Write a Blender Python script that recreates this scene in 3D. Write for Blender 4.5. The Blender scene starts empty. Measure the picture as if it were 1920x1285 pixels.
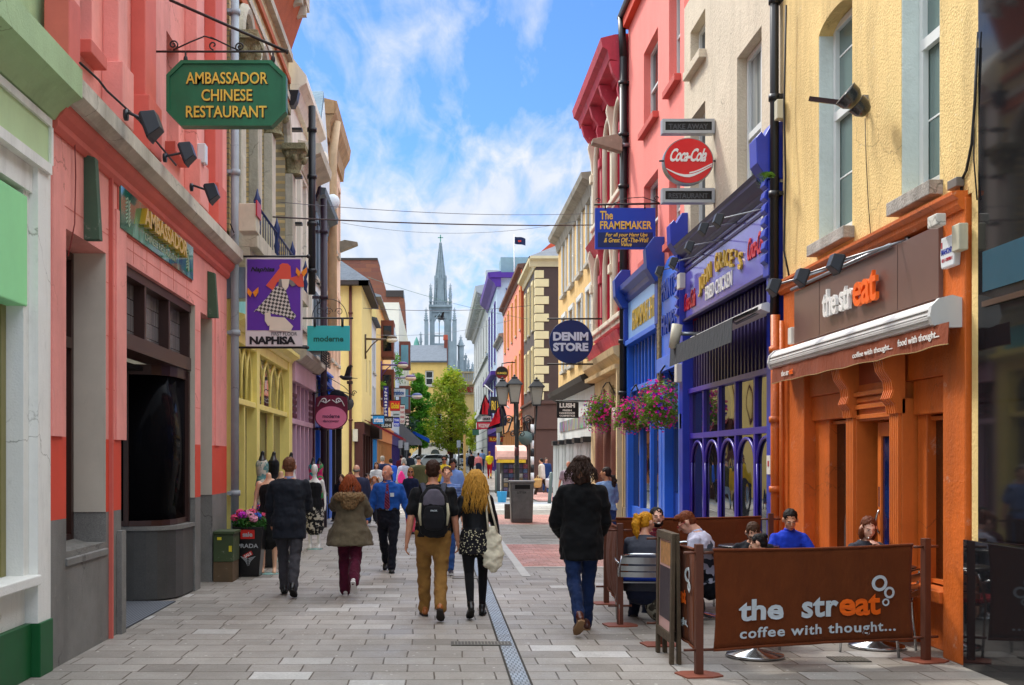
EXPO=1.3; SUNE=1.5; SKYS=.10; ZEN=3.6; CLOUDB=4.0; SKYT=(.33,.50,.78,1)
import bpy, bmesh, math, random
from mathutils import Vector, Matrix, Euler
random.seed(7)
F=2200.0; VX=820.0; VY=860.0; H=1.7
XR=4.34; XL=-3.1
sc=bpy.context.scene; col=sc.collection
rad=math.radians
def W(px,py,D): return Vector(((px-VX)*D/F, D, H-(py-VY)*D/F))
def R(px,py,c=XR):
    s=(px-VX)/c; return F/s, H+(VY-py)/s
def L(px,py,c=XL): return R(px,py,c)
def lin(h):
    h=h.lstrip('#'); o=[]
    for i in (0,2,4):
        c=int(h[i:i+2],16)/255; o.append(c/12.92 if c<=.04045 else ((c+.055)/1.055)**2.4)
    return o+[1.0]
# ---------------------------------------------------------------- frames: (u,v,w) -> world ; w is outwards
def FL(c=XL): return lambda u,v,w: Vector((c+w,u,v))
def FR(c=XR): return lambda u,v,w: Vector((c-w,u,v))
def FF(c): return lambda u,v,w: Vector((u,c-w,v))      # faces the viewer
def FB(c): return lambda u,v,w: Vector((u,c+w,v))
def FG(z=0): return lambda u,v,w: Vector((u,v,z+w))
ID=lambda x,y,z: Vector((x,y,z))
def FX(o,ang):                                          # local frame turned about z: u right, v up, w towards viewer
    c,s=math.cos(ang),math.sin(ang); o=Vector(o)
    return lambda u,v,w: o+Vector((u*c+w*s,u*s-w*c,v))
TXT={}
def text_geo(s,bold=0.0,sp=1.0):
    k=(s,bold,sp)
    if k in TXT: return TXT[k]
    cu=bpy.data.curves.new('t','FONT'); cu.body=s; cu.offset=bold; cu.extrude=0.5; cu.resolution_u=3; cu.space_character=sp
    ob=bpy.data.objects.new('t',cu); col.objects.link(ob)
    me=ob.to_mesh(); v=[tuple(p.co) for p in me.vertices]; f=[tuple(p.vertices) for p in me.polygons]
    ob.to_mesh_clear(); bpy.data.objects.remove(ob); bpy.data.curves.remove(cu)
    xs=[p[0] for p in v]; ys=[p[1] for p in v]
    r=(v,f,min(xs),max(xs),min(ys),max(ys)); TXT[k]=r; return r
SPLIT={'sill','end_cap','reveal','window_reveal','ball_finial','plinth','glazing_bar','awning_arm','balcony_rail','brick_band','butterfly_picture','coping','drain_edge','hem_rod','hook','mullion','pilaster','rod','panel_joint','ridge','sticker','moulding','bay_frame','figure_picture','hair_picture','tracery','buttress','stone_quoin'}
class MB:
    def __init__(s): s.v=[]; s.f=[]; s.mi=[]; s.sm=[]; s.cur=0; s.smooth=False
    def add(s,vs,fs):
        b=len(s.v); s.v+= [Vector(p) for p in vs]
        for f in fs: s.f.append([b+i for i in f]); s.mi.append(s.cur); s.sm.append(s.smooth)
        return s
    def box(s,fr,u0,u1,v0,v1,w0,w1):
        P=[fr(u,v,w) for w in (w0,w1) for v in (v0,v1) for u in (u0,u1)]
        return s.add(P,[(0,1,3,2),(4,6,7,5),(0,4,5,1),(2,3,7,6),(0,2,6,4),(1,5,7,3)])
    def quad(s,*p): return s.add(p,[tuple(range(len(p)))])
    def poly(s,fr,pts,w0,w1):
        n=len(pts); P=[fr(u,v,w0) for u,v in pts]+[fr(u,v,w1) for u,v in pts]
        return s.add(P,[tuple(range(n)),tuple(range(2*n-1,n-1,-1))]+[(i,(i+1)%n,n+(i+1)%n,n+i) for i in range(n)])
    def prof(s,fr,pts,u0,u1):                            # (w,v) profile swept along u
        n=len(pts); P=[fr(u0,v,w) for w,v in pts]+[fr(u1,v,w) for w,v in pts]
        return s.add(P,[tuple(range(n)),tuple(range(2*n-1,n-1,-1))]+[(i,(i+1)%n,n+(i+1)%n,n+i) for i in range(n)])
    def rings(s,rs,cap=True):
        n=len(rs[0]); P=[p for r in rs for p in r]; fs=[]
        for k in range(len(rs)-1):
            for i in range(n):
                j=(i+1)%n; fs.append((k*n+i,k*n+j,(k+1)*n+j,(k+1)*n+i))
        if cap: fs+= [tuple(range(n-1,-1,-1)),tuple((len(rs)-1)*n+i for i in range(n))]
        return s.add(P,fs)
    def tube(s,pts,r,n=8,cap=True):
        pts=[Vector(p) for p in pts]; rr=r if isinstance(r,(list,tuple)) else [r]*len(pts); rs=[]; x=None
        for i,p in enumerate(pts):
            t=(pts[min(i+1,len(pts)-1)]-pts[max(i-1,0)])
            if t.length<1e-9: t=Vector((0,0,1))
            t.normalize()
            if x is None: x=t.orthogonal().normalized()
            x=(x-t*x.dot(t)); 
            if x.length<1e-6: x=t.orthogonal()
            x.normalize(); y=t.cross(x)
            rs.append([p+(x*math.cos(a)+y*math.sin(a))*rr[i] for a in [2*math.pi*k/n for k in range(n)]])
        return s.rings(rs,cap)
    def lathe(s,c,prof,n=16,fr=None):                    # prof (r,z)
        c=Vector(c)
        return s.rings([[c+Vector((r*math.cos(a),r*math.sin(a),z)) for a in [2*math.pi*(k+.5)/n for k in range(n)]] for r,z in prof])
    def loft(s,rs,side=(1,0,0),n=14,cap=3):              # rs: (p,a,b); a along side
        side=Vector(side); pts=[Vector(r[0]) for r in rs]; out=[]
        def ring(p,t,a,b):
            x=side-t*side.dot(t)
            if x.length<1e-3: x=t.orthogonal()
            x.normalize(); y=t.cross(x)
            return [p+x*math.cos(q)*a+y*math.sin(q)*b for q in [2*math.pi*k/n for k in range(n)]]
        m=len(rs)
        for i in range(m):
            t=(pts[min(i+1,m-1)]-pts[max(i-1,0)]).normalized()
            a,b=rs[i][1],rs[i][2]
            if i==0 and cap:
                t0=(pts[1]-pts[0]).normalized()
                for k in range(1,cap+1):
                    q=math.pi/2*k/(cap+1); sc_=math.sin(q); out.append(ring(pts[0]-t0*math.cos(q)*min(a,b),t0,a*sc_,b*sc_))
            out.append(ring(pts[i],t,a,b))
            if i==m-1 and cap:
                t0=(pts[-1]-pts[-2]).normalized()
                for k in range(cap,0,-1):
                    q=math.pi/2*k/(cap+1); sc_=math.sin(q); out.append(ring(pts[-1]+t0*math.cos(q)*min(a,b),t0,a*sc_,b*sc_))
        return s.rings(out)
    def ell(s,c,rx,ry,rz,m=None,nu=14,nv=9):
        c=Vector(c); rs=[]
        for j in range(1,nv):
            t=math.pi*j/nv; rg=[]
            for i in range(nu):
                p=2*math.pi*i/nu; q=Vector((rx*math.sin(t)*math.cos(p),ry*math.sin(t)*math.sin(p),-rz*math.cos(t)))
                rg.append(c+(m@q if m else q))
            rs.append(rg)
        return s.rings(rs)
    def text(s,fr,t,u0,u1,v0,v1,w,d=.01,bold=0.0,sp=1.0,keep=False,shear=0):
        v,f,a,b,c,e=text_geo(t,bold,sp)
        su=(u1-u0)/(b-a); sv=(v1-v0)/(e-c)
        if keep:
            k=min(abs(su),abs(sv)); um=(u0+u1)/2; hw=k*(b-a)/2*(1 if su>0 else -1); u0,u1=um-hw,um+hw; su=(u1-u0)/(b-a); vm=(v0+v1)/2; sv=k; v0=vm-k*(e-c)/2
        return s.add([fr(u0+(x-a)*su+shear*(y-c)*sv*(1 if su>0 else -1),v0+(y-c)*sv,w+(z+.5)*d) for x,y,z in v],f)
    def build(s,name,mats,parent=None,bevel=0,remesh=0,smooth=False,disp=0,dscale=.08,sub=0,smi=0,recalc=True):
        if parent is not None and name in SPLIT:
            p=list(range(len(s.v)))
            def fd(i):
                while p[i]!=i: p[i]=p[p[i]]; i=p[i]
                return i
            for f in s.f:
                for i in f[1:]: p[fd(i)]=fd(f[0])
            gr={}
            for k,f in enumerate(s.f): gr.setdefault(fd(f[0]),[]).append(k)
            if 1<len(gr)<60:
                it=[]
                for ks in gr.values():
                    vs=[s.v[i] for k in ks for i in s.f[k]]; it.append([[min(c[j] for c in vs) for j in range(3)],[max(c[j] for c in vs) for j in range(3)],ks])
                ch=True
                while ch:
                    ch=False
                    for a in range(len(it)):
                        for b in range(a+1,len(it)):
                            A,B=it[a],it[b]
                            if all(A[0][j]-.012<=B[1][j] and B[0][j]-.012<=A[1][j] for j in range(3)):
                                it[a]=[[min(x,y) for x,y in zip(A[0],B[0])],[max(x,y) for x,y in zip(A[1],B[1])],A[2]+B[2]]; it.pop(b); ch=True; break
                        if ch: break
                gr={i:t[2] for i,t in enumerate(it)}
            if 1<len(gr)<9:
                for ks in gr.values():
                    q=MB(); mp={}
                    for k in ks:
                        for i in s.f[k]:
                            if i not in mp: mp[i]=len(q.v); q.v.append(s.v[i])
                        q.f.append([mp[i] for i in s.f[k]]); q.mi.append(s.mi[k]); q.sm.append(s.sm[k])
                    o=q._b(name,mats,parent,bevel,remesh,smooth,disp,dscale,sub,smi,recalc)
                return o
        return s._b(name,mats,parent,bevel,remesh,smooth,disp,dscale,sub,smi,recalc)
    def _b(s,name,mats,parent=None,bevel=0,remesh=0,smooth=False,disp=0,dscale=.08,sub=0,smi=0,recalc=True):
        me=bpy.data.meshes.new(name); o=bpy.data.objects.new(name,me); col.objects.link(o)
        org=Vector((0,0,0))
        if parent is not None:
            o.parent=parent; mi=parent.matrix_world.inverted() if False else None
            org=parent['_o'] if '_o' in parent else Vector((0,0,0)); org=Vector(org)
        else:
            if s.v:
                xs=[p.x for p in s.v]; ys=[p.y for p in s.v]; zs=[p.z for p in s.v]
                org=Vector(((min(xs)+max(xs))/2,(min(ys)+max(ys))/2,min(zs))); o.location=org
        me.from_pydata([p-org for p in s.v],[],s.f)
        o['_o']=list(org)
        if not isinstance(mats,(list,tuple)): mats=[mats]
        for m in mats: me.materials.append(m)
        me.polygons.foreach_set('material_index',s.mi)
        me.polygons.foreach_set('use_smooth',[True]*len(s.f) if smooth else s.sm)
        me.update()
        if recalc:
            bm=bmesh.new(); bm.from_mesh(me); bmesh.ops.recalc_face_normals(bm,faces=bm.faces); bm.to_mesh(me); bm.free()
        if remesh:
            m=o.modifiers.new('r','REMESH'); m.mode='VOXEL'; m.voxel_size=remesh; m.use_smooth_shade=True
            if smi:
                m=o.modifiers.new('s','SMOOTH'); m.factor=.5; m.iterations=smi
        if sub:
            m=o.modifiers.new('u','SUBSURF'); m.levels=m.render_levels=sub
        if disp:
            m=o.modifiers.new('d','DISPLACE'); m.texture=clouds(dscale); m.strength=disp; m.mid_level=.5; m.texture_coords='GLOBAL'
        if bevel:
            m=o.modifiers.new('b','BEVEL'); m.width=bevel; m.segments=2; m.limit_method='ANGLE'; m.angle_limit=rad(40); m.harden_normals=False
        return o
TX={}
def clouds(sc_):
    if sc_ not in TX:
        t=bpy.data.textures.new('c','CLOUDS'); t.noise_scale=sc_; t.noise_depth=1; TX[sc_]=t
    return TX[sc_]
def thing(name,label,cat,loc=(0,0,0),group=None):
    o=bpy.data.objects.new(name,None); col.objects.link(o); o.location=loc; o['_o']=list(loc); o.empty_display_size=.1
    o['label']=label; o['category']=cat
    if group: o['group']=group
    return o
def tag(o,label,cat,group=None,kind=None):
    if label: o['label']=label
    if cat: o['category']=cat
    if group: o['group']=group
    if kind: o['kind']=kind
    return o
def st(o,kind='structure'): o['kind']=kind; return o
def dup(root,delta,label=None,rz=0):
    r=root.copy(); col.objects.link(r); r.location=root.location+Vector(delta); r.rotation_euler.z+=rz
    if label: r['label']=label
    def rec(a,b):
        for ch in [c for c in a.children]:
            c=ch.copy(); col.objects.link(c); c.parent=b; rec(ch,c)
    rec(root,r); return r
# ---------------------------------------------------------------- materials
MC={}
class N:
    def __init__(s,name):
        s.m=bpy.data.materials.new(name); s.m.use_nodes=True; s.t=s.m.node_tree; s.n=s.t.nodes; s.l=s.t.links
        s.b=s.n['Principled BSDF']
    def new(s,t,**k):
        n=s.n.new(t)
        for a,b in k.items():
            if a[0]=='_': n.inputs[a[1:].replace('_',' ')].default_value=b
            else: setattr(n,a,b)
        return n
    def pos(s):
        if not hasattr(s,'_p'): s._p=s.new('ShaderNodeNewGeometry').outputs['Position']
        return s._p
    def map(s,scale=(1,1,1),swz=None,rot=None,src=None):
        src=src or s.pos()
        if swz:
            a=s.new('ShaderNodeSeparateXYZ'); s.l.new(src,a.inputs[0]); c=s.new('ShaderNodeCombineXYZ')
            for i,ch in enumerate(swz):
                if ch!='0': s.l.new(a.outputs['xyz'.index(ch)],c.inputs[i])
            src=c.outputs[0]
        m=s.new('ShaderNodeMapping'); m.inputs['Scale'].default_value=scale
        if rot: m.inputs['Rotation'].default_value=rot
        s.l.new(src,m.inputs[0]); return m.outputs[0]
    def noise(s,scale,src=None,detail=3,rough=.55,dist=0):
        n=s.new('ShaderNodeTexNoise'); n.inputs['Scale'].default_value=scale; n.inputs['Detail'].default_value=detail; n.inputs['Roughness'].default_value=rough; n.inputs['Distortion'].default_value=dist
        s.l.new(src or s.pos(),n.inputs['Vector']); return n.outputs[0]
    def ramp(s,src,stops,interp='LINEAR'):
        r=s.new('ShaderNodeValToRGB'); e=r.color_ramp.elements; r.color_ramp.interpolation=interp
        while len(e)<len(stops): e.new(.5)
        for i,(p,c) in enumerate(stops):
            e[i].position=p; e[i].color=c if not isinstance(c,(int,float)) else (c,c,c,1)
        s.l.new(src,r.inputs[0]); return r.outputs[0]
    def mix(s,a,b,f,mode='MIX'):
        m=s.new('ShaderNodeMix',data_type='RGBA',blend_type=mode)
        for v,i in ((f,0),(a,6),(b,7)):
            if hasattr(v,'links') or hasattr(v,'is_linked'): s.l.new(v,m.inputs[i])
            else: m.inputs[i].default_value=v
        return m.outputs[2]
    def bump(s,h,dist=.01,strength=1,prev=None):
        b=s.new('ShaderNodeBump'); b.inputs['Distance'].default_value=dist; b.inputs['Strength'].default_value=strength
        s.l.new(h,b.inputs['Height'])
        if prev: s.l.new(prev,b.inputs['Normal'])
        return b.outputs[0]
    def out(s,c=None,n=None,r=None):
        for v,i in ((c,'Base Color'),(n,'Normal'),(r,'Roughness')):
            if v is None: continue
            if hasattr(v,'is_linked'): s.l.new(v,s.b.inputs[i])
            else: s.b.inputs[i].default_value=v
        return s.m
def M(name,h,rough=.65,var=.12,scale=2.5,bump=0,bs=60,spec=.4,metal=0,grime=0,gcol='#4a463c',emit=0,coat=0,fine=0):
    k=(name,h,rough,var,bump,bs,metal,grime,emit)
    if k in MC: return MC[k]
    n=N(name); c=lin(h); b=n.b
    b.inputs['Roughness'].default_value=rough; b.inputs['Metallic'].default_value=metal; b.inputs['Specular IOR Level'].default_value=spec
    if coat: b.inputs['Coat Weight'].default_value=coat; b.inputs['Coat Roughness'].default_value=.15
    co=c
    if var:
        v=n.ramp(n.noise(scale,detail=5,rough=.65),[(.25,1-var),(.75,1+var)]); co=n.mix(c,v,1,'MULTIPLY')
        # noise ramp clamps at 1: lift brighter side
    if grime:
        g=n.ramp(n.noise(1.6,n.map((1,1,.16)),detail=6,rough=.7),[(.48,0.0),(.75,grime)]); co=n.mix(co,lin(gcol),g)
        g2=n.ramp(n.noise(9,n.map((1,1,.35)),detail=4,rough=.8),[(.6,0.0),(.8,grime*.8)]); co=n.mix(co,lin(gcol),g2)
    if grime>=.3 and rough>=.45:
        vo=n.new('ShaderNodeTexVoronoi',feature='DISTANCE_TO_EDGE'); vo.inputs['Scale'].default_value=.8
        ad=n.new('ShaderNodeVectorMath',operation='MULTIPLY_ADD'); nz=n.new('ShaderNodeTexNoise'); nz.inputs['Scale'].default_value=3; nz.inputs['Detail'].default_value=6; n.l.new(n.pos(),nz.inputs[0]); n.l.new(nz.outputs[1],ad.inputs[0]); ad.inputs[1].default_value=(.5,.5,.5); n.l.new(n.pos(),ad.inputs[2]); n.l.new(ad.outputs[0],vo.inputs[0])
        cr=n.mix(n.ramp(vo.outputs[0],[(.0,.7),(.006,0.)]),(0,0,0,1),n.ramp(n.noise(.9,detail=2),[(.5,1.),(.58,0.)])); co=n.mix(co,lin(gcol),cr)
        b3=n.ramp(n.noise(5,detail=8,rough=.8),[(.60,0.),(.66,grime*.6)]); co=n.mix(co,lin('#d8d0c0'),b3) if grime>.33 else co
    if fine:
        v=n.ramp(n.noise(150,detail=2),[(.3,1-fine),(.7,1.0)]); co=n.mix(co,v,1,'MULTIPLY')
    nn=None
    if bump: nn=n.bump(n.noise(bs,detail=4),bump)
    if emit: b.inputs['Emission Color'].default_value=c; b.inputs['Emission Strength'].default_value=emit
    MC[k]=n.out(co,nn); return MC[k]
def brickmat(name,c1,c2,mort,bw,bh,swz='yz0',msize=.012,bump=.008,offs=.5,grime=.3,rough=.8,band=None):
    n=N(name); v=n.map(swz=swz); br=n.new('ShaderNodeTexBrick'); n.l.new(v,br.inputs['Vector'])
    for i,x in (('Scale',1),('Brick Width',bw),('Row Height',bh),('Mortar Size',msize),('Mortar Smooth',.2),('Bias',0)): br.inputs[i].default_value=x
    br.offset=offs; br.inputs['Color1'].default_value=lin(c1); br.inputs['Color2'].default_value=lin(c2); br.inputs['Mortar'].default_value=lin(mort)
    co=br.outputs['Color']; g=n.ramp(n.noise(2,n.map((1,1,.3)),detail=6,rough=.7),[(.4,0.0),(.8,grime)]); co=n.mix(co,lin('#4a463e'),g)
    bp=n.bump(br.outputs['Fac'],bump); bp.node.invert=True
    return n.out(co,n.bump(n.noise(50,detail=4),.004,prev=bp),rough)
def glassmat(name='window_glass',base='#0c1114',rough=.03,tint=None,curt=None,spec=.5):
    if name in MC: return MC[name]
    n=N(name); b=n.b; b.inputs['Roughness'].default_value=rough; b.inputs['Specular IOR Level'].default_value=spec; b.inputs['IOR'].default_value=1.5
    co=lin(base)
    if curt: co=n.mix(lin(base),lin(curt),n.ramp(n.noise(1.2,n.map((3,3,.3)),detail=2),[(.4,0.0),(.6,1.0)]))
    nn=n.bump(n.noise(1.3,detail=1),.012)
    MC[name]=n.out(co,nn); return MC[name]
# ---------------------------------------------------------------- building helpers
def facade(mb,fr,u0,u1,v0,v1,ops,body=7.0,rev=.16,arch_n=10):
    """wall sheet with openings (a,b,c,d,arch) , reveals, and a closed body behind"""
    us=sorted({u0,u1}|{x for o in ops for x in o[:2] if u0<x<u1}); vs=sorted({v0,v1}|{x for o in ops for x in o[2:4] if v0<x<v1})
    for i in range(len(us)-1):
        for j in range(len(vs)-1):
            cu,cv=(us[i]+us[i+1])/2,(vs[j]+vs[j+1])/2
            if any(o[0]<cu<o[1] and o[2]<cv<o[3] for o in ops): continue
            mb.quad(fr(us[i],vs[j],0),fr(us[i+1],vs[j],0),fr(us[i+1],vs[j+1],0),fr(us[i],vs[j+1],0))
    for o in ops:
        a,b,c,d=o[:4]; r=o[5] if len(o)>5 else rev
        mb.quad(fr(a,c,0),fr(a,d,0),fr(a,d,-r),fr(a,c,-r)); mb.quad(fr(b,c,0),fr(b,d,0),fr(b,d,-r),fr(b,c,-r))
        mb.quad(fr(a,c,0),fr(b,c,0),fr(b,c,-r),fr(a,c,-r)); mb.quad(fr(a,d,0),fr(b,d,0),fr(b,d,-r),fr(a,d,-r))
        h=o[4] if len(o)>4 else 0
        if h:
            m=(a+b)/2; hw=(b-a)/2
            pl=[(a,d)]+[(m-hw*math.cos(t),d-h+h*math.sin(t)) for t in [math.pi/2*k/arch_n for k in range(arch_n+1)]]
            mb.poly(fr,pl,-.001,-r); mb.poly(fr,[(a+b-x,y) for x,y in pl],-.001,-r)
    R_=max([ (o[5] if len(o)>5 else rev) for o in ops]+[rev])+.06
    if body:
        mb.box(fr,u0,u1,v0,v1,-R_,-body)
        for a in (u0,u1): mb.quad(fr(a,v0,0),fr(a,v1,0),fr(a,v1,-R_),fr(a,v0,-R_))
        mb.quad(fr(u0,v1,0),fr(u1,v1,0),fr(u1,v1,-R_),fr(u0,v1,-R_))
def window(par,fr,a,b,c,d,w=-.12,fm=None,gm=None,nx=1,nz=2,t=.05,sill=None,sm=None,arch=0,bar=.03,sillw=.12,mx=1):
    f=MB(); f.box(fr,a,a+t,c,d,w,w+.06); f.box(fr,b-t,b,c,d,w,w+.06); f.box(fr,a+t,b-t,c,c+t,w,w+.058); f.box(fr,a+t,b-t,d-t,d,w,w+.058)
    for i in range(1,nz): z=c+(d-c)*i/nz; f.box(fr,a+t,b-t,z-bar*.8,z+bar*.8,w,w+.055)
    for i in range(1,nx): x=a+(b-a)*i/nx; f.box(fr,x-bar/2,x+bar/2,c+t,d-t,w,w+.05)
    o=f.build('window',fm or M('white_paint','#d8dcda',.4,.05),par)
    g=MB(); g.box(fr,a+.004,b-.004,c+.004,d-.004,w-.03,w+.012); g.build('pane',gm or glassmat(),o)
    if sill:
        s=MB(); s.box(fr,a-.08,b+.08,c-sill,c-.002,-.1,sillw); s.build('sill',sm or M('sill_stone','#b9b4a8',.8,.2,bump=.004,grime=.5),o,bevel=.008)
    return o
def cornice(mb,fr,u0,u1,z,steps):
    """steps: list of (height, projection) going up from z"""
    for h,p in steps: mb.box(fr,u0-min(p,.15)*.0,u1,z,z+h-.002,0,p); z+=h
def downpipe(name,fr,u,z0,z1,mat,label=None,r=.05,w=.09,par=None,hopper=False,n=3):
    m=MB(); m.smooth=True; m.tube([fr(u,z0,w),fr(u,z1,w)],r,10)
    for i in range(n):
        z=z0+(z1-z0)*(i+.5)/n; m.tube([fr(u,z-.04,w),fr(u,z+.04,w)],r*1.35,10); m.smooth=False; m.box(fr,u-.09,u+.09,z-.025,z+.025,0,w*.6); m.smooth=True
    if hopper: m.smooth=False; m.prof(fr,[(0.01,z1+.3),(.24,z1+.3),(.2,z1+.1),(.14,z1-.02),(.02,z1-.02)],u-.14,u+.14)
    o=m.build('downpipe' if par else name,mat,par)
    if not par: tag(o,label,'drainpipe')
    return o
BL=M('black_iron','#15161a',.45,.1,spec=.5)
#
# ---------------------------------------------------------------- people
def cloth(h,var=.12,bump=.0015,bs=140,rough=.85,pat=None,pc='#ffffff',ps=30):
    k=('cloth',h,pat,pc,rough,ps)
    if k in MC: return MC[k]
    n=N('cloth'); c=lin(h); co=n.mix(c,n.ramp(n.noise(7,detail=4),[(.3,1-var),(.7,1+var)]),1,'MULTIPLY')
    if pat=='check':
        w=n.new('ShaderNodeTexWave',bands_direction='X'); w.inputs['Scale'].default_value=ps; n.l.new(n.map(),w.inputs[0])
        z=n.new('ShaderNodeTexWave',bands_direction='Z'); z.inputs['Scale'].default_value=ps; n.l.new(n.map(),z.inputs[0])
        co=n.mix(co,lin(pc),n.ramp(w.outputs[1],[(.5,0.),(.6,.55)])); co=n.mix(co,lin(pc),n.ramp(z.outputs[1],[(.5,0.),(.6,.55)]))
    if pat=='stripe':
        z=n.new('ShaderNodeTexWave',bands_direction='Z'); z.inputs['Scale'].default_value=ps; n.l.new(n.map(),z.inputs[0]); co=n.mix(co,lin(pc),n.ramp(z.outputs[1],[(.5,0.),(.6,.8)]))
    if pat=='diag':
        z=n.new('ShaderNodeTexWave',bands_direction='DIAGONAL'); z.inputs['Scale'].default_value=ps; n.l.new(n.map(),z.inputs[0]); co=n.mix(co,lin(pc),n.ramp(z.outputs[1],[(.7,0.),(.8,.6)]))
    if pat=='dots':
        v=n.new('ShaderNodeTexVoronoi'); v.inputs['Scale'].default_value=ps; n.l.new(n.pos(),v.inputs[0]); co=n.mix(lin(pc),co,n.ramp(v.outputs[0],[(.28,0.),(.34,1.)]))
    if pat=='leopard':
        v=n.noise(ps,detail=2); co=n.mix(co,lin(pc),n.ramp(v,[(.5,0.),(.56,1.)]))
    n.b.inputs['Sheen Weight'].default_value=.04; n.b.inputs['Specular IOR Level'].default_value=.2
    MC[k]=n.out(co,n.bump(n.noise(bs,detail=3),bump,prev=n.bump(n.noise(11,n.map((1,1,.6)),detail=3),.014)),rough); return MC[k]
def skinmat(h='#d9a184'):
    k=('skin',h)
    if k in MC: return MC[k]
    n=N('skin'); co=n.mix(lin(h),n.ramp(n.noise(18,detail=3),[(.3,.9),(.7,1.06)]),1,'MULTIPLY'); n.b.inputs['Subsurface Weight'].default_value=.12; n.b.inputs['Subsurface Radius'].default_value=(.02,.008,.004)
    MC[k]=n.out(co,None,.5); return MC[k]
def hairmat(h):
    k=('hair',h)
    if k in MC: return MC[k]
    n=N('hair'); v=n.noise(60,n.map((1,1,.12)),detail=4,rough=.7); co=n.mix(lin(h),n.ramp(v,[(.25,.5),(.8,1.25)]),1,'MULTIPLY'); n.b.inputs['Specular IOR Level'].default_value=.25
    MC[k]=n.out(co,n.bump(v,.01),.6); return MC[k]
RX=lambda a:Matrix.Rotation(rad(a),4,'X'); RY=lambda a:Matrix.Rotation(rad(a),4,'Y'); RZ=lambda a:Matrix.Rotation(rad(a),4,'Z'); TR=lambda *p:Matrix.Translation(Vector(p))
DN=Vector((0,0,-1))
TM=[(-.12,.150,.115),(0,.165,.12),(.12,.150,.110),(.25,.162,.116),(.38,.182,.120),(.455,.172,.104),(.505,.105,.078),(.55,.058,.060)]
TF=[(-.12,.165,.128),(0,.172,.125),(.14,.126,.098),(.27,.145,.116),(.36,.152,.122),(.445,.148,.095),(.495,.090,.068),(.54,.048,.052)]
def person(label,X,Y,yaw,Ht=1.75,fem=False,near=2,z0=0,skin='#d9a184',legs=((12,5),(-14,22)),arms=((-10,8,12),(12,8,15)),lean=2,twist=0,head=(0,0),seat=None,
           top=('shirt','#333333'),bot=('trousers','#222222'),shoe='#1a1512',hair=('short','#2a1a10'),face=True,group=None,beard=None,glasses=None,wide=1.0,sole=None,curl=35,hipyaw=0,iy=(0,0),shoeh=.0):
    k=Ht/1.75; root=thing('person',label,'person',(X,Y,z0),group)
    vox={3:.007,2:.010,1:.022,0:.035}[near]; lo=near<2
    T=RZ(hipyaw)@RX(-lean)@RZ(twist)
    tr=[(z,a*wide,b*wide) for z,a,b in (TF if fem else TM)]; sw=(.155 if fem else .19)*wide
    hipz=.91
    # legs
    J={}; mz=9
    for i,sd in enumerate((-1,1)):
        tp,kb=legs[i][:2]; ab=legs[i][2] if len(legs[i])>2 else (-2 if seat is None else 2)
        Mt=RZ(hipyaw)@RY(-ab*sd)@RX(tp); Ms=Mt@RX(-kb); h=Vector((.088*sd*wide,0,0)); h=RZ(hipyaw)@h
        kn=h+Mt@DN*.42; an=kn+Ms@DN*.41
        tot=tp-kb; fp=legs[i][3] if len(legs[i])>3 else (max(0,-tot-6) if tot<-6 else min(0,-(tot-4)*.6) )
        Mf=RZ(hipyaw-6*sd)@RX(-fp)
        heel=an+Mf@Vector((0,-.055,-.062)); toe=an+Mf@Vector((0,.185,-.066)); J[sd]=(h,kn,an,heel,toe,Mf,Mt,Ms); mz=min(mz,heel.z-.012,toe.z-.012)
    base=-mz if seat is None else seat
    off=Vector((0,0,base)); Mw=TR(X,Y,z0)@RZ(yaw)@Matrix.Scale(k,4)@TR(0,0,base)
    if seat is not None: Mw=TR(X,Y,z0)@RZ(yaw)@Matrix.Scale(k,4)@TR(0,0,seat/k)
    P=lambda v: Mw@Vector(v)
    A={}
    for i,sd in enumerate((-1,1)):
        sp,ab,eb=arms[i][:3]; i2=arms[i][3] if len(arms[i])>3 else 0
        Ma=T@RY(-ab*sd)@RX(sp); Me=Ma@RZ(i2*sd)@RX(eb); s=T@Vector((sd*sw*.90,0,.452))
        el=s+Ma@DN*(.27 if fem else .29); wr=el+Me@DN*(.235 if fem else .25); A[sd]=(s,el,wr,Ma,Me)
    side=(Mw.to_3x3()@(T.to_3x3()@Vector((1,0,0)))).normalized()
    def lf(mb,rs,sd_=None): mb.loft([(P(p),a*k,b*k) for p,a,b in rs],sd_ or side,n=12 if lo else 16,cap=2)
    hc=T@Vector((0,0,.53)); Hm=TR(*hc)@T.to_3x3().to_4x4()@RZ(head[0])@RX(-head[1]); hs=.96 if fem else 1.0
    HP=lambda x,y,z: P(Hm@Vector((x*hs,y*hs,z*hs)))
    H3=(Mw@Hm).to_3x3().normalized()
    c0=(0,.02,.145)
    def hell(mb,x,y,z,a,b,c): mb.ell(HP(c0[0]+x,c0[1]+y,c0[2]+z),a*k*hs,b*k*hs,c*k*hs,H3,14 if not lo else 10,9 if not lo else 7)
    # body
    b=MB(); lf(b,[(T@Vector((0,0,z)),a*.80,bb*.80) for z,a,bb in tr[:-2]]+[(T@Vector((0,0,z)),a*.85,bb*.9) for z,a,bb in tr[-2:]])
    lf(b,[(T@Vector((0,-.005,.48)),.052 if not fem else .043,.055 if not fem else .045),(Hm@Vector((0,.0,.06)),.052 if not fem else .042,.054 if not fem else .044),(Hm@Vector((0,.012,.12)),.05 if not fem else .042,.055 if not fem else .046)])
    for (x,y,z,a,bb,c) in ((0,-.014,.022,.074,.092,.092),(0,.018,-.03,.060,.076,.082),(0,.046,-.084,.036,.036,.03)): hell(b,x,y,z,a,bb,c)
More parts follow.
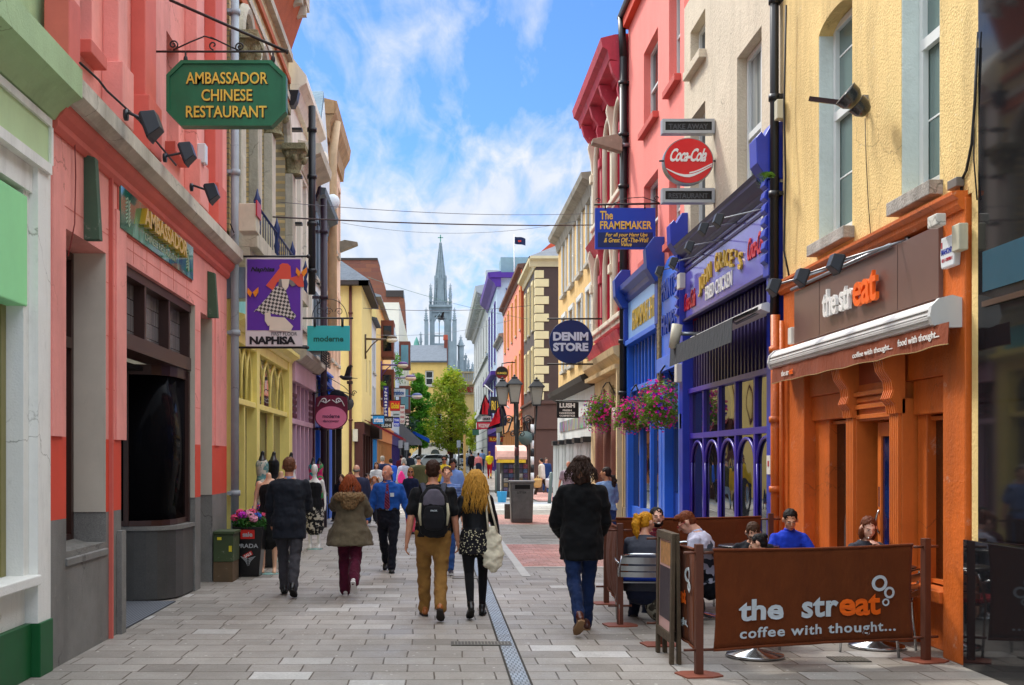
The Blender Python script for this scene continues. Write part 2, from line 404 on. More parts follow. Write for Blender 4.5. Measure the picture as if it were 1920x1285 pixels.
    if not lo:
        lf(b,[(Hm@Vector((0,.118*hs,.165*hs)),.009,.008),(Hm@Vector((0,.137*hs,.122*hs)),.014,.012)])
        hell(b,0,.09,-.068,.022,.012,.009); hell(b,0,.082,.022,.05,.012,.01); hell(b,0,.052,.0,.052,.040,.036)
        for sd in (-1,1): hell(b,.080*sd,-.004,-.01,.012,.022,.033); hell(b,.035*sd,.062,-.03,.02,.02,.02)
    for sd in (-1,1):
        s,el,wr,Ma,Me=A[sd]; q=.9 if fem else 1
        lf(b,[(s-Ma@Vector((0,0,.03)),.034*q,.034*q),(s.lerp(el,.3),.036*q,.038*q),(s.lerp(el,.6),.040*q,.042*q),(el,.038*q,.040*q),(el.lerp(wr,.35),.038*q,.040*q),(wr,.024*q,.030*q)])
        # hand: palm normal faces the thigh
        d=Me@DN; nrm=Me@Vector((-sd,0,0)); fw=Me@Vector((0,1,0)); q2=1.0 if not fem else .92
        pc=wr+d*.045*q2
        b.loft([(P(wr),.026*k,.020*k),(P(wr+d*.035),.038*k*q2,.018*k),(P(wr+d*.085*q2),.040*k*q2,.015*k)],(Mw.to_3x3()@fw),n=10,cap=2)
        for fi,(o_,ln) in enumerate(((.030,.072),(.010,.080),(-.010,.074),(-.030,.058))):
            r_=.0092 if not lo else .011
            p0=wr+d*.082*q2+fw*o_; cr=curl+fi*6; d1=(d*math.cos(rad(cr*.5))+nrm*math.sin(rad(cr*.5))); d2=(d*math.cos(rad(cr*1.3))+nrm*math.sin(rad(cr*1.3)))
            p1=p0+d1*ln*.5; p2=p1+d2*ln*.5
            b.loft([(P(p0),r_*k,r_*k),(P(p1),r_*k,r_*k),(P(p2),r_*.8*k,r_*.8*k)],side,n=7,cap=1)
        t0=wr+d*.03+fw*.025; t1=t0+(d*.6+fw*.75+nrm*.25).normalized()*.042; t2=t1+(d*.9+fw*.2+nrm*.4).normalized()*.032
        b.loft([(P(t0),.013*k,.013*k),(P(t1),.011*k,.011*k),(P(t2),.009*k,.009*k)],side,n=7,cap=1)
        h,kn,an,heel,toe,Mf,Mt,Ms=J[sd]
        lf(b,[(h,.062,.066),(h.lerp(kn,.5),.055,.06),(kn,.040,.044),(kn.lerp(an,.3)-Ms@Vector((0,.012,0)),.040,.044),(kn.lerp(an,.75),.028,.030),(an,.026,.03)])
        lf(b,[(an+Mf@Vector((0,-.02,-.03)),.032,.03),(an+Mf@Vector((0,.13,-.05)),.036,.018)])
    b.build('body',skinmat(skin),root,remesh=max(vox,.009) if near<3 else vox,smi=2)
    if face and near>=1:
        for sd in (-1,1):
            e=MB(); e.smooth=True; hell(e,.030*sd,.086,.005,.011,.008,.005 if not lo else .008); eo=e.build('eye',M('eye_white','#c9bfb8',.3,0),root)
            e=MB(); e.smooth=True; hell(e,.030*sd,.0915,.005,.0045,.004,.005); e.build('iris',M('iris','#1d120c',.2,0),eo)
            e=MB(); lf(e,[(Hm@Vector((.016*sd*hs,.116*hs,.167*hs)),.002,.003),(Hm@Vector((.05*sd*hs,.104*hs,.168*hs)),.002,.0025)]); e.build('eyebrow',hairmat(hair[1]),root)
        e=MB(); e.smooth=True; hell(e,0,.092,-.066,.023,.010,.006); e.build('mouth',M('lips','#9a4a40',.5,0),root)
    if beard:
        e=MB()
        for (x,y,z,a,bb,c) in ((0,.046,-.085,.05,.044,.036),(.045,.03,-.062,.022,.04,.038),(-.045,.03,-.062,.022,.04,.038),(0,.084,-.046,.03,.016,.008)): hell(e,x,y,z,a,bb,c)
        e.build('beard',hairmat(beard),root,remesh=.007,disp=.006,dscale=.015)
        e=MB(); hell(e,0,.105,-.07,.02,.010,.012); e.build('teeth',M('teeth','#d8cfc4',.3,0),root)
    if glasses:
        e=MB(); e.smooth=True
        for sd in (-1,1):
            pts=[HP(.033*sd+.024*math.cos(t),.125,.15+.018*math.sin(t)) for t in [2*math.pi*i/14 for i in range(15)]]; e.tube(pts,.003*k,6)
            e.tube([HP(.056*sd,.122,.152),HP(.078*sd,.03,.155)],.003*k,6)
            if glasses[0]=='sun': e.ell(HP(.033*sd,.122,.15),.024*k,.005*k,.018*k,H3)
        e.tube([HP(-.01,.126,.152),HP(.01,.126,.152)],.003*k,6); e.build('glasses',M('glasses'+glasses[1],glasses[1],.2,0),root)
    # shoes
    if shoe:
        for sd in (-1,1):
            h,kn,an,heel,toe,Mf,Mt,Ms=J[sd]; e=MB(); q=lambda x,y,z: an+Mf@Vector((x,y,z))
            lf(e,[(q(0,-.045,-.035),.034,.034),(q(0,.02,-.036),.036,.036),(q(0,.09,-.046),.045,.026),(q(0,.16,-.052),.038,.017)])
            lf(e,[(q(0,-.018,.02+shoeh),.042,.045),(q(0,-.02,-.03),.038,.045)])
            so=e.build('shoe',M('shoe'+shoe,shoe,.35,.1,spec=.6),root,remesh=vox,smi=1)
            e=MB(); o_=[(-.032,-.06),(-.036,.03),(-.047,.1),(-.03,.17),(0,.185),(.03,.17),(.047,.1),(.036,.03),(.032,-.06),(0,-.078)]
            e.rings([[P(q(x,y,z)) for x,y in o_] for z in (-.078,-.06)]); e.build('sole',M('sole'+(sole or '#15120f'),sole or '#15120f',.7,.1),so)
    # bottom
    bt=bot[0]; bm_=cloth(*bot[1:2],**(bot[2] if len(bot)>2 else {})); e=MB()
    if bt in('trousers','jeans','loose','tights'):
        ex={'trousers':.014,'jeans':.010,'loose':.022,'tights':.002}[bt]; lf(e,[(T@Vector((0,0,z)),a*1.0+.005,bb+.006) for z,a,bb in ((-.1,tr[0][1],tr[0][2]),(0,tr[1][1],tr[1][2]),(.11,tr[2][1]+.004,tr[2][2]+.002))])
        for sd in (-1,1):
            h,kn,an,heel,toe,Mf,Mt,Ms=J[sd]; bk=Ms@Vector((0,-.012,0)); en=1.0 if bt!='tights' else 1.0
            lf(e,[(h+Vector((0,0,.03)),.088+ex*.4,.10+ex*.5),(h.lerp(kn,.45),.077+ex,.088+ex),(kn,.053+ex*1.2,.058+ex*1.3),(kn.lerp(an,.35)+bk,.050+ex*1.3,.057+ex*1.4),(kn.lerp(an,.8),.037+ex*1.9,.041+ex*2),(an+(an-kn).normalized()*(.005 if bt!='tights' else -.01)+Mf@Vector((0,.012,0)),.036+ex*1.9,.044+ex*1.9)])
        e.build('trousers' if bt!='tights' else 'tights',bm_,root,remesh=vox*1.1,smi=3,disp=0 if bt=='tights' else (.034 if near>1 else 0),dscale=.08)
        if near>1 and bt!='tights':
            e=MB(); e.smooth=True; z=.105; e.rings([[P(T@Vector((a*math.cos(q),b2*math.sin(q),zz))) for q in [2*math.pi*i/24 for i in range(24)]] for a,b2,zz in ((tr[2][1]+.018,tr[2][2]+.016,z-.02),(tr[2][1]+.018,tr[2][2]+.016,z+.016))],cap=False); e.build('belt',M('leather_belt','#1a110c',.5,.1),root)
    # top
    tt=top[0]; tm=cloth(top[1],**(top[2] if len(top)>2 else {})); opt=top[3] if len(top)>3 else {}
    ex={'tee':.012,'shirt':.014,'jacket':.030,'coat':.045,'tank':.006,'fitted':.008,'polo':.014}[tt]; hem=opt.get('hem',{'tee':-.03,'shirt':.085,'jacket':-.16,'coat':-.22,'tank':-.02,'fitted':.0,'polo':-.04}[tt]); fl=opt.get('flare',0)
    def tring(z):
        for a_,b_ in zip(tr,tr[1:]):
            if a_[0]<=z<=b_[0]:
                f=(z-a_[0])/(b_[0]-a_[0]); return a_[1]+(b_[1]-a_[1])*f,a_[2]+(b_[2]-a_[2])*f
        return tr[0][1:] if z<tr[0][0] else tr[-1][1:]
    e=MB(); zs=[hem]+[z for z in (-.12,0,.12,.25,.38,.455,.5) if z>hem+.03]+[.522]
    rs=[]
    for z in zs:
        a_,b_=tring(z); g=fl*max(0,(.2-z)/.4); w2=ex*(1.25 if z<.2 and tt in('jacket','coat') else 1); rs.append((T@Vector((0,0,z)),a_+w2+g,b_+w2+g))
    e.loft([(P(p),a_*k,b_*k) for p,a_,b_ in rs],side,n=20,cap=0)
    sl=opt.get('sleeve',1.0 if tt in('shirt','jacket','coat','fitted') else (.0 if tt=='tank' else .55))
    for sd in (-1,1):
        s,el,wr,Ma,Me=A[sd]
        if sl==0: continue
        e8=ex*.75; m3=Mw.to_3x3().normalized()@T.to_3x3(); e.ell(P(s+Vector((0,0,-.012))),(.050+e8)*k,(.056+e8)*k,(.052+e8)*k,m3); lf(e,[(T@Vector((sd*.03,-.005,.47)),.045+e8,.05+e8),(T@Vector((sd*sw*.55,-.003,.462)),.042+e8,.052+e8),(s+Vector((0,0,-.012)),.040+e8,.050+e8)],(Mw.to_3x3()@Vector((0,0,1))).normalized()); sh=[(s.lerp(el,.04),.049+e8,.055+e8),(s.lerp(el,.5),.047+ex,.052+ex)]
        if sl>=1: sh+=[(el,.044+ex,.047+ex),(el.lerp(wr,.5),.038+ex*1.1,.042+ex),(el.lerp(wr,.97),.030+ex,.034+ex)]
        elif sl>.6: sh+=[(el,.044+ex,.047+ex),(el.lerp(wr,.2),.040+ex,.044+ex)]
        else: sh+=[(s.lerp(el,.72),.050+ex*1.5,.054+ex*1.5)]
        e.loft([(P(p),a_*k,b_*k) for p,a_,b_ in sh],side,n=12,cap=1)
    nm={'tee':'t_shirt','shirt':'shirt','jacket':'jacket','coat':'coat','tank':'vest_top','fitted':'top','polo':'polo_shirt'}[tt]
    to=e.build(nm,tm,root,remesh=vox*1.1,smi=2,disp=(.040 if near>1 and tt not in('fitted','tank') else .010 if near>1 else 0),dscale=.10)
    if opt.get('collar') and near>0:
        e=MB(); e.loft([(P(T@Vector((0,0,.50))),.075*k,.075*k),(P(T@Vector((0,.005,.545))),.060*k,.064*k),(P(T@Vector((0,.005,.555))),.056*k,.058*k)],side,n=14,cap=0); e.build('collar',cloth(opt['collar']),to,smooth=True)
    if tt in('tee','fitted','tank','polo') and False: pass
    # hair
    hs_,hcx=hair[0],hair[1]; hm=hairmat(hcx); e=MB()
    def strands(n_,L_,spread,rr=.007,back=True,wav=.02,amp=.02,col_=None):
        m=MB(); m.smooth=True; rnd=random.Random(hash(label)%999)
        rnd=random.Random(len(label)*7+n_)
        for i in range(n_):
            a=rad(rnd.uniform(-spread,spread)); el_=rnd.uniform(.15,1.25); r1=.085; ph=rnd.uniform(0,6); le=L_*rnd.uniform(.75,1.1)
            p=[]; x0,y0,z0_=math.sin(a)*math.cos(el_)*.086,-math.cos(a)*math.cos(el_)*.10,math.sin(el_)*.105
            for t in range(9):
                f=t/8
                if f<.25: g=f/.25; e2=el_*(1-g); pt=Vector((math.sin(a)*math.cos(e2)*.090,-math.cos(a)*math.cos(e2)*.106-.012,math.sin(e2)*.105+.02))
                else: g=(f-.25)/.75; out_=.012+.05*g*abs(math.sin(a))+.02*math.sin(g*3); pt=Vector((math.sin(a)*(.090+out_)+amp*math.sin(ph+g*7)*.6,-math.cos(a)*(.106+.25*out_)-.018-.085*g*max(0,math.cos(a))*min(1,le/.25)+amp*math.cos(ph*1.3+g*6)*.5,.02-g*le))
                p.append(HP(c0[0]+pt.x,c0[1]+pt.y,c0[2]+pt.z))
            m.tube(p,[rr*k*(1.1-.75*(q/8)) for q in range(9)],5)
        return m
    if hs_!='none':
        if hs_=='bald':
            for sd in (-1,1): hell(e,.052*sd,-.035,-.005,.03,.055,.035)
            hell(e,0,-.07,-.015,.05,.035,.04); e.build('hair',hm,root,remesh=max(.008,vox*.8),disp=.006,dscale=.02)
        else:
            if hs_=='cap': hell(e,0,-.02,.045,.084,.10,.07)
            elif hs_=='curly':
                hell(e,0,-.02,.03,.080,.096,.088)
                rnd=random.Random(5)
                for i in range(46):
                    a=rnd.uniform(0,6.28); zz=rnd.uniform(-.19,.1); 
                    if math.sin(a)>.35 and zz<.06: continue
                    hell(e,.064*math.cos(a),-.02+.075*math.sin(a),zz*.85,.030,.030,.034)
            else:
                hell(e,0,-.022,.032,.081,.095,.090); hell(e,0,-.042,-.012,.072,.066,.066)
                if hs_=='quiff': hell(e,0,.05,.095,.055,.05,.035)
                if hs_ in('bob',): 
                    for sd in(-1,1): hell(e,.06*sd,-.01,-.06,.035,.06,.08)
            ho=e.build('hair',hm,root,remesh=max(.007,vox*.8) if hs_!='curly' else .008,disp=.014 if hs_!='curly' else .022,dscale=.018)
            if hs_=='long': strands(190 if near>1 else 40,opt.get('hl',.38),118,amp=.034,rr=.0075).build('hair_strands',hm,ho,recalc=False)
            if hs_=='medium': strands(110 if near>1 else 30,.17,120,amp=.012,rr=.009).build('hair_strands',hm,ho,recalc=False)
            if hs_=='curly': strands(110,.15,150,amp=.022,rr=.005).build('hair_strands',hm,ho,recalc=False)
            if hs_ in('pony','lowpony'):
                m=MB(); zz=.05 if hs_=='pony' else -.06
                m.loft([(HP(0,-.085,c0[2]+zz),.02*k,.02*k),(HP(0,-.14,c0[2]+zz-.01),.045*k,.04*k),(HP(.0,-.16,c0[2]+zz-.10),.05*k,.042*k),(HP(.0,-.14,c0[2]+zz-.2),.034*k,.03*k),(HP(.0,-.12,c0[2]+zz-.27),.008*k,.008*k)],side,n=12)
                m.build('ponytail',hm,ho,remesh=.009,disp=.03,dscale=.03)
            if hs_=='bun': m=MB(); hell(m,0,-.1,.06,.04,.035,.04); m.build('hair_bun',hm,ho,remesh=.009,disp=.015,dscale=.02)
    return dict(root=root,P=P,T=T,Hm=Hm,HP=HP,A=A,J=J,Mw=Mw,k=k,side=side,top=to,hc=c0,tr=tr,H3=H3)
# ---------------------------------------------------------------- camera, sky, sun
cam=bpy.data.cameras.new('camera'); co=bpy.data.objects.new('camera',cam); col.objects.link(co); sc.camera=co
co.location=(0,0,H); co.rotation_euler=(rad(90),0,0); cam.sensor_width=36; cam.lens=F/1920*36
cam.shift_x=(960-VX)/1920; cam.shift_y=(VY-642.5)/1920; cam.clip_end=3000; cam.clip_start=.1
sc.view_settings.view_transform='Standard'; sc.view_settings.look='None'; sc.view_settings.gamma=1; sc.view_settings.exposure=EXPO
ELEV,AZ=48,-38                                          # sun high over the left roofs, slightly ahead of the camera
sd=Vector((math.sin(rad(AZ))*math.cos(rad(ELEV)),math.cos(rad(AZ))*math.cos(rad(ELEV)),math.sin(rad(ELEV))))
sl=bpy.data.lights.new('sun','SUN'); sl.energy=SUNE; sl.angle=rad(10); sl.color=(1,.94,.85); so=bpy.data.objects.new('sun',sl); col.objects.link(so)
so.rotation_euler=sd.to_track_quat('Z','Y').to_euler(); so.location=(0,0,40)
w=bpy.data.worlds.new('World'); sc.world=w; w.use_nodes=True; t=w.node_tree; nd=t.nodes; lk=t.links; bg=nd['Background']
sky=nd.new('ShaderNodeTexSky'); sky.sky_type='NISHITA'; sky.sun_disc=False; sky.sun_elevation=rad(ELEV); sky.sun_rotation=rad(AZ); sky.air_density=1.0; sky.dust_density=.3; sky.ozone_density=2.5
def mth(op,a,b=None,c=None):
    m=nd.new('ShaderNodeMath'); m.operation=op
    for i,v in enumerate((a,b,c)):
        if v is None: continue
        if hasattr(v,'is_linked'): lk.new(v,m.inputs[i])
        else: m.inputs[i].default_value=v
    return m.outputs[0]
tc=nd.new('ShaderNodeTexCoord'); sx=nd.new('ShaderNodeSeparateXYZ'); lk.new(tc.outputs['Generated'],sx.inputs[0]); X_,Y_,Z_=sx.outputs
zz=mth('MAXIMUM',Z_,0.02); inv=mth('DIVIDE',1,mth('ADD',zz,.10))
cb=nd.new('ShaderNodeCombineXYZ'); lk.new(mth('MULTIPLY',X_,inv),cb.inputs[0]); lk.new(mth('MULTIPLY',Y_,inv),cb.inputs[1])
def cn(scale,loc,sx_,sy_,det,rot=0,dist=0):
    mp=nd.new('ShaderNodeMapping'); mp.inputs['Location'].default_value=loc; mp.inputs['Scale'].default_value=(sx_,sy_,1); mp.inputs['Rotation'].default_value=(0,0,rad(rot)); lk.new(cb.outputs[0],mp.inputs[0])
    n=nd.new('ShaderNodeTexNoise'); n.inputs['Scale'].default_value=scale; n.inputs['Detail'].default_value=det; n.inputs['Roughness'].default_value=.58; n.inputs['Distortion'].default_value=dist; lk.new(mp.outputs[0],n.inputs[0]); return n.outputs[0]
n1=cn(1.8,(3.1,1.7,0),1.6,.6,9,-35,.5); n2=cn(4.5,(0,0,0),2.4,.6,9,-32,.5)
edge=mth('SUBTRACT',mth('SUBTRACT',.285,mth('MULTIPLY',X_,.30)),Z_)          # >0 below the cloud edge
m1=mth('ADD',mth('MULTIPLY',edge,5.5),mth('MULTIPLY',mth('SUBTRACT',n1,.47),3.8)); m1=mth('ADD',m1,mth('MULTIPLY',mth('SUBTRACT',n2,.5),2.0))
m1=mth('ADD',m1,.27); hi=mth('MULTIPLY',mth('SUBTRACT',Z_,.36),5.0); m1=mth('MAXIMUM',m1,mth('ADD',hi,mth('MULTIPLY',mth('SUBTRACT',n1,.5),4)))  # cloud cover overhead, out of view, added for ambient light
cl=nd.new('ShaderNodeClamp'); lk.new(m1,cl.inputs[0])
lowm=nd.new('ShaderNodeMapRange'); lowm.inputs['From Min'].default_value=.21; lowm.inputs['From Max'].default_value=.04; lk.new(Z_,lowm.inputs[0])
fac=mth('MINIMUM',mth('MAXIMUM',mth('MULTIPLY',cl.outputs[0],.9),lowm.outputs[0]),1)
ccol=nd.new('ShaderNodeValToRGB'); e=ccol.color_ramp.elements; e[0].position=.3; e[0].color=(.70,.80,.93,1); e[1].position=.65; e[1].color=(.97,.985,1.0,1); lk.new(n2,ccol.inputs[0])
zb=nd.new('ShaderNodeMapRange'); zb.inputs['From Min'].default_value=.36; zb.inputs['From Max'].default_value=.58; zb.inputs['To Min'].default_value=1; zb.inputs['To Max'].default_value=ZEN; lk.new(Z_,zb.inputs[0])  # unseen overhead clouds brightened to add fill light in the street
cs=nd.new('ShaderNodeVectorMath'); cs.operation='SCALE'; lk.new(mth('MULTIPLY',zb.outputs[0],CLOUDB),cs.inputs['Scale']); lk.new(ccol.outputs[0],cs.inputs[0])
tint=nd.new('ShaderNodeMix'); tint.data_type='RGBA'; tint.blend_type='MULTIPLY'; tint.inputs[0].default_value=1; lk.new(sky.outputs[0],tint.inputs[6]); tint.inputs[7].default_value=SKYT
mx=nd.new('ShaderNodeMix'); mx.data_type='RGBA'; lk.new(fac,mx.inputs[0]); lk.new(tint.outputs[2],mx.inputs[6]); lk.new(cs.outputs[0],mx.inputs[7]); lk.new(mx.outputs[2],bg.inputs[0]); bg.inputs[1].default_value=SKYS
# ---------------------------------------------------------------- ground
def gz(y):
    P=[(-30,0),(50,0),(75,.4),(170,1.07),(320,1.3),(1500,1.3)]
    for (a,b),(c,d) in zip(P,P[1:]):
        if y<=c: return b+(d-b)*(y-a)/(c-a)
    return 1.3
def sheet(mb,x0,x1,y0,y1,z,n=1,m=1):
    for i in range(n):
        a,b=y0+(y1-y0)*i/n,y0+(y1-y0)*(i+1)/n
        mb.quad((x0,a,gz(a)+z),(x1,a,gz(a)+z),(x1,b,gz(b)+z),(x0,b,gz(b)+z))
def pavermat(name,bw,bh,tones,mort,ms,rough=.62,bump=.006,dirt=.35,offs=.5):
    n=N(name); br=n.new('ShaderNodeTexBrick'); 
    wob=n.noise(.8,detail=2); ad=n.new('ShaderNodeVectorMath',operation='MULTIPLY_ADD'); n.l.new(wob,ad.inputs[0]); ad.inputs[1].default_value=(.05,.05,0); n.l.new(n.pos(),ad.inputs[2]); n.l.new(ad.outputs[0],br.inputs['Vector'])
    for i,x in (('Scale',1),('Brick Width',bw),('Row Height',bh),('Mortar Size',ms),('Mortar Smooth',.3),('Bias',0)): br.inputs[i].default_value=x
    br.offset=offs; br.squash=1.12; br.squash_frequency=3; br.inputs['Color1'].default_value=(0,0,0,1); br.inputs['Color2'].default_value=(1,1,1,1); br.inputs['Mortar'].default_value=(.5,.5,.5,1)
    tone=n.ramp(br.outputs['Color'],[(p,lin(c)) for p,c in tones])
    tone=n.mix(tone,n.ramp(n.noise(.55,detail=3),[(.35,.82),(.65,1.12)]),1,'MULTIPLY')
    tone=n.mix(tone,n.ramp(n.noise(45,detail=4,rough=.75),[(.3,.80),(.7,1.12)]),1,'MULTIPLY')
    st_=n.ramp(n.noise(2.4,detail=6,rough=.72),[(.5,0.),(.78,dirt)]); tone=n.mix(tone,lin('#6a6256'),st_)
    sp=n.ramp(n.noise(26,detail=1),[(.72,0.),(.75,.5)]); tone=n.mix(tone,lin('#3e3a35'),sp); tone=n.mix(tone,lin('#dad6cd'),n.ramp(n.noise(21,n.map(rot=(0,0,1)),detail=0),[(.80,0.),(.82,.7)])); tone=n.mix(tone,lin('#7b7266'),n.ramp(n.noise(.35,n.map((1.5,.5,1)),detail=5,rough=.7),[(.45,0.),(.7,.5)]))
    mf=n.ramp(br.outputs['Fac'],[(.2,0.),(.8,1.)]); mo=n.mix(lin(mort),lin('#4f4234'),n.ramp(n.noise(6),[(.4,0.),(.6,1.)])); co=n.mix(tone,mo,mf)
    b1=n.bump(br.outputs['Fac'],bump); b1.node.invert=True
    ro=n.ramp(n.noise(1.7,detail=5),[(.3,rough-.2),(.7,rough+.15)]); n.b.inputs['Specular IOR Level'].default_value=.45
    return n.out(co,n.bump(n.noise(80,detail=4,rough=.7),.003,prev=b1),ro)
PAV=pavermat('paving_slabs',.43,.335,[(0,'#857e75'),(.15,'#989188'),(.5,'#a19a91'),(.90,'#a8a198'),(.97,'#bbb7b0'),(1,'#c6c3be')],'#6a6053',.007)
RED=pavermat('red_brick_paving',.21,.11,[(0,'#b2756a'),(.5,'#c48a7e'),(1,'#d49f92')],'#80665c',.006,.7,.003,.25)
COB=pavermat('grey_setts',.22,.12,[(0,'#8a857d'),(.5,'#9b968d'),(1,'#a8a39a')],'#6e675c',.005,.7,.003)
ASPH=M('asphalt','#8b8984',.85,.15,scale=1.5,bump=.006,bs=160,fine=.3)
m=MB(); sheet(m,-400,400,-40,50,-.012); sheet(m,-400,400,50,320,-.012,12); sheet(m,-400,400,320,1400,-.012); st(m.build('ground',ASPH))
m=MB(); sheet(m,XL-1,XR+1,-12,37.9,0); st(m.build('pavement',PAV))
m=MB(); sheet(m,1.35,XR+.5,18.4,23.2,.004); sheet(m,1.35,XR+.5,30.2,35.4,.004); st(m.build('red_brick_path',RED))
m=MB(); sheet(m,1.35,XR+.6,23.2,30.2,.004); sheet(m,.4,XR+.6,35.4,37.9,.004); st(m.build('sett_path',COB))
m=MB(); sheet(m,1.22,1.348,16.9,37.9,.006); sheet(m,1.35,XR+.3,18.28,18.397,.006); sheet(m,1.35,XR+.3,23.2,23.3,.008); st(m.build('kerb_strip',M('pale_granite','#bcb9b2',.7,.15,bump=.003)))
m=MB(); m.box(FG(.012),-14,XR+8,38.0,43.6,-.02,0); st(m.build('crossing_pavement',pavermat('pale_slabs',.6,.45,[(0,'#a8a49c'),(.5,'#b6b2aa'),(1,'#c6c3bc')],'#7a7468',.008)))
m=MB(); sheet(m,-14,14,43.7,45.4,.0); st(m.build('tactile_path',M('tactile_grey','#8c9299',.8,.1,bump=.01,bs=30)))
m=MB(); sheet(m,-3.2,-1.0,56,130,.11,9); 
for i in range(9):
    a,b=56+i*8.2,56+(i+1)*8.2; m.quad((-1.0,a,gz(a)+.11),(-1.0,b,gz(b)+.11),(-1.0,b,gz(b)-.02),(-1.0,a,gz(a)-.02))
m.quad((-3.2,56,gz(56)+.11),(-1,56,gz(56)+.11),(-1,56,gz(56)-.02),(-3.2,56,gz(56)-.02))
sheet(m,2.3,5.2,56,130,.11,9)
for i in range(9):
    a,b=56+i*8.2,56+(i+1)*8.2; m.quad((2.3,a,gz(a)+.11),(2.3,b,gz(b)+.11),(2.3,b,gz(b)-.02),(2.3,a,gz(a)-.02))
m.quad((2.3,56,gz(56)+.11),(5.2,56,gz(56)+.11),(5.2,56,gz(56)-.02),(2.3,56,gz(56)-.02)); st(m.build('far_pavement',COB))
m=MB(); sheet(m,4.0,7.5,46.6,55.6,.005); st(m.build('corner_brick_path',RED))
m=MB()
for x in (-1.6,2.1): 
    for o in (0,.18): sheet(m,x-.04+o*.8,x+.04+o*.8,58,120,.003,7)
st(m.build('yellow_road_lines',M('yellow_line','#c9b05a',.8,.2)))
# drain channel
n=N('drain_metal'); wv=n.new('ShaderNodeTexBrick'); n.l.new(n.map(),wv.inputs[0]); 
for i,x in (('Scale',1),('Brick Width',.036),('Row Height',.09),('Mortar Size',.006)): wv.inputs[i].default_value=x
wv.inputs['Color1'].default_value=lin('#9aa3ab'); wv.inputs['Color2'].default_value=lin('#aab3ba'); wv.inputs['Mortar'].default_value=lin('#5b646c'); n.b.inputs['Metallic'].default_value=.3
DRM=n.out(n.mix(wv.outputs[0],lin('#6d665c'),n.ramp(n.noise(3,detail=5),[(.45,0.),(.75,.6)])),None,.5)
m=MB(); x0,x1=.572,.70; sheet(m,x0,x1,4,27,.005); o=m.build('drain_channel',DRM); tag(o,'long grey metal drain channel running down the middle of the paving','drain')
m=MB(); sheet(m,x0-.02,x0-.002,4,27,.003); sheet(m,x1+.002,x1+.02,4,27,.003); m.build('drain_edge',M('drain_slot','#3a342c',.8,.1),o)
def gully(x,y,w_,d_,lab):
    m=MB(); m.box(FG(0),x,x+w_,y,y+d_,.002,.009); o=m.build('drain_grate',M('grate_dark','#5c5850',.6,.2,metal=.3)); tag(o,lab,'drain grate')
    s=MB(); k=int(w_/.03)
    for i in range(1,k): s.box(FG(0),x+w_*i/k-.004,x+w_*i/k+.004,y+.02,y+d_-.02,.0095,.013)
    s.build('bar',M('grate_bar','#8a8478',.5,.2,metal=.4),o)
p=W(846,1211,H*F/(1211-860)); gully(p.x,p.y-.02,.55,.22,'small dark drain grate beside the channel in the foreground paving')
p=W(1567,1242,H*F/(1242-860)); gully(p.x,p.y,.3,.24,'small square drain grate under the front cafe banner')
def cover(px,py,w_,d_,lab,c='#8b857b'):
    D=H*F/(py-860); p=W(px,py,D); m=MB(); m.box(FG(0),p.x,p.x+w_,p.y,p.y+d_,.003,.008); o=m.build('manhole_cover',M('cover'+c,c,.6,.2,metal=.2,bump=.01,bs=30)); tag(o,lab,'manhole cover')
    m=MB(); fr=FG(0)
    for a,b,e_,f_ in ((0,w_,0,.03),(0,w_,d_-.03,d_),(0,.03,.03,d_-.03),(w_-.03,w_,.03,d_-.03)): m.box(fr,p.x+a,p.x+b,p.y+e_,p.y+f_,.0085,.011)
    m.build('rim',M('cover_rim','#6c665c',.6,.2),o)
cover(848,1086,.42,.3,'manhole cover in the grey paving beside the striped woman','#7f7970')
cover(980,1010,1.1,.9,'wide manhole cover in the setts before the litter bin','#7c766c')
m=MB(); p=W(1400,1288,8.74); m.box(FG(0),p.x-.35,p.x+.4,8.35,8.72,.002,.007); tag(m.build('access_cover',M('rust_red','#b5552f',.8,.2)),'reddish square access cover at the very bottom edge of the paving','access cover')
# ================================================================ RIGHT SIDE
fr=FR(); ZT=9.0
GL=glassmat(); WP=M('white_paint','#d8dcda',.4,.05); 
# ---- black granite building (nearest right)
n=N('polished_granite'); v=n.map(swz='yz0'); br=n.new('ShaderNodeTexBrick'); n.l.new(v,br.inputs[0])
for i,x in (('Scale',1),('Brick Width',3.1),('Row Height',1.07),('Mortar Size',.006),('Mortar Smooth',0)): br.inputs[i].default_value=x
br.offset=0; br.inputs['Color1'].default_value=br.inputs['Color2'].default_value=lin('#17181b'); br.inputs['Mortar'].default_value=lin('#050505')
co_=n.mix(br.outputs[0],lin('#3a3c40'),n.ramp(n.noise(240,detail=2),[(.6,0.),(.75,.5)])); n.b.inputs['Specular IOR Level'].default_value=.4; n.b.inputs['IOR'].default_value=1.5
GRAN=n.out(co_,None,.045)
ug=R(1834,0)[0]
t=thing('granite_building','building faced in polished black granite slabs at the right edge of the picture','building',(XR,ug-2,0))
m=MB(); m.box(fr,-1,ug,0,11,-6,.0); m.build('wall',GRAN,t)
m=MB(); u2,z2=R(1815,1050); m.box(fr,-1,R(1815,0,XR)[0]-.02,0,1.04,.003,.05); m.build('plinth',GRAN,t,bevel=.004)
m=MB(); m.box(fr,-1,ug-.1,3.02,3.34,.003,.012); m.build('sign_band',M('teal_strip','#1d4a5c',.25,.1,spec=.8),t)
m=MB(); m.box(fr,-1,ug-.1,2.9,2.945,.003,.02); m.build('trim_strip',M('brown_strip','#4a3426',.3,.1,spec=.8),t)
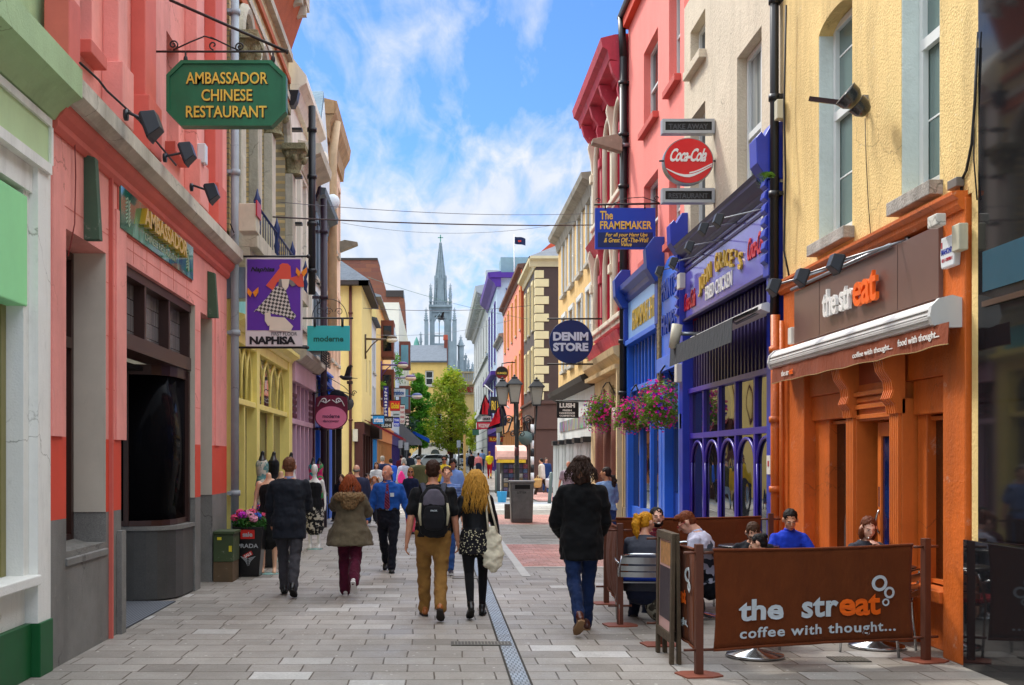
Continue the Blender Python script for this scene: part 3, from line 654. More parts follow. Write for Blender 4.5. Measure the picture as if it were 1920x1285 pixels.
# ---- yellow stucco house above the orange coffee shop
ua,ub=ug+.0,R(1468,0)[0]                                       # 9.43 .. 14.73
STU=M('yellow_stucco','#e2c483',.85,.12,scale=1.2,bump=.012,bs=45,grime=.55,gcol='#7c6238')
t=thing('stucco_house','yellow roughcast house with tall white sash windows above the orange coffee shop','house',(XR,12,0))
w2a,w2b=R(1762,0)[0],R(1690,0)[0]; w1a,w1b=R(1598,0)[0],R(1535,0)[0]; zs=4.10
ops=[(w2a,w2b,zs,7.35,.12,.3),(w1a,w1b,zs+.03,6.62,.14,.3)]
zc=3.86
m=MB(); facade(m,fr,ua,ub,zc,9.4,ops); m.box(fr,ua+.004,R(1822,0)[0]-.002,0,zc-.002,-.5,-.0)
m.box(fr,ua,ub,0,zc,-.9,-7); m.build('wall',STU,t)
RV=M('pale_reveal_paint','#ccd6d2',.75,.10,bump=.01,bs=14,grime=.25)
m=MB()
for a,b,c,d in ((w2a,w2b,zs,7.33),(w1a,w1b,zs+.03,6.5)): m.box(fr,b-.012,b-.002,c,d,-.29,-.004); m.box(fr,a+.002,a+.012,c,d,-.29,-.004)
m.build('window_reveal',RV,t)
GW=glassmat('grey_green_pane','#5f7470',.08)
for a,b,c,d in ((w2a,w2b,zs,7.3),(w1a,w1b,zs+.03,6.6)):
    o=window(t,fr,a+.016,b-.016,c,d,-.22,WP,GW,nx=1,nz=1,t=.075,sill=.13,sm=M('weathered_sill','#a9a29a',.9,.3,bump=.012,bs=40,grime=.7))
    k=MB(); zm=c+1.42; k.box(fr,a+.09,b-.09,zm-.05,zm+.05,-.2,-.145); k.box(fr,a+.09,b-.09,c+.075,c+.14,-.2,-.15); k.box(fr,a+.09,a+.13,c+.14,zm,-.2,-.15); k.box(fr,b-.13,b-.09,c+.14,zm,-.2,-.15); k.build('sash_rail',WP,o)
    k=MB(); um=(a+b)/2; k.box(fr,um-.008,um+.008,c+.1,d-.1,-.225,-.2)
    for q in (.72,2.1,2.85): k.box(fr,a+.1,b-.1,c+q-.008,c+q+.008,-.225,-.2)
    k.build('glazing_bar',M('glazing_white','#e8ecec',.4,0),o)
# ---- orange coffee shopfront
OR=M('orange_paint','#c8621e',.5,.2,scale=1.6,bump=.006,bs=30,grime=.45,gcol='#6e3410',spec=.45)
ORD=M('orange_gloss','#cc6a28',.4,.15,bump=.003,spec=.5,grime=.25,gcol='#6e3410')
t=thing('coffee_shopfront','orange painted shopfront with brown fascia under the yellow roughcast wall','shopfront',(XR,12,0))
R_=lambda px: R(px,0)[0]
RQ=lambda px,w_: R(px,0,XR-w_)[0]
pn0,pn1=R_(1816),R_(1774); pf0,pf1=R_(1512),ub-.12
m=MB()
m.box(fr,pn0,pn1,.0,3.84,-.35,.03); m.box(fr,pf0+.0,pf1,0,3.84,-.35,.03); m.box(fr,pn1,pf0,2.42,3.84,-.35,-.03)      # piers, beam
m.box(fr,pn1,pf0,0,.55,-.4,-.12); m.box(fr,pn1,R_(1700)-.0,2.1,2.42,-.33,-.06); m.box(fr,R_(1590),pf0,2.14,2.42,-.33,-.06)
m.box(fr,RQ(1737,-.1),R_(1700),.55,2.42,-.35,-.10); m.box(fr,RQ(1555,-.1),pf0,.55,2.42,-.35,-.10)
m.build('surround',OR,t,bevel=.01)
m=MB(); m.prof(fr,[(-.1,3.74),(.05,3.74),(.08,3.78),(.08,3.83),(.13,3.86),(.13,3.89),(-.1,3.9)],R_(1815),ub-.05); m.build('cornice',OR,t)
m=MB(); m.box(fr,R_(1775)+.0,R_(1500),3.07,3.69,-.02,.07); fb=m.build('fascia_board',M('brown_fascia','#6d5249',.28,.06,spec=.6),t,bevel=.004)
m=MB(); 
for px in (1697,1548): m.box(fr,R_(px)-.004,R_(px)+.004,3.075,3.685,.0705,.0725)
m.build('panel_joint',M('fascia_joint','#4a3832',.5,0),fb)
WL=M('white_letter','#e4e2dd',.4,.03); OL=M('orange_letter','#f0681c',.4,.03)
ta,tb_=R_(1564),R_(1668); g=MB(); g.text(fr,'the str',ta,ta-(ta-tb_)*.58,3.235,3.53,.10,.035,bold=.018,sp=.95); g.build('lettering',WL,fb)
g=MB(); g.text(fr,'eat',ta-(ta-tb_)*.60,tb_,3.225,3.525,.10,.035,bold=.018,sp=.95); g.build('lettering',OL,fb)
# awning cassette + valance
u_n,u_f=R_(1811),14.35; m=MB(); m.prof(fr,[(.03,2.80),(.03,3.0),(.10,3.03),(.2,3.01),(.265,2.95),(.28,2.87),(.26,2.81),(.2,2.79)],u_n+.06,u_f)
aw=m.build('awning_cassette',M('awning_white','#d9d8d6',.4,.06,grime=.15),t)
m=MB(); m.prof(fr,[(.02,2.78),(.02,3.02),(.11,3.045),(.215,3.02),(.28,2.955),(.295,2.87),(.27,2.80),(.2,2.775)],u_n,u_n+.055); m.prof(fr,[(.02,2.78),(.02,3.02),(.11,3.045),(.215,3.02),(.28,2.955),(.295,2.87),(.27,2.80),(.2,2.775)],u_f,u_f+.05); m.build('end_cap',M('awning_grey','#c4c4c2',.4,.05),aw)
m=MB(); 
for i in range(3): m.box(fr,u_n+.06,u_f,2.845+.04*i,2.849+.04*i,.27,.283)
m.build('ridge',M('awning_line','#a9a8a6',.4,.0),aw)
u0v=R(1773,0,XR-.27)[0]; VAL=cloth('#7d3a1c',.1)
m=MB(); nn_=40; P0=[fr(u0v+(u_f-.03-u0v)*i/nn_,2.795,.24+.004*math.sin(i*1.3)) for i in range(nn_+1)]; P1=[fr(u0v+(u_f-.03-u0v)*i/nn_,2.615+.006*math.sin(i*.9),.25+.010*math.sin(i*.8)) for i in range(nn_+1)]
m.rings([[a,b,b+fr(0,0,.004)-fr(0,0,0),a+fr(0,0,.004)-fr(0,0,0)] for a,b in zip(P0,P1)]); va=m.build('valance',VAL,t)
m=MB(); m.tube([p+Vector((0,0,.002)) for p in P1],.005,6); m.build('hem',M('hem_cream','#b9a06a',.8,.1),va)
def RA(px): return R(px,0,XR-.25)[0]
g=MB(); g.text(fr,'coffee with thought...',RA(1601),RA(1676),2.665,2.735,.262,.004,bold=.012); g.text(fr,'food with thought...',RA(1686),RA(1764),2.668,2.75,.262,.004,bold=.012); g.text(fr,'the str',RA(1468),RA(1482),2.67,2.735,.268,.004,bold=.01); g.build('lettering',WL,va)
g=MB(); g.text(fr,'eat',RA(1482.5),RA(1490),2.67,2.735,.268,.004,bold=.01); g.build('lettering',OL,va)
# fluted pilasters + brackets
m=MB(); cb_=MB()
for px in (1603,1687):
    u=R(px,0,XR)[0]
    for i in range(5): m.box(fr,u-.11+i*.045,u-.078+i*.045,.12,2.26,.0,.06)
    m.box(fr,u-.13,u+.13,.0,2.26,-.33,.03); m.box(fr,u-.14,u+.14,0,.14,-.05,.08)
    s_=[(.0,2.12),(.075,2.12),(.085,2.2),(.13,2.26),(.10,2.34),(.11,2.42),(.18,2.52),(.2,2.62),(.17,2.70),(.13,2.74),(.0,2.74)]
    cb_.prof(fr,s_,u-.13,u+.13)
    for i in range(5): cb_.prof(fr,[(w_+.012,v_) for w_,v_ in s_[1:-1]]+[(.03,2.7),(.03,2.14)],u-.115+i*.05,u-.090+i*.05)
m.build('pilaster',ORD,t,bevel=.004); cb_.build('bracket',ORD,t)
uA,uB=R_(1690)+.0,R_(1600)
m=MB()
for z,d in ((2.10,.035),(2.2,.05),(2.27,.03),(2.33,.06)): m.box(fr,uA+.05,uB-.05,z,z+.045,-.2,d)
m.box(fr,uA,uB,2.08,2.45,-.22,.01); m.build('door_lintel',ORD,t,bevel=.004)
m=MB(); m.box(fr,uA+.12,uB-.12,2.42,2.8,-.1,.004); m.build('panel',M('brown_red_panel','#a5492a',.45,.1),t)
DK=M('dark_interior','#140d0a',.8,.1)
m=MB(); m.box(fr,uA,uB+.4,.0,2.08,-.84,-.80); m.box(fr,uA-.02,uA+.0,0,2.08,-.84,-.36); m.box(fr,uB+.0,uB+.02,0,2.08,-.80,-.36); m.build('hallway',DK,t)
# open door leaf, swung inwards
dl=MB(); um=(uA+uB)/2
dl.box(fr,11.22,11.31,.05,2.06,-.13,-.08); dl.box(fr,11.69,11.78,.05,2.06,-.13,-.08); dl.box(fr,11.31,11.69,1.92,2.06,-.13,-.08); dl.box(fr,11.31,11.69,.05,.4,-.13,-.08)
do=dl.build('door',ORD,t,bevel=.004); g=MB(); g.box(fr,11.312,11.688,.4,1.92,-.115,-.10); g.build('pane',glassmat('blue_reflect','#0c1a46',.05),do)
g=MB(); g.smooth=True; g.tube([fr(11.735,.95+.24*i/10,-.08+.035*math.sin(a)) for i,a in [(i,math.pi*i/10) for i in range(0,11)]],.011,8); g.smooth=False; g.box(fr,11.72,11.75,1.22,1.42,-.08,-.076)
g.build('handle',M('steel','#b8b8ba',.2,.05,metal=1),do)
for a,b,c,d in ((pn1+.01,RQ(1731,-.2),.58,2.08),(R_(1588),RQ(1553,-.2),.58,2.12)):
    window(t,fr,a,b,c,d,-.2,ORD,glassmat('brown_glass','#1e1008',.05,curt='#3a1c0a'),nz=1,t=.035)
m=MB(); m.box(fr,pn1,R_(1700),.46,.56,-.3,.06); m.box(fr,R_(1588),pf0,.46,.56,-.3,.02); m.build('sill',OR,t,bevel=.006)
# recessed mouldings of near window return
tag(downpipe('orange_downpipe',fr,ub-.02,0,3.5,OR,'orange painted drainpipe pair between the purple shop and orange shop',r=.06,w=.1,n=4),None,None)
m=MB(); m.smooth=True; m.tube([fr(ub-.26,0,.09),fr(ub-.26,3.4,.09)],.03,8); tag(m.build('orange_pipe',OR),'thin orange pipe running up the far pier of the coffee shop','pipe')
# spot lamps on arms over the fascia
SB=M('lamp_black','#24262b',.4,.1); STL=M('galvanised','#8d9094',.35,.15,metal=.7)
def flood(frm,u,v,w_,du,dv,dw,label,group,s=1.0,arm=None,double=False,name='spot_lamp'):
    """arm from wall point (u,v,0) to the head (u+du,v+dv,dw); the head tilts back to the wall"""
    r=thing(name,label,'spot lamp',frm(u,v,0),group); m=MB(); m.smooth=True
    hd=frm(u+du,v+dv,dw); w0=arm or 0; m.tube([frm(u,v,w0),frm(u,v+(.02 if arm else 0),w0+.04),hd],.011*s,7); m.tube([frm(u,v,w0),frm(u,v,w0+.03)],.04*s,10)
    m.build('arm',STL if not double else SB,r)
    m=MB(); A=lambda a,b,c: hd+(frm(a*s,b*s,c*s)-frm(0,0,0))
    q=[A(-.09,.06,-.06),A(.09,.06,-.06),A(.09,-.10,-.0),A(-.09,-.10,-.0)]; q2=[A(-.065,.075,.03),A(.065,.075,.03),A(.065,-.04,.07),A(-.065,-.04,.07)]
    q3=[p+(frm(0,-.02*s,-.012*s)-frm(0,0,0)) for p in q]
    m.rings([q3,q,q2]); m.build('lamp_head',SB,r,bevel=.006)
    m=MB(); m.quad(*[p*.97+hd*.03+(frm(0,-.0235*s,-.014*s)-frm(0,0,0)) for p in q]); m.build('lens',M('lamp_lens','#8c9094',.15,.05),r)
    return r
for i,(px,py,lx,ly,lab) in enumerate(((1690,455,1566,492,'black spot lamp nearest the word eat over the brown fascia'),(1612,482,1502,518,'middle black spot lamp over the far end of the brown fascia'),(1550,508,1450,536,'black spot lamp at the far corner of the brown fascia beside the purple shop'))):
    u,v=R(px,py,XR-.07); s_=(px-820)/(XR-.07); 
    X2=.62; c=XR-X2; uu=F*c/(lx-820); vv=H+(860-ly)*c/(lx-820); flood(fr,u,v+.02,0,uu-u,vv-v-.02,X2,lab,'lamps over the coffee shop fascia')
m=MB(); m.smooth=True; a=fr(R_(1690),3.70,.10); b=fr(R_(1500),3.72,.10); m.tube([a,b],.02,8); tag(m.build('lamp_rail',STL),'thin metal rail along the top of the brown fascia','rail')
# double black floodlight on the yellow wall
u,v=R(1625,190); c=XR-.42; r=thing('floodlight','black double floodlight pointing down between the two yellow wall windows','floodlight',fr(u,v,0))
m=MB(); m.smooth=True; m.tube([fr(u,v-.02,0),fr(u,v-.05,.15)],.03,8); m.smooth=False; m.box(fr,u-.05,u+.05,v-.12,v+.05,.0,.04); m.build('bracket',STL,r)
for k_,(lx,ly,rr_) in enumerate(((1612,200,.10),(1592,182,.125))):
    X2=.25+.16*k_; cc=XR-X2; uu=F*cc/(lx-820); vv=H+(860-ly)*cc/(lx-820); p=fr(uu,vv,X2); m=MB(); m.smooth=True; tn=(fr(0,.62,.78)-fr(0,0,0)).normalized(); rs=[(p-tn*.10,.035),(p-tn*.085,rr_*.62),(p-tn*.03,rr_*.93),(p+tn*.04,rr_),(p+tn*.05,rr_*1.04)]
    m.tube([a for a,_ in rs],[b for _,b in rs],18); m.build('lamp_bowl',M('glossy_black','#1a1b1f',.25,.05,spec=.7),r)
m=MB(); pa=fr(R(1575,0,XR-.5)[0],5.36,.5); m.tube([fr(u+.35,v+.13,.46),fr(u,v-.03,.14)],.035,4); m.build('lamp_cover',M('glossy_black','#1a1b1f',.25,.05,spec=.7),r)
def cable(pts,r_=.006,name='cable',label='',mat=None,sag=0):
    m=MB(); m.smooth=True; m.tube(pts,r_,6); o=m.build(name,mat or M('cable_black','#1b1918',.6,.1)); tag(o,label,'cable'); return o
rp=lambda px,py,w_=.015: fr(R(px,py,XR-w_)[0],R(px,py,XR-w_)[1],w_)
cable([rp(1622,222),rp(1624,300),rp(1628,380),rp(1634,460)],.004,label='thin dark cable hanging straight down under the double floodlight')
cable([rp(1832,90),rp(1828,190),rp(1822,270),rp(1812,320),rp(1800,345)],.012,label='thick black cable curving down the yellow wall beside the black granite')
cable([rp(1833,60),rp(1826,200),rp(1826,300),rp(1832,375)],.006,label='thin black cable looping down the edge of the yellow wall')
cable([rp(1800,345),rp(1803,370),rp(1795,392),rp(1770,405),rp(1750,412),rp(1700,440)],.012,label='bundle of cables across the top of the orange cornice',r_=None) if False else cable([rp(1803,345),rp(1803,372),rp(1792,392),rp(1765,405),rp(1740,420)],.012,label='bundle of cables running across the top of the orange cornice')
m=MB(); u,v=R(1800,345); m.box(fr,u-.09,u+.09,v-.04,v+.04,0,.07); tag(m.build('junction_box',M('box_grey','#6a6660',.6,.2,grime=.3),bevel=.008),'small dark junction box high on the yellow wall','junction box')
m=MB(); u,v=R(1816,446); m.box(fr,u-.07,u+.07,v-.11,v+.11,.03,.11); tag(m.build('meter_box',M('box_cream','#bdb8a2',.6,.15,grime=.4),bevel=.01),'cream meter box at the near top corner of the orange shop','meter box')
u,v=R(1796,472); m=MB(); m.poly(fr,[(u-.12,v-.13),(u+.12,v-.13),(u+.14,v-.02),(u+.12,v+.13),(u-.12,v+.13),(u-.14,v-.02)],.032,.09); o=m.build('alarm_box',M('alarm_white','#d5d9dc',.35,.05),bevel=.01); tag(o,'white alarm box with blue and red lettering on the orange pier','alarm box')
g=MB(); g.text(fr,'MAHONY',u+.11,u-.11,v-.02,v+.03,.09,.003,bold=.02); g.build('lettering',M('alarm_blue','#2a3a9a',.4,0),o); g=MB(); g.text(fr,'021-4309811',u+.10,u-.10,v-.08,v-.05,.09,.003,bold=.01); g.box(fr,u+.09,u+.11,v+.04,v+.09,.09,.093); g.build('lettering',M('alarm_red','#b0303a',.4,0),o)
m=MB(); u,v=R(1767,415,XR-.13); m.box(fr,u-.09,u+.09,v-.05,v+.05,.135,.22); tag(m.build('security_light',M('box_white','#cfccc2',.5,.1,grime=.3),bevel=.01),'small white box light on top of the orange cornice','light box')
m=MB(); u,v=R(1494,630); m.box(fr,u-.07,u+.07,v-.1,v+.1,.0,.09); tag(m.build('intercom_box',M('box_white2','#cfccc2',.5,.1,grime=.3),bevel=.01),'small white box at the far end of the brown fascia','utility box')
m=MB(); u,v=R(1473,206); m.box(fr,u-.05,u+.08,v-.12,v+.12,.03,.12); tag(m.build('service_box',M('box_cream','#bdb8a2',.6,.15,grime=.4),bevel=.01),'pale service box on the black drainpipe beside the yellow wall','service box')
tag(downpipe('black_downpipe',fr,ub+.06,3.2,9.3,BL,'black drainpipe between the cream wall and the yellow wall',r=.055,w=.09,n=5),None,None)
cable([rp(1474,10,.1),rp(1470,200,.1),rp(1473,330,.12),rp(1470,470,.1),rp(1480,520,.1)],.012,label='tangle of dark cables beside the black drainpipe')

# ---- cream house with purple chicken shop
uc,ud=ub+.12,R_(1283)
t=thing('cream_house','cream rendered house with white framed windows above the purple shop','house',(XR,17.5,0))
CR=M('cream_render','#d0c3ac',.85,.08,scale=1,bump=.012,bs=25,grime=.3,gcol='#6a6050')
def zat(px,py,c=XR): return R(px,py,c)[1]
wa,wb=R_(1428),R_(1382); wc=zat(1428,300)-.2; wd=zat(1428,48)
wc=5.2; wc=zat(1428,325); 
w3a,w3b=R_(1321),R_(1303); 
ops=[(wa,wb,wc,wd,0,.25),(w3a-.05,w3b+.35,zat(1310,118)+.05,9,0,.25),(w3a-.05,w3b+.35,5.4,zat(1321,190),0,.25),(wa,wb,zat(1380,-60)+1.2,9.2,0,.25)]
ops=ops[:3]
m=MB(); facade(m,fr,uc,ud,5.2,9.6,ops); m.box(fr,uc+.001,ud-.001,0,5.2,-1.6,-7); m.build('wall',CR,t)
window(t,fr,wa+.01,wb-.01,wc,wd-.01,-.2,WP,glassmat('grey_pane','#5d686b',.1,curt='#a8aca8'),nz=1,t=.07,sill=None)
k=MB(); um=wa+(wb-wa)*.35; zmid=zat(1410,232); k.box(fr,wa+.08,wb-.08,zmid-.05,zmid+.04,-.19,-.13); k.box(fr,um-.04,um+.04,wc+.07,wd-.07,-.19,-.125); k.build('mullion',WP,t)
for o_ in ops[1:3]: window(t,fr,o_[0]+.01,o_[1]-.01,o_[2],o_[3]-.01,-.2,WP,GL,nz=1,t=.06,sill=.14,sm=CR)
# purple shop
PU=M('purple_gloss','#3a28a0',.32,.12,spec=.6,bump=.002,grime=.15,gcol='#120c30'); PUD=M('purple_dark','#22144f',.4,.15,spec=.5)
PF=M('purple_fascia','#6a62b8',.12,.08,spec=.7)
t=thing('chicken_shopfront','purple shopfront with arched window frames and gold lettering under the cream wall','shopfront',(XR,17.5,0))
ztop=zat(1452,330); zf1=zat(1452,362); zf0=zat(1452,507)   # cornice top, fascia top/bottom
m=MB(); m.prof(fr,[(-.2,zf1-.02),(.05,zf1-.02),(.09,zf1+.02),(.09,zf1+.06),(.15,zf1+.1),(.22,zf1+.17),(.22,ztop),(.26,ztop+.03),(-.2,ztop+.12)],uc+.3,ud-.28); m.build('cornice',PUD,t)
m=MB(); m.box(fr,uc+.3,ud-.28,zf0,zf1-.022,-.2,.04); fb=m.build('fascia_board',PF,t)
m=MB(); 
for z,d in ((zf1-.10,.07),(zf1-.20,.055),(zf0-.06,.09)): m.box(fr,uc+.3,ud-.28,z,z+.04,.0,d)
m.build('moulding',PUD,fb)
def serif(mb,frf,s,a,b,c,d,w_,dd): mb.text(frf,s,a,b,c,d,w_,dd,bold=.02)
GO=M('gold_letter','#d8b23c',.3,.08,metal=.35,spec=.6); g=MB()
word="JOHN GRACE'S"; ga,gb=R_(1316),R_(1400)
for i,ch in enumerate(word):
    if ch==' ': continue
    f=(i+.5)/len(word); u=ga+(gb-ga)*f; arc=.24*math.sin(math.pi*f); zc_=zf0+.34+arc; hh=.30 if i in(0,5) else .25
    cw=abs(gb-ga)/len(word)*(.40 if ch!="'" else .12); tilt=(.5-f)*.3
    fx=lambda a_,b_,c_,u=u,zc_=zc_,tl=tilt: fr(u+(a_-u)*math.cos(tl)+(b_-zc_)*math.sin(tl)*1,zc_+(b_-zc_)*math.cos(tl)-(a_-u)*math.sin(tl)*1,c_)
    g.text(fx,ch,u+cw,u-cw,zc_-hh/2+(hh*.6 if ch=="'" else 0),zc_+hh/2,.045,.03,bold=.012)
g.build('lettering',GO,fb,smooth=False)
g=MB(); g.text(fr,'FRIED CHICKEN',R_(1329),R_(1379),zf0+.1,zf0+.32,.045,.015,bold=.006); g.build('lettering',WL,fb)
g=MB(); CC=M('red_letter','#c8202c',.3,.05,spec=.6)
for a,b,zz_ in ((R_(1408),R_(1441),zf0+.30),(R_(1288),R_(1309),zf0+.12)): g.text(fr,'Coca-Cola',a,b,zz_,zz_+.30,.045,.015,bold=.012,sp=.95,shear=.25)
g.build('lettering',CC,fb)
# scrolled end consoles
for k_,(a,b) in enumerate(((uc+.0,uc+.3),(ud-.28,ud))):
    m=MB(); m.box(fr,a,b,0,zf0-.1,-.1,.09); m.box(fr,a+.02,b-.02,zf0-.1,ztop-.1,-.1,.14); m.prof(fr,[(-.1,ztop-.1),(.16,ztop-.1),(.30,ztop+.1),(.31,ztop+.42),(.24,ztop+.5),(.2,ztop+.44),(.1,ztop+.62),(-.1,ztop+.62)],a-.02,b+.02)
    for i in range(7): z=zf0+.05+i*.16; m.prof(fr,[(.14,z),(.19,z+.04),(.17,z+.13),(.14,z+.15)],a+.05,b-.05)
    m.build('console',M('console_blue','#2436a8',.35,.15,spec=.6),t,bevel=.01)
# striped ventilation band (slats), bars
zb0=zat(1452,640); zb0=2.9; ztr=zb0
n=N('striped_band'); wv=n.new('ShaderNodeTexWave',bands_direction='Y'); wv.inputs['Scale'].default_value=1; n.l.new(n.map((1,1,1)),wv.inputs[0])
m=MB(); m.box(fr,uc+.3,ud-.28,ztr,zf0-.062,-.14,-.10); m.build('transom_panel',M('cream_slats','#a8925e',.6,.15),t)
m=MB(); k=26
for i in range(k): u=uc+.36+(ud-uc-.7)*i/k; m.box(fr,u,u+.07,ztr,zf0-.064,-.099,-.06)
m.build('transom_slats',PUD,t)
# awning
AWG=cloth('#303338',.1); a1,a2=uc+.12,19.2
m=MB(); m.prof(fr,[(.03,3.62),(.12,3.70),(.2,3.68),(.21,3.61),(.12,3.57),(.03,3.57)],a1,a2); m.build('awning_cassette',M('awning_white','#d9d8d6',.4,.06,grime=.15),t)
m=MB(); m.prof(fr,[(.20,3.66),(.54,3.51),(.55,3.20),(.545,3.20),(.532,3.505),(.20,3.65)],a1+.15,a2-.05); m.build('awning',AWG,t)
m=MB(); m.smooth=True
for u in (a1+.3,a2-.3): m.tube([fr(u,3.6,.15),fr(u+.4,3.5,.35),fr(u,3.5,.52)],.018,8)
m.build('awning_arm',STL,t)
# window frames
u0,u1=uc+.3,ud-.28; zsill=.55; zm1=2.08; zm2=ztr
GP=glassmat('shop_glass','#12161a',.02); GP.node_tree.nodes['Principled BSDF'].inputs['IOR'].default_value=1.75
m=MB(); m.box(fr,u0,u1,0,zsill,-.2,.0); m.box(fr,u0,u1,zsill,zsill+.06,-.2,.06); m.box(fr,u0,u1,zm1-.04,zm1+.05,-.1,-.025); m.box(fr,u0,u1,zm2-.08,zm2,-.2,-.0)
nb=5; xs=[u0+(u1-u0)*i/nb for i in range(nb+1)]
for i,x in enumerate(xs): m.box(fr,x-.04,x+.04,zsill+.06,zm2-.08,-.1,-.03)
wf=m.build('window_frame',PU,t,bevel=.004)
m=MB(); m.smooth=True
for i in range(nb):
    a,b=xs[i]+.05,xs[i+1]-.05; um=(a+b)/2; hw=(b-a)/2
    m.tube([fr(um-hw*math.cos(q),zm1-.45+.36*math.sin(q),-.06) for q in [math.pi*j/14 for j in range(15)]],.024,8)
    m.tube([fr(a+.01,zsill+.06,-.06),fr(a+.01,zm1-.45,-.06)],.018,8); m.tube([fr(b-.01,zsill+.06,-.06),fr(b-.01,zm1-.45,-.06)],.018,8)
m.build('arched_mullion',PU,wf)
g=MB(); g.box(fr,u0+.01,u1-.01,zsill,zm2,-.09,-.08); g.build('pane',GP,wf)
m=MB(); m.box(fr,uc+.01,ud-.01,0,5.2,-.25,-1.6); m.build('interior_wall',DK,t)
m=MB(); u,v=R(1463,872); m.box(fr,uc+.06,uc+.22,v-.12,v+.12,.095,.11); o=m.build('notice_sign',M('sign_white','#d9d6d0',.4,.05)); tag(o,'small white notice with a red mark on the near purple pier','notice sign')
g=MB(); g.box(fr,uc+.11,uc+.17,v-.02,v+.05,.11,.114); g.build('emblem',M('alarm_red','#b0303a',.4,0),o)
for i,(px,py,lx,ly) in enumerate(((1423,388,1346,412),(1362,418,1318,428),(1336,450,1292,462),(1300,478,1262,492),(1262,500,1236,508))):
    if px>1283: uu,vv=R(px,py,XR-.2)
    else: uu,vv=R(px,py,XR-.1)
    c=XR-.75; lu,lv=F*c/(lx-820),H+(860-ly)*c/(lx-820)
    flood(fr,uu,vv,0,lu-uu,lv-vv,.75,['dark spot lamp on a blue arm nearest over the purple fascia','second dark spot lamp over the purple fascia','third dark spot lamp over the purple fascia','dark spot lamp over the far end of the purple fascia','dark spot lamp over the narrow blue doorway'][i],'lamps over the purple shop fascia',s=.95)
u,v=R(1436,425,XR-.1); m=MB(); m.box(fr,u-.09,u+.09,v-.14,v+.14,.04,.14); tag(m.build('alarm_box_white',M('box_white','#cfccc2',.5,.1,grime=.3),bevel=.01),'white alarm box at the near end of the purple fascia','alarm box')
u,v=R(1287,528,XR-.1); m=MB(); m.box(fr,u-.12,u+.12,v-.13,v+.13,.14,.24); tag(m.build('alarm_box_cream',M('box_white','#cfccc2',.5,.1,grime=.3),bevel=.01),'cream alarm box at the far end of the purple fascia','alarm box')
# security camera tube, fern
u,v=R(1264,632,XR-.55); r=thing('security_camera','white tube camera hanging from the corner of the purple shop','camera',fr(u,v,.1))
m=MB(); m.smooth=True; m.tube([fr(u,v-.18,.56),fr(u,v+.2,.50)],[.08,.085],14); m.build('camera_housing',M('box_cream','#bdb8a2',.6,.15,grime=.4),r)
m=MB(); m.smooth=True; m.tube([fr(u,v+.05,.5),fr(u,v+.05,.1)],.03,8); m.build('bracket',STL,r)
def leafy(mb,c,rx,ry,rz,n,s,rnd,shell=.0,flat=.5):
    for _ in range(n):
        d=Vector((rnd.gauss(0,1),rnd.gauss(0,1),rnd.gauss(0,1))); d.normalize(); q=(shell+(1-shell)*rnd.random()**.5)
        p=Vector(c)+Vector((d.x*rx*q,d.y*ry*q,d.z*rz*q)); a=Vector((rnd.gauss(0,1),rnd.gauss(0,1),rnd.gauss(0,flat))).normalized(); b=a.orthogonal().normalized(); b=(Matrix.Rotation(rnd.uniform(0,6.28),3,a)@b)
        k=s*rnd.uniform(.6,1.3); mb.add([p-a*k,p-b*k*.45+a*k*.1,p+a*k,p+b*k*.45+a*k*.1],[(0,1,2,3)])
LG=M('fern_green','#5c8a2a',.6,.3,scale=12)
rnd=random.Random(3); m=MB(); u,v=R(1448,318,XR-.2); base=fr(u,v-.1,.2)
for i in range(12):
    a=rnd.uniform(-1,1); L_=rnd.uniform(.2,.34); dr=Vector((-.6,a*.9,.7)).normalized()
    for j in range(9):
        f=(j+1)/9; p=base+dr*L_*f+Vector((0,0,-.22*f*f)); 
        for sg in(-1,1): q=dr.cross(Vector((0,0,1))).normalized()*sg*.05*(1.1-f); m.add([p,p+q+dr*.02,p+q*1.0-dr*.015,p-dr*.02],[(0,1,2,3)])
tag(m.build('fern',LG,recalc=False),'green fern growing on top of the near purple console','plant')
# ---- pink house with blue framemaker shop
ue,uf=ud,R_(1178)
PK=M('pink_render','#f0877c',.8,.07,scale=.8,bump=.006,bs=25,grime=.15,gcol='#8a4038')
t=thing('pink_house','pink rendered house with black gutter above the blue picture frame shop','house',(XR,23,0))
pa,pb=R_(1232),R_(1208); qa=R_(1281)
zsA=zat(1232,212); zsB=zat(1232,560); ztp=zat(1208,130)
ops=[(pa-.1,pb+.05,zsA,10.2,0,.25),(pa-.1,pb+.05,5.8,zat(1208,350),0,.25),(ue+.35,ue+1.35,zat(1281,130),10.5,0,.25),(ue+.35,ue+1.35,5.7,6.95,0,.25)]
ztopP=11.7
m=MB(); facade(m,fr,ue,uf,5.3,ztopP,ops); m.box(fr,ue+.001,uf-.001,0,3.9,-1.6,-7); m.build('wall',PK,t)
for o_ in ops: 
    w_=window(t,fr,o_[0]+.01,o_[1]-.01,o_[2],o_[3]-.01,-.2,WP,GL,nz=2,nx=2,t=.06,sill=.13,sm=M('pink_sill','#c4584e',.8,.1))
m=MB(); m.smooth=True
gp=[fr(ue-.1,ztopP+.05,.16),fr(uf+.1,ztopP+.05,.16)]; m.tube(gp,.085,10); m.build('gutter',BL,t)
m=MB(); m.box(fr,ue,uf,ztopP-.25,ztopP-.002,0,.14); m.build('eaves',M('eaves_red','#d0482c',.7,.1),t)
m=MB(); m.prof(fr,[(.2,ztopP+.1),(-3.5,ztopP+2.6),(-7,ztopP+.1)],ue,uf); m.build('roof',M('slate','#4b5058',.7,.15),t)
tag(downpipe('black_downpipe',fr,uf-.05,2.6,ztopP-.9,BL,'black drainpipe between the pink house and the crimson arcade house',r=.09,w=.12,n=7),None,None)
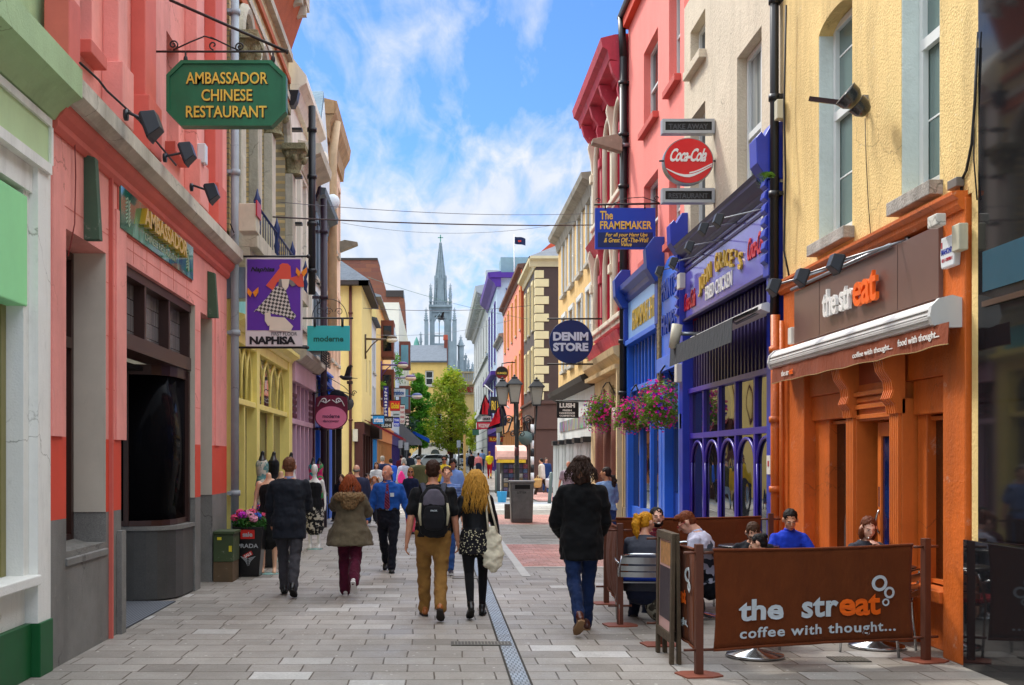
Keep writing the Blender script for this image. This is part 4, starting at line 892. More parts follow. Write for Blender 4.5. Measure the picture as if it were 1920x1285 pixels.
m=MB(); m.smooth=True; m.tube([fr(uf-.05,ztopP-.9,.12),fr(uf-.05,ztopP-.5,.14),fr(uf-.02,ztopP+.05,.16)],.09,10); m.build('pipe_bend',BL,t)
# street light unit on the pink wall
def wallwash(px,py,c,label):
    u,v=R(px,py,c); r=thing('bulkhead_light',label,'wall light',fr(u,v,0)); m=MB(); m.prof(fr,[(.18,v-.18),(.85,v+.02),(.85,v+.1),(.3,v+.22),(.18,v+.1)],u-.14,u+.14); m.build('lamp_housing',M('concrete_grey','#8f8876',.8,.25,grime=.4),r,bevel=.01)
    m=MB(); m.smooth=True; m.tube([fr(u,v,.0),fr(u,v-.0,.2)],.05,8); m.build('bracket',STL,r)
wallwash(1180,272,XR,'grey wedge shaped street light fixed at the edge of the pink wall')
# blue shop
BU=M('blue_gloss','#2a6ce0',.3,.1,spec=.6,bump=.002,grime=.12,gcol='#10285a'); BUD=M('blue_dark','#1a3f9c',.4,.1,spec=.5)
fr0=fr; fr=lambda u,v,w: fr0(u,v*1.07,w)
t=thing('frame_shopfront','bright blue shopfront with carved console and gilt letters beside the purple shop','shopfront',(XR,23.5,0))
um_=R_(1246)                                                   # splits narrow door bay (near) and shop (far)
zt=zat(1246,470); zt=5.15
m=MB(); m.prof(fr,[(-.1,4.85),(.04,4.85),(.1,4.92),(.12,5.02),(.24,5.1),(.26,5.2),(-.1,5.3)],um_+.2,uf-.02); m.build('cornice',BUD,t)
m=MB(); m.box(fr,um_+.35,uf-.3,4.05,4.85,-.1,.05); m.build('fascia_board',M('pale_blue_fascia','#7fa9dc',.3,.05,spec=.6),t); 
g=MB(); g.text(fr,'THE FRAMEMAKER',R_(1233),R_(1190),4.22,4.62,.05,.015,bold=.006); g.build('lettering',GO,t)
m=MB(); m.box(fr,um_+.3,uf-.25,3.95,4.05,-.1,.12); m.box(fr,um_+.0,um_+.3,0,4.0,-.2,.06); m.box(fr,uf-.3,uf-.0,0,4.0,-.2,.06); m.box(fr,um_+.3,uf-.3,0,.6,-.2,-.02); m.box(fr,um_+.3,uf-.3,2.98,3.08,-.2,0)
k=9
for i in range(1,k): u=um_+.3+(uf-um_-.6)*i/k; m.box(fr,u-.03,u+.03,3.08,3.95,-.1,-.03)
for i in (1,2): u=um_+.3+(uf-um_-.6)*i/3; m.box(fr,u-.05,u+.05,.6,2.98,-.1,.0)
wf=m.build('window_frame',BU,t,bevel=.006); g=MB(); g.box(fr,um_+.31,uf-.31,.6,3.95,-.08,-.07); g.build('pane',GP,wf)
for a in (um_+.02,uf-.28):
    m=MB(); m.box(fr,a,a+.28,4.0,4.9,0,.14); m.prof(fr,[(0,4.75),(.18,4.75),(.34,5.0),(.36,5.35),(.2,5.55),(0,5.55)],a-.03,a+.31); m.build('console',BUD,t,bevel=.012)
m=MB(); m.box(fr,um_+.31,um_+.33,4.0,4.85,.0,.06)
# narrow bay: arched pediment with carved letters, door
m=MB(); m.box(fr,ue,ue+.28,0,3.1,-.2,.05); m.box(fr,um_-.25,um_-.002,0,3.1,-.2,.05); m.box(fr,ue,um_-.002,3.1,3.35,-.2,.16)
m.poly(fr,[(ue+.1,3.35),(um_-.1,3.35),(um_-.1,4.6)]+[((ue+um_)/2-( (ue+um_)/2-um_+.1)*math.cos(q)*1.0,4.6+.45*math.sin(q)) for q in [math.pi*j/10 for j in range(1,10)]]+[(ue+.1,4.6)],-.1,.08)
m.build('door_surround',BU,t,bevel=.006)
g=MB(); g.text(fr,'PRINTS',um_-.25,ue+.25,4.35,4.7,.08,.03,bold=.01); g.text(fr,'FRAMES',um_-.25,ue+.25,3.75,4.1,.08,.03,bold=.01); g.build('lettering',BUD,t)
m=MB(); m.box(fr,ue+.28,um_-.25,0,2.5,-.2,-.12); do=m.build('door',BUD,t); g=MB(); g.box(fr,ue+.4,um_-.4,1.0,2.3,-.118,-.11); g.build('pane',GP,do)
m=MB(); m.box(fr,ue+.28,um_-.25,2.5,3.1,-.2,-.12); m.build('fanlight',M('fanlight_blue','#7fb0d8',.3,.1),t)
RS=M('rubble_stone','#7a6a4a',.95,.5,scale=14,bump=.05,bs=9,grime=.5)
for a,z0_,z1_ in ((um_-.13,2.9,5.0),(uf-.02,2.4,5.2)): 
    m=MB(); m.box(fr,a,a+.26,z0_,z1_,.0,.13); m.build('stone_quoin',RS,t,bevel=.02)
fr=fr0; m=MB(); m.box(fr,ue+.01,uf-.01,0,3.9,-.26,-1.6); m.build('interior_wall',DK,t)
u,v=R(1274,790,XR-.1); m=MB(); m.box(fr,u-.11,u+.11,v-.13,v+.13,.06,.09); tag(m.build('poster',M('poster_grey','#a8b4bc',.5,.2)),'small pale notice beside the narrow blue door','notice sign')
u,v=R(1275,700,XR-.1); m=MB(); m.box(fr,u-.1,u+.1,v-.16,v+.16,.06,.18); tag(m.build('air_vent',M('box_white','#cfccc2',.5,.1,grime=.3),bevel=.01),'white vent box above the narrow blue door','vent')
# ---- crimson arcade house over a stone bank front
ug_,uh=uf,R_(1115)
CM=M('crimson_paint','#c4203f',.6,.1,grime=.2,gcol='#4a1018'); CMD=M('crimson_trim','#b83a4c',.75,.15,bump=.006,grime=.4,gcol='#4c3a34'); CW=M('cream_trim','#ded2bc',.7,.08,grime=.25)
t=thing('arcade_house','crimson house with cream arched windows and a heavy crumbling cornice','house',(XR,29,0))
zc1=zat(1160,130); ztR=11.2
na=3; ops=[]
for i in range(na):
    a=ug_+.35+(uh-ug_-.5)*i/na; b=a+(uh-ug_-.5)/na-.55; ops+= [(a,b,8.05,10.1,.62,.3),(a,b,5.2,7.0,.62,.3)]
m=MB(); facade(m,fr,ug_,uh,4.3,ztR,ops); m.build('wall',CM,t)
for i,o_ in enumerate(ops):
    window(t,fr,o_[0]+.01,o_[1]-.01,o_[2],o_[3],-.26,CM,glassmat('crimson_dim_glass','#3a1016',.1),nz=2,t=.05)
    m=MB(); mu=(o_[0]+o_[1])/2; hw=(o_[1]-o_[0])/2+.07; zc_=o_[3]-.62
    m.smooth=True; m.tube([fr(mu-hw,o_[2]-.3,.05),fr(mu-hw,zc_,.05)]+[fr(mu-hw*math.cos(q),zc_+.68*math.sin(q),.05) for q in [math.pi*j/14 for j in range(1,14)]]+[fr(mu+hw,zc_,.05),fr(mu+hw,o_[2]-.3,.05)],.075,8); m.build('arch_moulding',CW,t)
    m=MB(); m.box(fr,o_[0]-.16,o_[1]+.16,o_[2]-.36,o_[2]-.24,-.05,.14); m.box(fr,o_[0]-.2,o_[1]+.2,o_[2]-.24,o_[2]-.12,-.05,.2); m.build('sill',CW,t,bevel=.02)
for i in range(na+1):
    a=ug_+.1+(uh-ug_-.5)*i/na
    for z in (9.2,6.2):
        m=MB(); m.box(fr,a-.05,a+.17,z-1.3,z,.0,.12); m.box(fr,a-.09,a+.21,z,z+.22,.0,.18); m.prof(fr,[(.0,z+.22),(.13,z+.22),(.16,z+.6),(.24,z+.95),(.2,z+1.15),(0,z+1.15)],a-.02,a+.12); m.build('pilaster',CW if i%2 else CMD,t,bevel=.012)
    m=MB(); m.prof(fr,[(0,10.25),(.18,10.25),(.35,10.5),(.42,10.75),(0,10.75)],a-.08,a+.12); m.build('bracket',CMD,t)
m=MB(); m.prof(fr,[(-.3,10.6),(.1,10.6),(.14,10.75),(.42,10.8),(.46,11.0),(.58,11.08),(.62,11.28),(.3,11.36),(-.3,11.4)],ug_+.05,uh); m.build('cornice',CMD,t)
m=MB(); m.prof(fr,[(-.3,7.15),(.08,7.15),(.22,7.42),(.26,7.5),(-.3,7.54)],ug_+.05,uh); m.build('string_course',CMD,t)
m=MB(); m.prof(fr,[(-.3,4.3),(.12,4.3),(.16,4.4),(.22,4.55),(.26,4.66),(-.3,4.75)],ug_+.05,uh); m.build('string_course',CMD,t)
SN=M('sandy_stone','#d8bd8e',.8,.12,bump=.01,bs=20,grime=.35,gcol='#6a5638'); PGR=M('porphyry','#7a4a3e',.5,.25,scale=40,spec=.5)
t=thing('stone_bank_front','cream stone ground floor with polished brown columns under the crimson house','building front',(XR,29,0))
m=MB(); m.prof(fr,[(-.2,3.85),(.15,3.85),(.18,3.95),(.32,4.1),(.36,4.25),(.2,4.29),(-.2,4.29)],ug_+.0,uh); 
for i in range(24): u=ug_+.1+(uh-ug_-.2)*i/24; m.box(fr,u,u+.12,3.76,3.86,.0,.3)
m.build('cornice',SN,t)
m=MB(); m.box(fr,ug_,uh,2.9,3.8,-.3,.0); m.box(fr,ug_,uh,0,.6,-.3,.12); m.box(fr,ug_,ug_+.6,.6,2.9,-.3,.1); m.box(fr,uh-.7,uh,.6,2.9,-.3,.1); m.box(fr,ug_+.6,uh-.7,.6,2.9,-.3,-.25); m.build('wall',SN,t,bevel=.02)
for px in (1131,1146,1161):
    u=R(px,0,XR-.1)[0]; u=ug_+ (uh-ug_)*{1131:.68,1146:.42,1161:.2}[px]; c=MB(); c.smooth=True; p=fr(u,0,.05); c.lathe(p,[(.19,1.05),(.185,1.3),(.18,2.0),(.16,2.9)],18); cc=c.build('column',PGR,t)
    c=MB(); c.smooth=True; c.lathe(p,[(.26,.6),(.26,.72),(.22,.76),(.25,.84),(.25,.9),(.2,.96),(.2,1.05)],18); c.build('column_base',SN,cc)
    m=MB(); m.box(fr,u-.2,u+.2,3.0,3.5,.0,.06); m.build('panel',M('carved_panel','#b09a72',.9,.3,scale=20,bump=.03,bs=30),t)
m=MB(); m.box(fr,ug_+.05,ug_+.2,0,3.75,.13,.25); m.build('pilaster',SN,t)
# ---- yellow house over the white cosmetics shop
ui,uj=uh,R_(1047)
YL=M('yellow_render','#dcb778',.85,.1,bump=.006,grime=.35,gcol='#7a5c34')
t=thing('cosmetics_house','dull yellow house with tall white windows and a grey cornice above the white cosmetics shop','house',(XR,37,0))
ztY=zat(1112,332); ops=[]
nw=4
for i in range(nw):
    a=ui+.5+(uj-ui-.9)*i/nw; ops+=[(a,a+1.05,7.3,9.3,0,.15),(a,a+1.05,4.7,6.5,0,.15)]
m=MB(); facade(m,fr,ui,uj,4.1,ztY,ops); m.build('wall',YL,t)
for o_ in ops: window(t,fr,o_[0]+.01,o_[1]-.01,o_[2],o_[3]-.01,-.1,WP,glassmat('pale_pane','#8fa3ae',.1),nz=2,nx=2,t=.08,sill=.12)
for o_ in ops:
    m=MB(); m.box(fr,o_[0]-.14,o_[0]-.01,o_[2],o_[3],0,.05); m.box(fr,o_[1]+.01,o_[1]+.14,o_[2],o_[3],0,.05); m.box(fr,o_[0]-.14,o_[1]+.14,o_[3],o_[3]+.14,0,.06); m.build('window_surround',WP,t)
m=MB(); m.prof(fr,[(-.1,ztY-.55),(.06,ztY-.5),(.12,ztY-.2),(.34,ztY-.1),(.38,ztY+.05),(-.1,ztY+.1)],ui,uj); m.build('cornice',M('grey_cornice','#9a968a',.8,.2,grime=.6),t)
m=MB(); m.box(fr,ui-.15,ui+.12,ztY-1.2,ztY+.2,-.3,.08); m.build('chimney_stub',M('grey_cornice','#9a968a',.8,.2,grime=.6),t)
fr=lambda u,v,w: fr0(u,v*1.16,w)
t=thing('cosmetics_shopfront','white shopfront with fluted half columns and black capitals under the dull yellow house','shopfront',(XR,37,0))
m=MB(); m.prof(fr,[(-.2,3.2),(.1,3.2),(.35,3.32),(.4,3.45),(.1,3.55),(-.2,3.55)],ui,uj); m.build('cornice',M('dark_cornice','#3b352f',.8,.2,grime=.3),t)
WS=M('white_shop','#cfd2cf',.6,.08,grime=.2)
m=MB(); m.box(fr,ui,uj,2.0,3.2,-.3,.03); m.box(fr,ui,uj,0,.3,-.3,.06); m.box(fr,ui,ui+.3,.3,2.0,-.3,.05); m.box(fr,ui+.3,uj,.3,2.0,-.35,-.3); m.build('wall',WS,t)
for i in range(5):
    u=ui+.75+(uj-ui-1.2)*i/4; c=MB()
    for j in range(14): 
        q=2*math.pi*j/14; c.tube([fr(u+.2*math.cos(q),.3,.0+.2*math.sin(q)),fr(u+.18*math.cos(q),1.86,.0+.18*math.sin(q))],.05,5)
    cc=c.build('column',WS,t); c=MB(); c.box(fr,u-.3,u+.3,1.86,2.0,-.2,.27); c.build('capital',M('black_capital','#222326',.4,.1),cc,bevel=.02)
m=MB(); m.box(fr,ui+1.5,uj-1.0,2.25,2.55,.03,.06)
n=N('bottle_row'); v=n.new('ShaderNodeTexVoronoi'); v.inputs['Scale'].default_value=7; n.l.new(n.map((1,1.6,.4)),v.inputs[0]); m.build('display_strip',n.out(n.mix(v.outputs[1],lin('#4c4638'),.6)),t)
fr=fr0
# ================= beyond the crossing, right
def simple_house(name,label,fr_,u0,u1,zt,wall,rows,nw,ww,x0=None,wt=None,gl=None,shop=None,surr=None,z0=0,corn=None,shopz=3.4,roof=None,body=7,marg=.5,gb=None,nzw=2,cat='house',pil=None,sh2=None):
    loc=fr_((u0+u1)/2,0,0); t=thing(name,label,cat,loc); ops=[]
    for (a,b) in rows:
        for i in range(nw): c=u0+marg+(u1-u0-2*marg)*(i+.5)/nw; ops.append((c-ww/2,c+ww/2,a,b,0,.14))
    zb=shopz if shop else z0
    m=MB(); facade(m,fr_,u0,u1,zb,zt,ops,body=body); m.build('wall',wall,t)
    for o_ in ops:
        wo=window(t,fr_,o_[0]+.01,o_[1]-.01,o_[2],o_[3]-.01,-.1,wt or WP,gl or GL,nz=nzw,t=.06,sill=.1,sillw=.08)
        if surr:
            m=MB(); m.box(fr_,o_[0]-.16,o_[0]-.01,o_[2]-.1,o_[3],0,.06); m.box(fr_,o_[1]+.01,o_[1]+.16,o_[2]-.1,o_[3],0,.06); m.box(fr_,o_[0]-.16,o_[1]+.16,o_[3],o_[3]+.18,0,.07); m.build('surround',surr,wo)
    if corn: m=MB(); m.prof(fr_,[(-.1,zt-.4),(.06,zt-.4),(.1,zt-.15),(.32,zt-.05),(.34,zt+.1),(-.1,zt+.14)],u0,u1); m.build('cornice',corn,t)
    if roof:
        m=MB(); rh=roof[1]; m.prof(fr_,[(.25,zt-.02),(.25,zt+.06),(-body/2,zt+rh),(-body-.2,zt+.0)],u0-.02,u1+.02); m.build('roof',roof[0],t)
    if shop:
        s1,s2=shop; m=MB(); m.box(fr_,u0,u1,z0,shopz,-.25,-body); m.box(fr_,u0,u1,shopz-.75,shopz-.01,-.24,.08); m.box(fr_,u0,u1,shopz-.01,shopz+.1,-.1,.2); m.box(fr_,u0,u1,z0,z0+.45,-.24,.02)
        k=max(2,int((u1-u0)/1.7))
        for i in range(k+1): c=u0+.12+(u1-u0-.24)*i/k; m.box(fr_,c-.12,c+.12,z0+.45,shopz-.75,-.24,.05)
        so_=m.build('shopfront',s1,t); g=MB(); g.box(fr_,u0+.02,u1-.02,z0+.45,shopz-.76,-.2,-.16); g.build('pane',s2 or GP,so_)
    return t
XB=4.7; frb=FR(XB); RB=lambda px:F*XB/(px-VX)
# brown corner house with cream quoins, facing viewer at D=56
DC=56.; BR=M('brown_paint','#4c3a34',.6,.1,grime=.15,gcol='#2a201c'); BRS=M('brown_shop','#5a4038',.5,.08); QC=M('quoin_cream','#e3d3a2',.7,.06)
ub0,ub1=DC,RB(982)
zT=H+(860-545+8)*DC/F*1.0; zT=11.2
t=simple_house('corner_house','dark brown corner house with cream quoins and long cream framed side windows','' or frb,ub0,ub1,zT,M('grey_brown_wall','#4e4644',.7,.1),[(8.0,10.2),(5.2,7.0)],3,.7,gl=glassmat('cream_blind','#b9a877',.3),wt=QC,surr=QC,shop=(BRS,GP),shopz=4.4,corn=M('cream_cornice','#d9cda6',.7,.1),body=8)
ff=FF(DC-.01)
m=MB(); xr=XB+3.5
facade(m,ff,XB,xr,4.4,zT,[],body=.2); m.build('front_wall',BR,t)
m=MB()
for i in range(15):
    z=4.5+i*.415; 
    if z+.4>zT-.3: break
    m=MB(); l_=.62 if i%2 else .38; m.box(ff,XB-.04,XB+l_,z,z+.37,.0,.05); m.box(frb,ub0+.0,ub0+l_*.8,z,z+.37,.0,.04); m.build('quoin',QC,t,bevel=.01)
m=MB(); m.prof(ff,[(-.1,zT-.35),(.06,zT-.35),(.12,zT-.1),(.34,zT),(.34,zT+.12),(-.1,zT+.14)],XB-.3,xr); m.build('cornice',M('cream_cornice','#d9cda6',.7,.1),t)
m=MB(); A=Vector((XB-.35,DC-.35,zT+.1)); B=Vector((xr,DC-.35,zT+.1)); C_=Vector((XB-.35,ub1,zT+.1)); Dd=Vector((XB+3.2,DC+4,zT+2.1)); E_=Vector((XB+3.2,ub1,zT+2.1)); m.quad(A,B,Vector((xr,DC+4,zT+2.1)),Dd); m.quad(A,Dd,E_,C_); m.build('roof',M('slate','#5b6068',.7,.2,bump=.02,bs=20),t)
m=MB(); m.box(ff,XB-.02,xr,3.1,4.38,-.3,.12); m.box(ff,XB-.05,xr,4.3,4.45,-.2,.22); m.box(ff,XB-.02,XB+2.05,0,3.1,-.3,.03); m.box(ff,XB+2.05,xr,0,.5,-.3,.03); so_=m.build('shopfront',BRS,t,bevel=.01)
g=MB(); g.box(ff,XB+2.06,xr,.5,3.09,-.2,-.16); g.build('pane',glassmat('warm_shop_glass','#6e5f3e',.15),so_)
m=MB(); m.box(ff,XB+2.4,XB+2.85,.65,1.1,-.15,.02); tag(m.build('handbag',M('red_leather','#a81824',.4,.1),bevel=.04),'red handbag displayed in the window of the dark brown corner shop','handbag')
# salmon tall house with orange gable
SA=M('salmon_render','#e8927c',.8,.08,grime=.15,gcol='#8a5040')
t=simple_house('salmon_house','tall salmon house with sandy window hoods beyond the dark brown corner house','' or frb,ub1,RB(944),12.2,SA,[(9.0,11.2),(5.6,7.6)],5,.8,gl=glassmat('cream_blind','#b9a877',.3),wt=SA,surr=M('sand_trim','#d8a25c',.8,.1),shop=(M('sand_shop','#c98f58',.7,.1),GP),shopz=4.2,corn=M('brown_eaves','#6a4a3c',.8,.1))
m=MB(); m.poly(FF(ub1+.2),[(XB,12.2),(XB+8,12.2),(XB+8,16.2),(XB+4.6,16.2)],-.3,-6); m.build('gable_roof',M('orange_tile','#d0583a',.8,.15),t)
m=MB(); m.box(frb,ub1+.02,ub1+.22,3.5,12.0,.0,.14); m.build('downpipe',M('orange_pipe','#c8552c',.6,.1),t)
# grey render house, purple house, low white, stone bank
t=simple_house('white_render_house','narrow pale house with a rusty awning beyond the salmon house','' or frb,RB(944),RB(932),10.5,M('pale_lilac','#c6c2c6',.8,.08),[(6.5,8.5)],3,1.0,shop=(M('olive_shop','#57543c',.7,.1),GP),shopz=4.4,corn=M('grey_cornice','#9a968a',.8,.2,grime=.6))
PUR=M('violet_trim','#4a2a8a',.5,.1); LB=M('pale_blue_render','#a9bccb',.7,.06)
u0,u1=RB(932),RB(915)
t=simple_house('violet_trim_house','pale blue house with violet cornice, violet window frames and a vertical name','' or frb,u0,u1,16.0,LB,[(9.5,14.2),(5.0,8.0)],3,1.3,wt=PUR,gl=glassmat('blue_pane','#5b6c84',.1),surr=PUR,shop=(PUR,GP),shopz=4.6)
m=MB(); m.prof(frb,[(-.3,15.2),(.1,15.2),(.25,15.5),(.7,15.9),(.75,16.3),(-.3,16.4)],u0-.3,u1); m.box(FF(u0-.32),XB-.6,XB+4,15.9,16.3,-.3,.1); m.box(frb,u0,u1,8.3,8.6,0,.5); m.build('cornice',PUR,t)
m=MB(); m.box(FF(u0),XB+.3,XB+4,16.3,17.6,-.3,-3); m.build('parapet',M('teal_grey','#7fa0a8',.7,.1),t)
g=MB(); 
for i,ch in enumerate('WOODWARD'): g.text(FF(u0-.1),ch,XB+.65,XB+1.25,14.6-i*.78,15.2-i*.78,.0,.05,bold=.03,keep=True)
g.build('lettering',M('violet_letter','#2f2070',.5,0),t)
LS=M('limestone_grey','#a8aeae',.8,.12,scale=.8,bump=.01,bs=4,grime=.3,gcol='#5a6064')
t=simple_house('limestone_bank','tall grey limestone building with a deep bracketed cornice beyond the violet trimmed house','' or frb,RB(915),RB(886)-6,18.0,LS,[(12.0,15.0),(7.5,10.0),(2.5,5.5)],6,1.4,wt=M('dark_frame','#3c4248',.6,.1),gl=GL,body=9,cat='building')
m=MB(); a,b=RB(915),RB(886)-6; m.prof(frb,[(-.3,16.4),(.2,16.4),(.3,16.8),(1.1,17.2),(1.2,17.7),(-.3,18)],a,b); m.box(FF(a),XB-.2,XB+3,18,19.2,-.1,-2)
for i in range(22): u=a+(b-a)*(i+.5)/22; m.box(frb,u-.25,u+.25,16.8,17.2,.2,.95)
m.box(frb,a,b,11.2,11.5,0,.2); m.box(frb,a,b,6.4,6.7,0,.25); m.build('cornice',LS,t)
for i in range(7):
    z=.4+i*.8; m=MB(); m.box(frb,a,b,z,z+.74,0,.07); m.build('rusticated_course',LS,t)
m=MB(); m.box(frb,RB(915)+.5,RB(905),6.5,15.5,.1,.35)
# ---- flagpole with flag on the salmon house roof
p=Vector((XB+1.0,RB(932),16)); r=thing('flagpole','flagpole with a dark flag flying above the violet trimmed house','flagpole',p)
x_=(964-820)/F*p.y; m=MB(); m.smooth=True; m.tube([(x_,p.y,13),(x_,p.y,H+(860-440)*p.y/F)],.05,6); m.build('pole',M('pole_white','#cfd0cf',.4,0),r)
zt_=H+(860-444)*p.y/F; m=MB(); rs=[]
for i in range(9):
    f=i/8; y=.12*math.sin(f*7); rs.append((Vector((x_+f*.9,p.y+y,zt_-.15*f*f)),Vector((x_+f*.9,p.y+y,zt_-.55-.15*f))))
for a,b in zip(rs,rs[1:]): m.quad(a[0],b[0],b[1],a[1])
fl_=m.build('flag',cloth('#1d2a4a',.1),r); m=MB(); m.quad(*[Vector((x_+.3+.25*i,p.y-.14,zt_-.3-.15*j)) for i,j in ((0,0),(1,0),(1,1),(0,1))]); m.build('emblem',M('flag_red','#b03028',.6,.1),fl_)
# ================================================================ LEFT SIDE
fl=FL(); L_=lambda px,c=XL: L(px,0,c)[0]; zl=lambda px,py,c=XL: L(px,py,c)[1]
# ---- green and white shop (nearest)
GW_=M('white_masonry','#ecebe4',.75,.06,bump=.004,grime=.42,gcol='#7d7868'); GG=M('sage_green','#a9c493',.7,.1,bump=.004,grime=.35,gcol='#5a6040'); GD=M('dark_green_plinth','#0f5a2c',.5,.12,grime=.2); GP2=M('pale_green_panel','#c0d8a4',.6,.06,grime=.1); GM=M('mint_blind','#9ce8a4',.6,.05)
ua=L_(95)
t=thing('green_shop','white and sage green shopfront with dark green plinth at the left edge of the picture','shopfront',(XL,ua-2,0))
m=MB(); m.box(fl,ua-.30,ua,0.42,4.42,-.4,.0); m.box(fl,2,ua-.30,3.76,4.42,-.4,-.04); m.box(fl,2,ua-.3,0.42,.75,-.4,-.1); m.box(fl,ua-.42,ua-.30,.75,3.76,-.4,-.07); m.box(fl,2,ua,4.75,9,-.5,-.1); m.build('wall',GW_,t)
m=MB(); m.box(fl,ua-.30,ua+.003,0,.42,-.4,.02); m.box(fl,2,ua-.30,0,.42,-.4,-.05); m.build('plinth',GD,t,bevel=.006)
m=MB(); m.box(fl,2,ua-.30,.72,.80,-.2,.03); m.build('sill',GW_,t,bevel=.01)
m=MB(); m.prof(fl,[(-.3,4.42),(.03,4.42),(.07,4.48),(.16,4.56),(.24,4.60),(.24,4.83),(-.3,4.88)],2,ua+.05); m.build('cornice',GG,t)
m=MB(); m.box(fl,2,ua-.07,4.04,4.34,-.04,.006); pn=m.build('fascia_panel',GP2,t); m=MB()
for a,b in ((3.96,4.04),(4.34,4.40)): m.box(fl,2,ua-.05,a,b,-.039,.03)
m.box(fl,ua-.07,ua-.02,4.04,4.34,-.0,.03); m.build('moulding',GW_,pn)
m=MB(); m.box(fl,2,ua-.36,2.87,3.72,-.3,-.06); m.build('roller_blind',GM,t,bevel=.01)
m=MB(); m.box(fl,2,ua-.43,.8,2.89,-.3,-.25); m.build('shop_window',glassmat('green_shop_glass','#3f4a36',.04,curt='#6a7458'),t)
m=MB(); m.box(fl,ua-.53,ua-.43,.8,2.89,-.26,-.2); m.build('window_frame',M('olive_frame','#8a8350',.5,.1),t)
m=MB(); m.box(fl,ua-1.1,ua-.56,2.2,2.7,-.245,-.24); m.build('window_poster',M('poster_blue','#2c7fb0',.5,.2),t)
m=MB(); m.box(fl,2,ua-.0,4.9,9,-.09,-.05); m.build('upper_wall',GG,t)
# ---- salmon restaurant
ub_=L_(425)
SM=M('salmon_paint','#ec9a8f',.7,.18,scale=1.0,bump=.004,bs=40,grime=.34,gcol='#8d4a3c'); SRD=M('salmon_dark','#d4685a',.65,.1,grime=.15,gcol='#6e2c20'); RO=M('red_orange_band','#dc4c34',.6,.08,grime=.1,gcol='#6a2a1c'); TZ=M('terrazzo_grey','#8c8a84',.6,.2,scale=3,bump=.003,bs=120,fine=.45,grime=.35,gcol='#3a3832'); CR2=M('reveal_cream','#c9bfae',.75,.08,grime=.2)
t=thing('restaurant_building','salmon pink restaurant building with grey terrazzo base and cream ledge','restaurant',(XL,13.5,0))
# openings: narrow window, big curved window bay, door
w1a,w1b=L_(125),L_(196)-.0; bva,bvb=L_(226),L_(368); dra,drb=L_(372),L_(398)
w1a,w1b=9.82,10.95; w1a=L_(124); w1b=L_(199)
bva=L_(227); bvb=L_(366)
zW1=3.62; zB=3.66
ops=[(w1a,w1b,.92,zW1,0,.45),(bva,bvb,.0,zB,0,.40),(L_(376),L_(398),.0,3.62,0,.35)]
zL=4.56
lay=[(0,1.2,TZ),(1.2,1.88,RO),(1.88,zL,SM)]
for k_,(a,b,mt) in enumerate(lay):
    oo=[]
    for o_ in ops:
        c,d=max(o_[2],a),min(o_[3],b)
        if d>c: oo.append((o_[0],o_[1],c,d,0,o_[5]))
    m=MB(); us=sorted({ua,ub_}|{x for o_ in oo for x in o_[:2]}); vs=sorted({a,b}|{x for o_ in oo for x in o_[2:4]})
    for i in range(len(us)-1):
        for j in range(len(vs)-1):
            cu,cv=(us[i]+us[i+1])/2,(vs[j]+vs[j+1])/2
            if any(o_[0]<cu<o_[1] and o_[2]<cv<o_[3] for o_ in oo): continue
            m.box(fl,us[i],us[i+1],vs[j],vs[j+1],-.5,0)
    m.build('wall' if k_ else 'plinth',mt,t)
# reveals painted cream above the base
m=MB()
for o_ in ops:
    m.box(fl,o_[1]-.012,o_[1]-.002,max(1.2,o_[2]),o_[3]-.002,-.44,-.003)
m.build('reveal',CR2,t)
# pilaster strips and joints
m=MB(); 
for px in (205,): u=L_(px); m.box(fl,u-.02,u+.02,0,4.35,-.001,.035)
m.build('downpipe',SRD,t)
m=MB(); 
for u in (ua+.01,L_(215),L_(402)): m.box(fl,u,u+.36 if u>ua+.1 else u+.28,1.882,4.1,.0,.02)
m.build('pilaster',SM,t)
m=MB(); m.prof(fl,[(-.1,4.34),(.02,4.34),(.05,4.38),(.05,4.43),(.09,4.47),(.12,4.52),(.12,zL),(-.1,zL)],ua+.02,ub_); m.build('moulding',SRD,t)
LGM=M('ledge_cream','#c9c2b2',.85,.12,bump=.008,bs=25,grime=.5,gcol='#55503f'); m=MB(); m.prof(fl,[(-.4,zL),(.16,zL),(.24,zL+.06),(.24,zL+.2),(-.4,zL+.26)],ua+.05,ub_+.02); m.build('ledge',LGM,t)
# upper wall with deep pilasters
zu0=zL+.26; ow=[(L_(262)+.1,L_(300),zu0+.7,9,0,.35),(L_(162),L_(190)+.05,zu0+.65,9,0,.35),(L_(345),L_(372),zu0+.6,9,0,.35),(L_(216)-.05,L_(238),zu0+.9,9,0,.35)]
ow=[(L_(150),L_(172),zu0+.5,9,0,.3),(L_(312),L_(335),zu0+.5,6.6,0,.3)]
m=MB(); facade(m,fl,ua,ub_,zu0-.3,9.2,ow,body=5); m.build('upper_wall',SM,t)
for o_ in ow: window(t,fl,o_[0]+.01,o_[1]-.01,o_[2],o_[3]-.01,-.25,WP,GL,nz=3,t=.05,sill=.12,sm=SRD)
for a,b in ((82,105),(190,212),(243,268),(345,362),(382,398)):
    m=MB(); u0,u1=L_(a),L_(b); m.box(fl,u0,u1,zu0,zu0+.55,.0,.20); m.box(fl,u0+.04,u1-.04,zu0+.55,9.2,.0,.15); m.build('pilaster',SM if a in(190,345) else SRD,t,bevel=.01)
m=MB()
for z in (2.35,2.85,3.35,3.85): m.box(fl,ua+.02,w1a,z,z+.006,.0,.001) if 0 else m.box(fl,L_(199),bva-.2,z,z+.006,.001,.0025); m.box(fl,bvb+.02,L_(376)-.02,z,z+.006,.001,.0025)
for z in (3.8,):
    m.box(fl,ua+.3,ub_-.02,z,z+.005,.001,.0025)
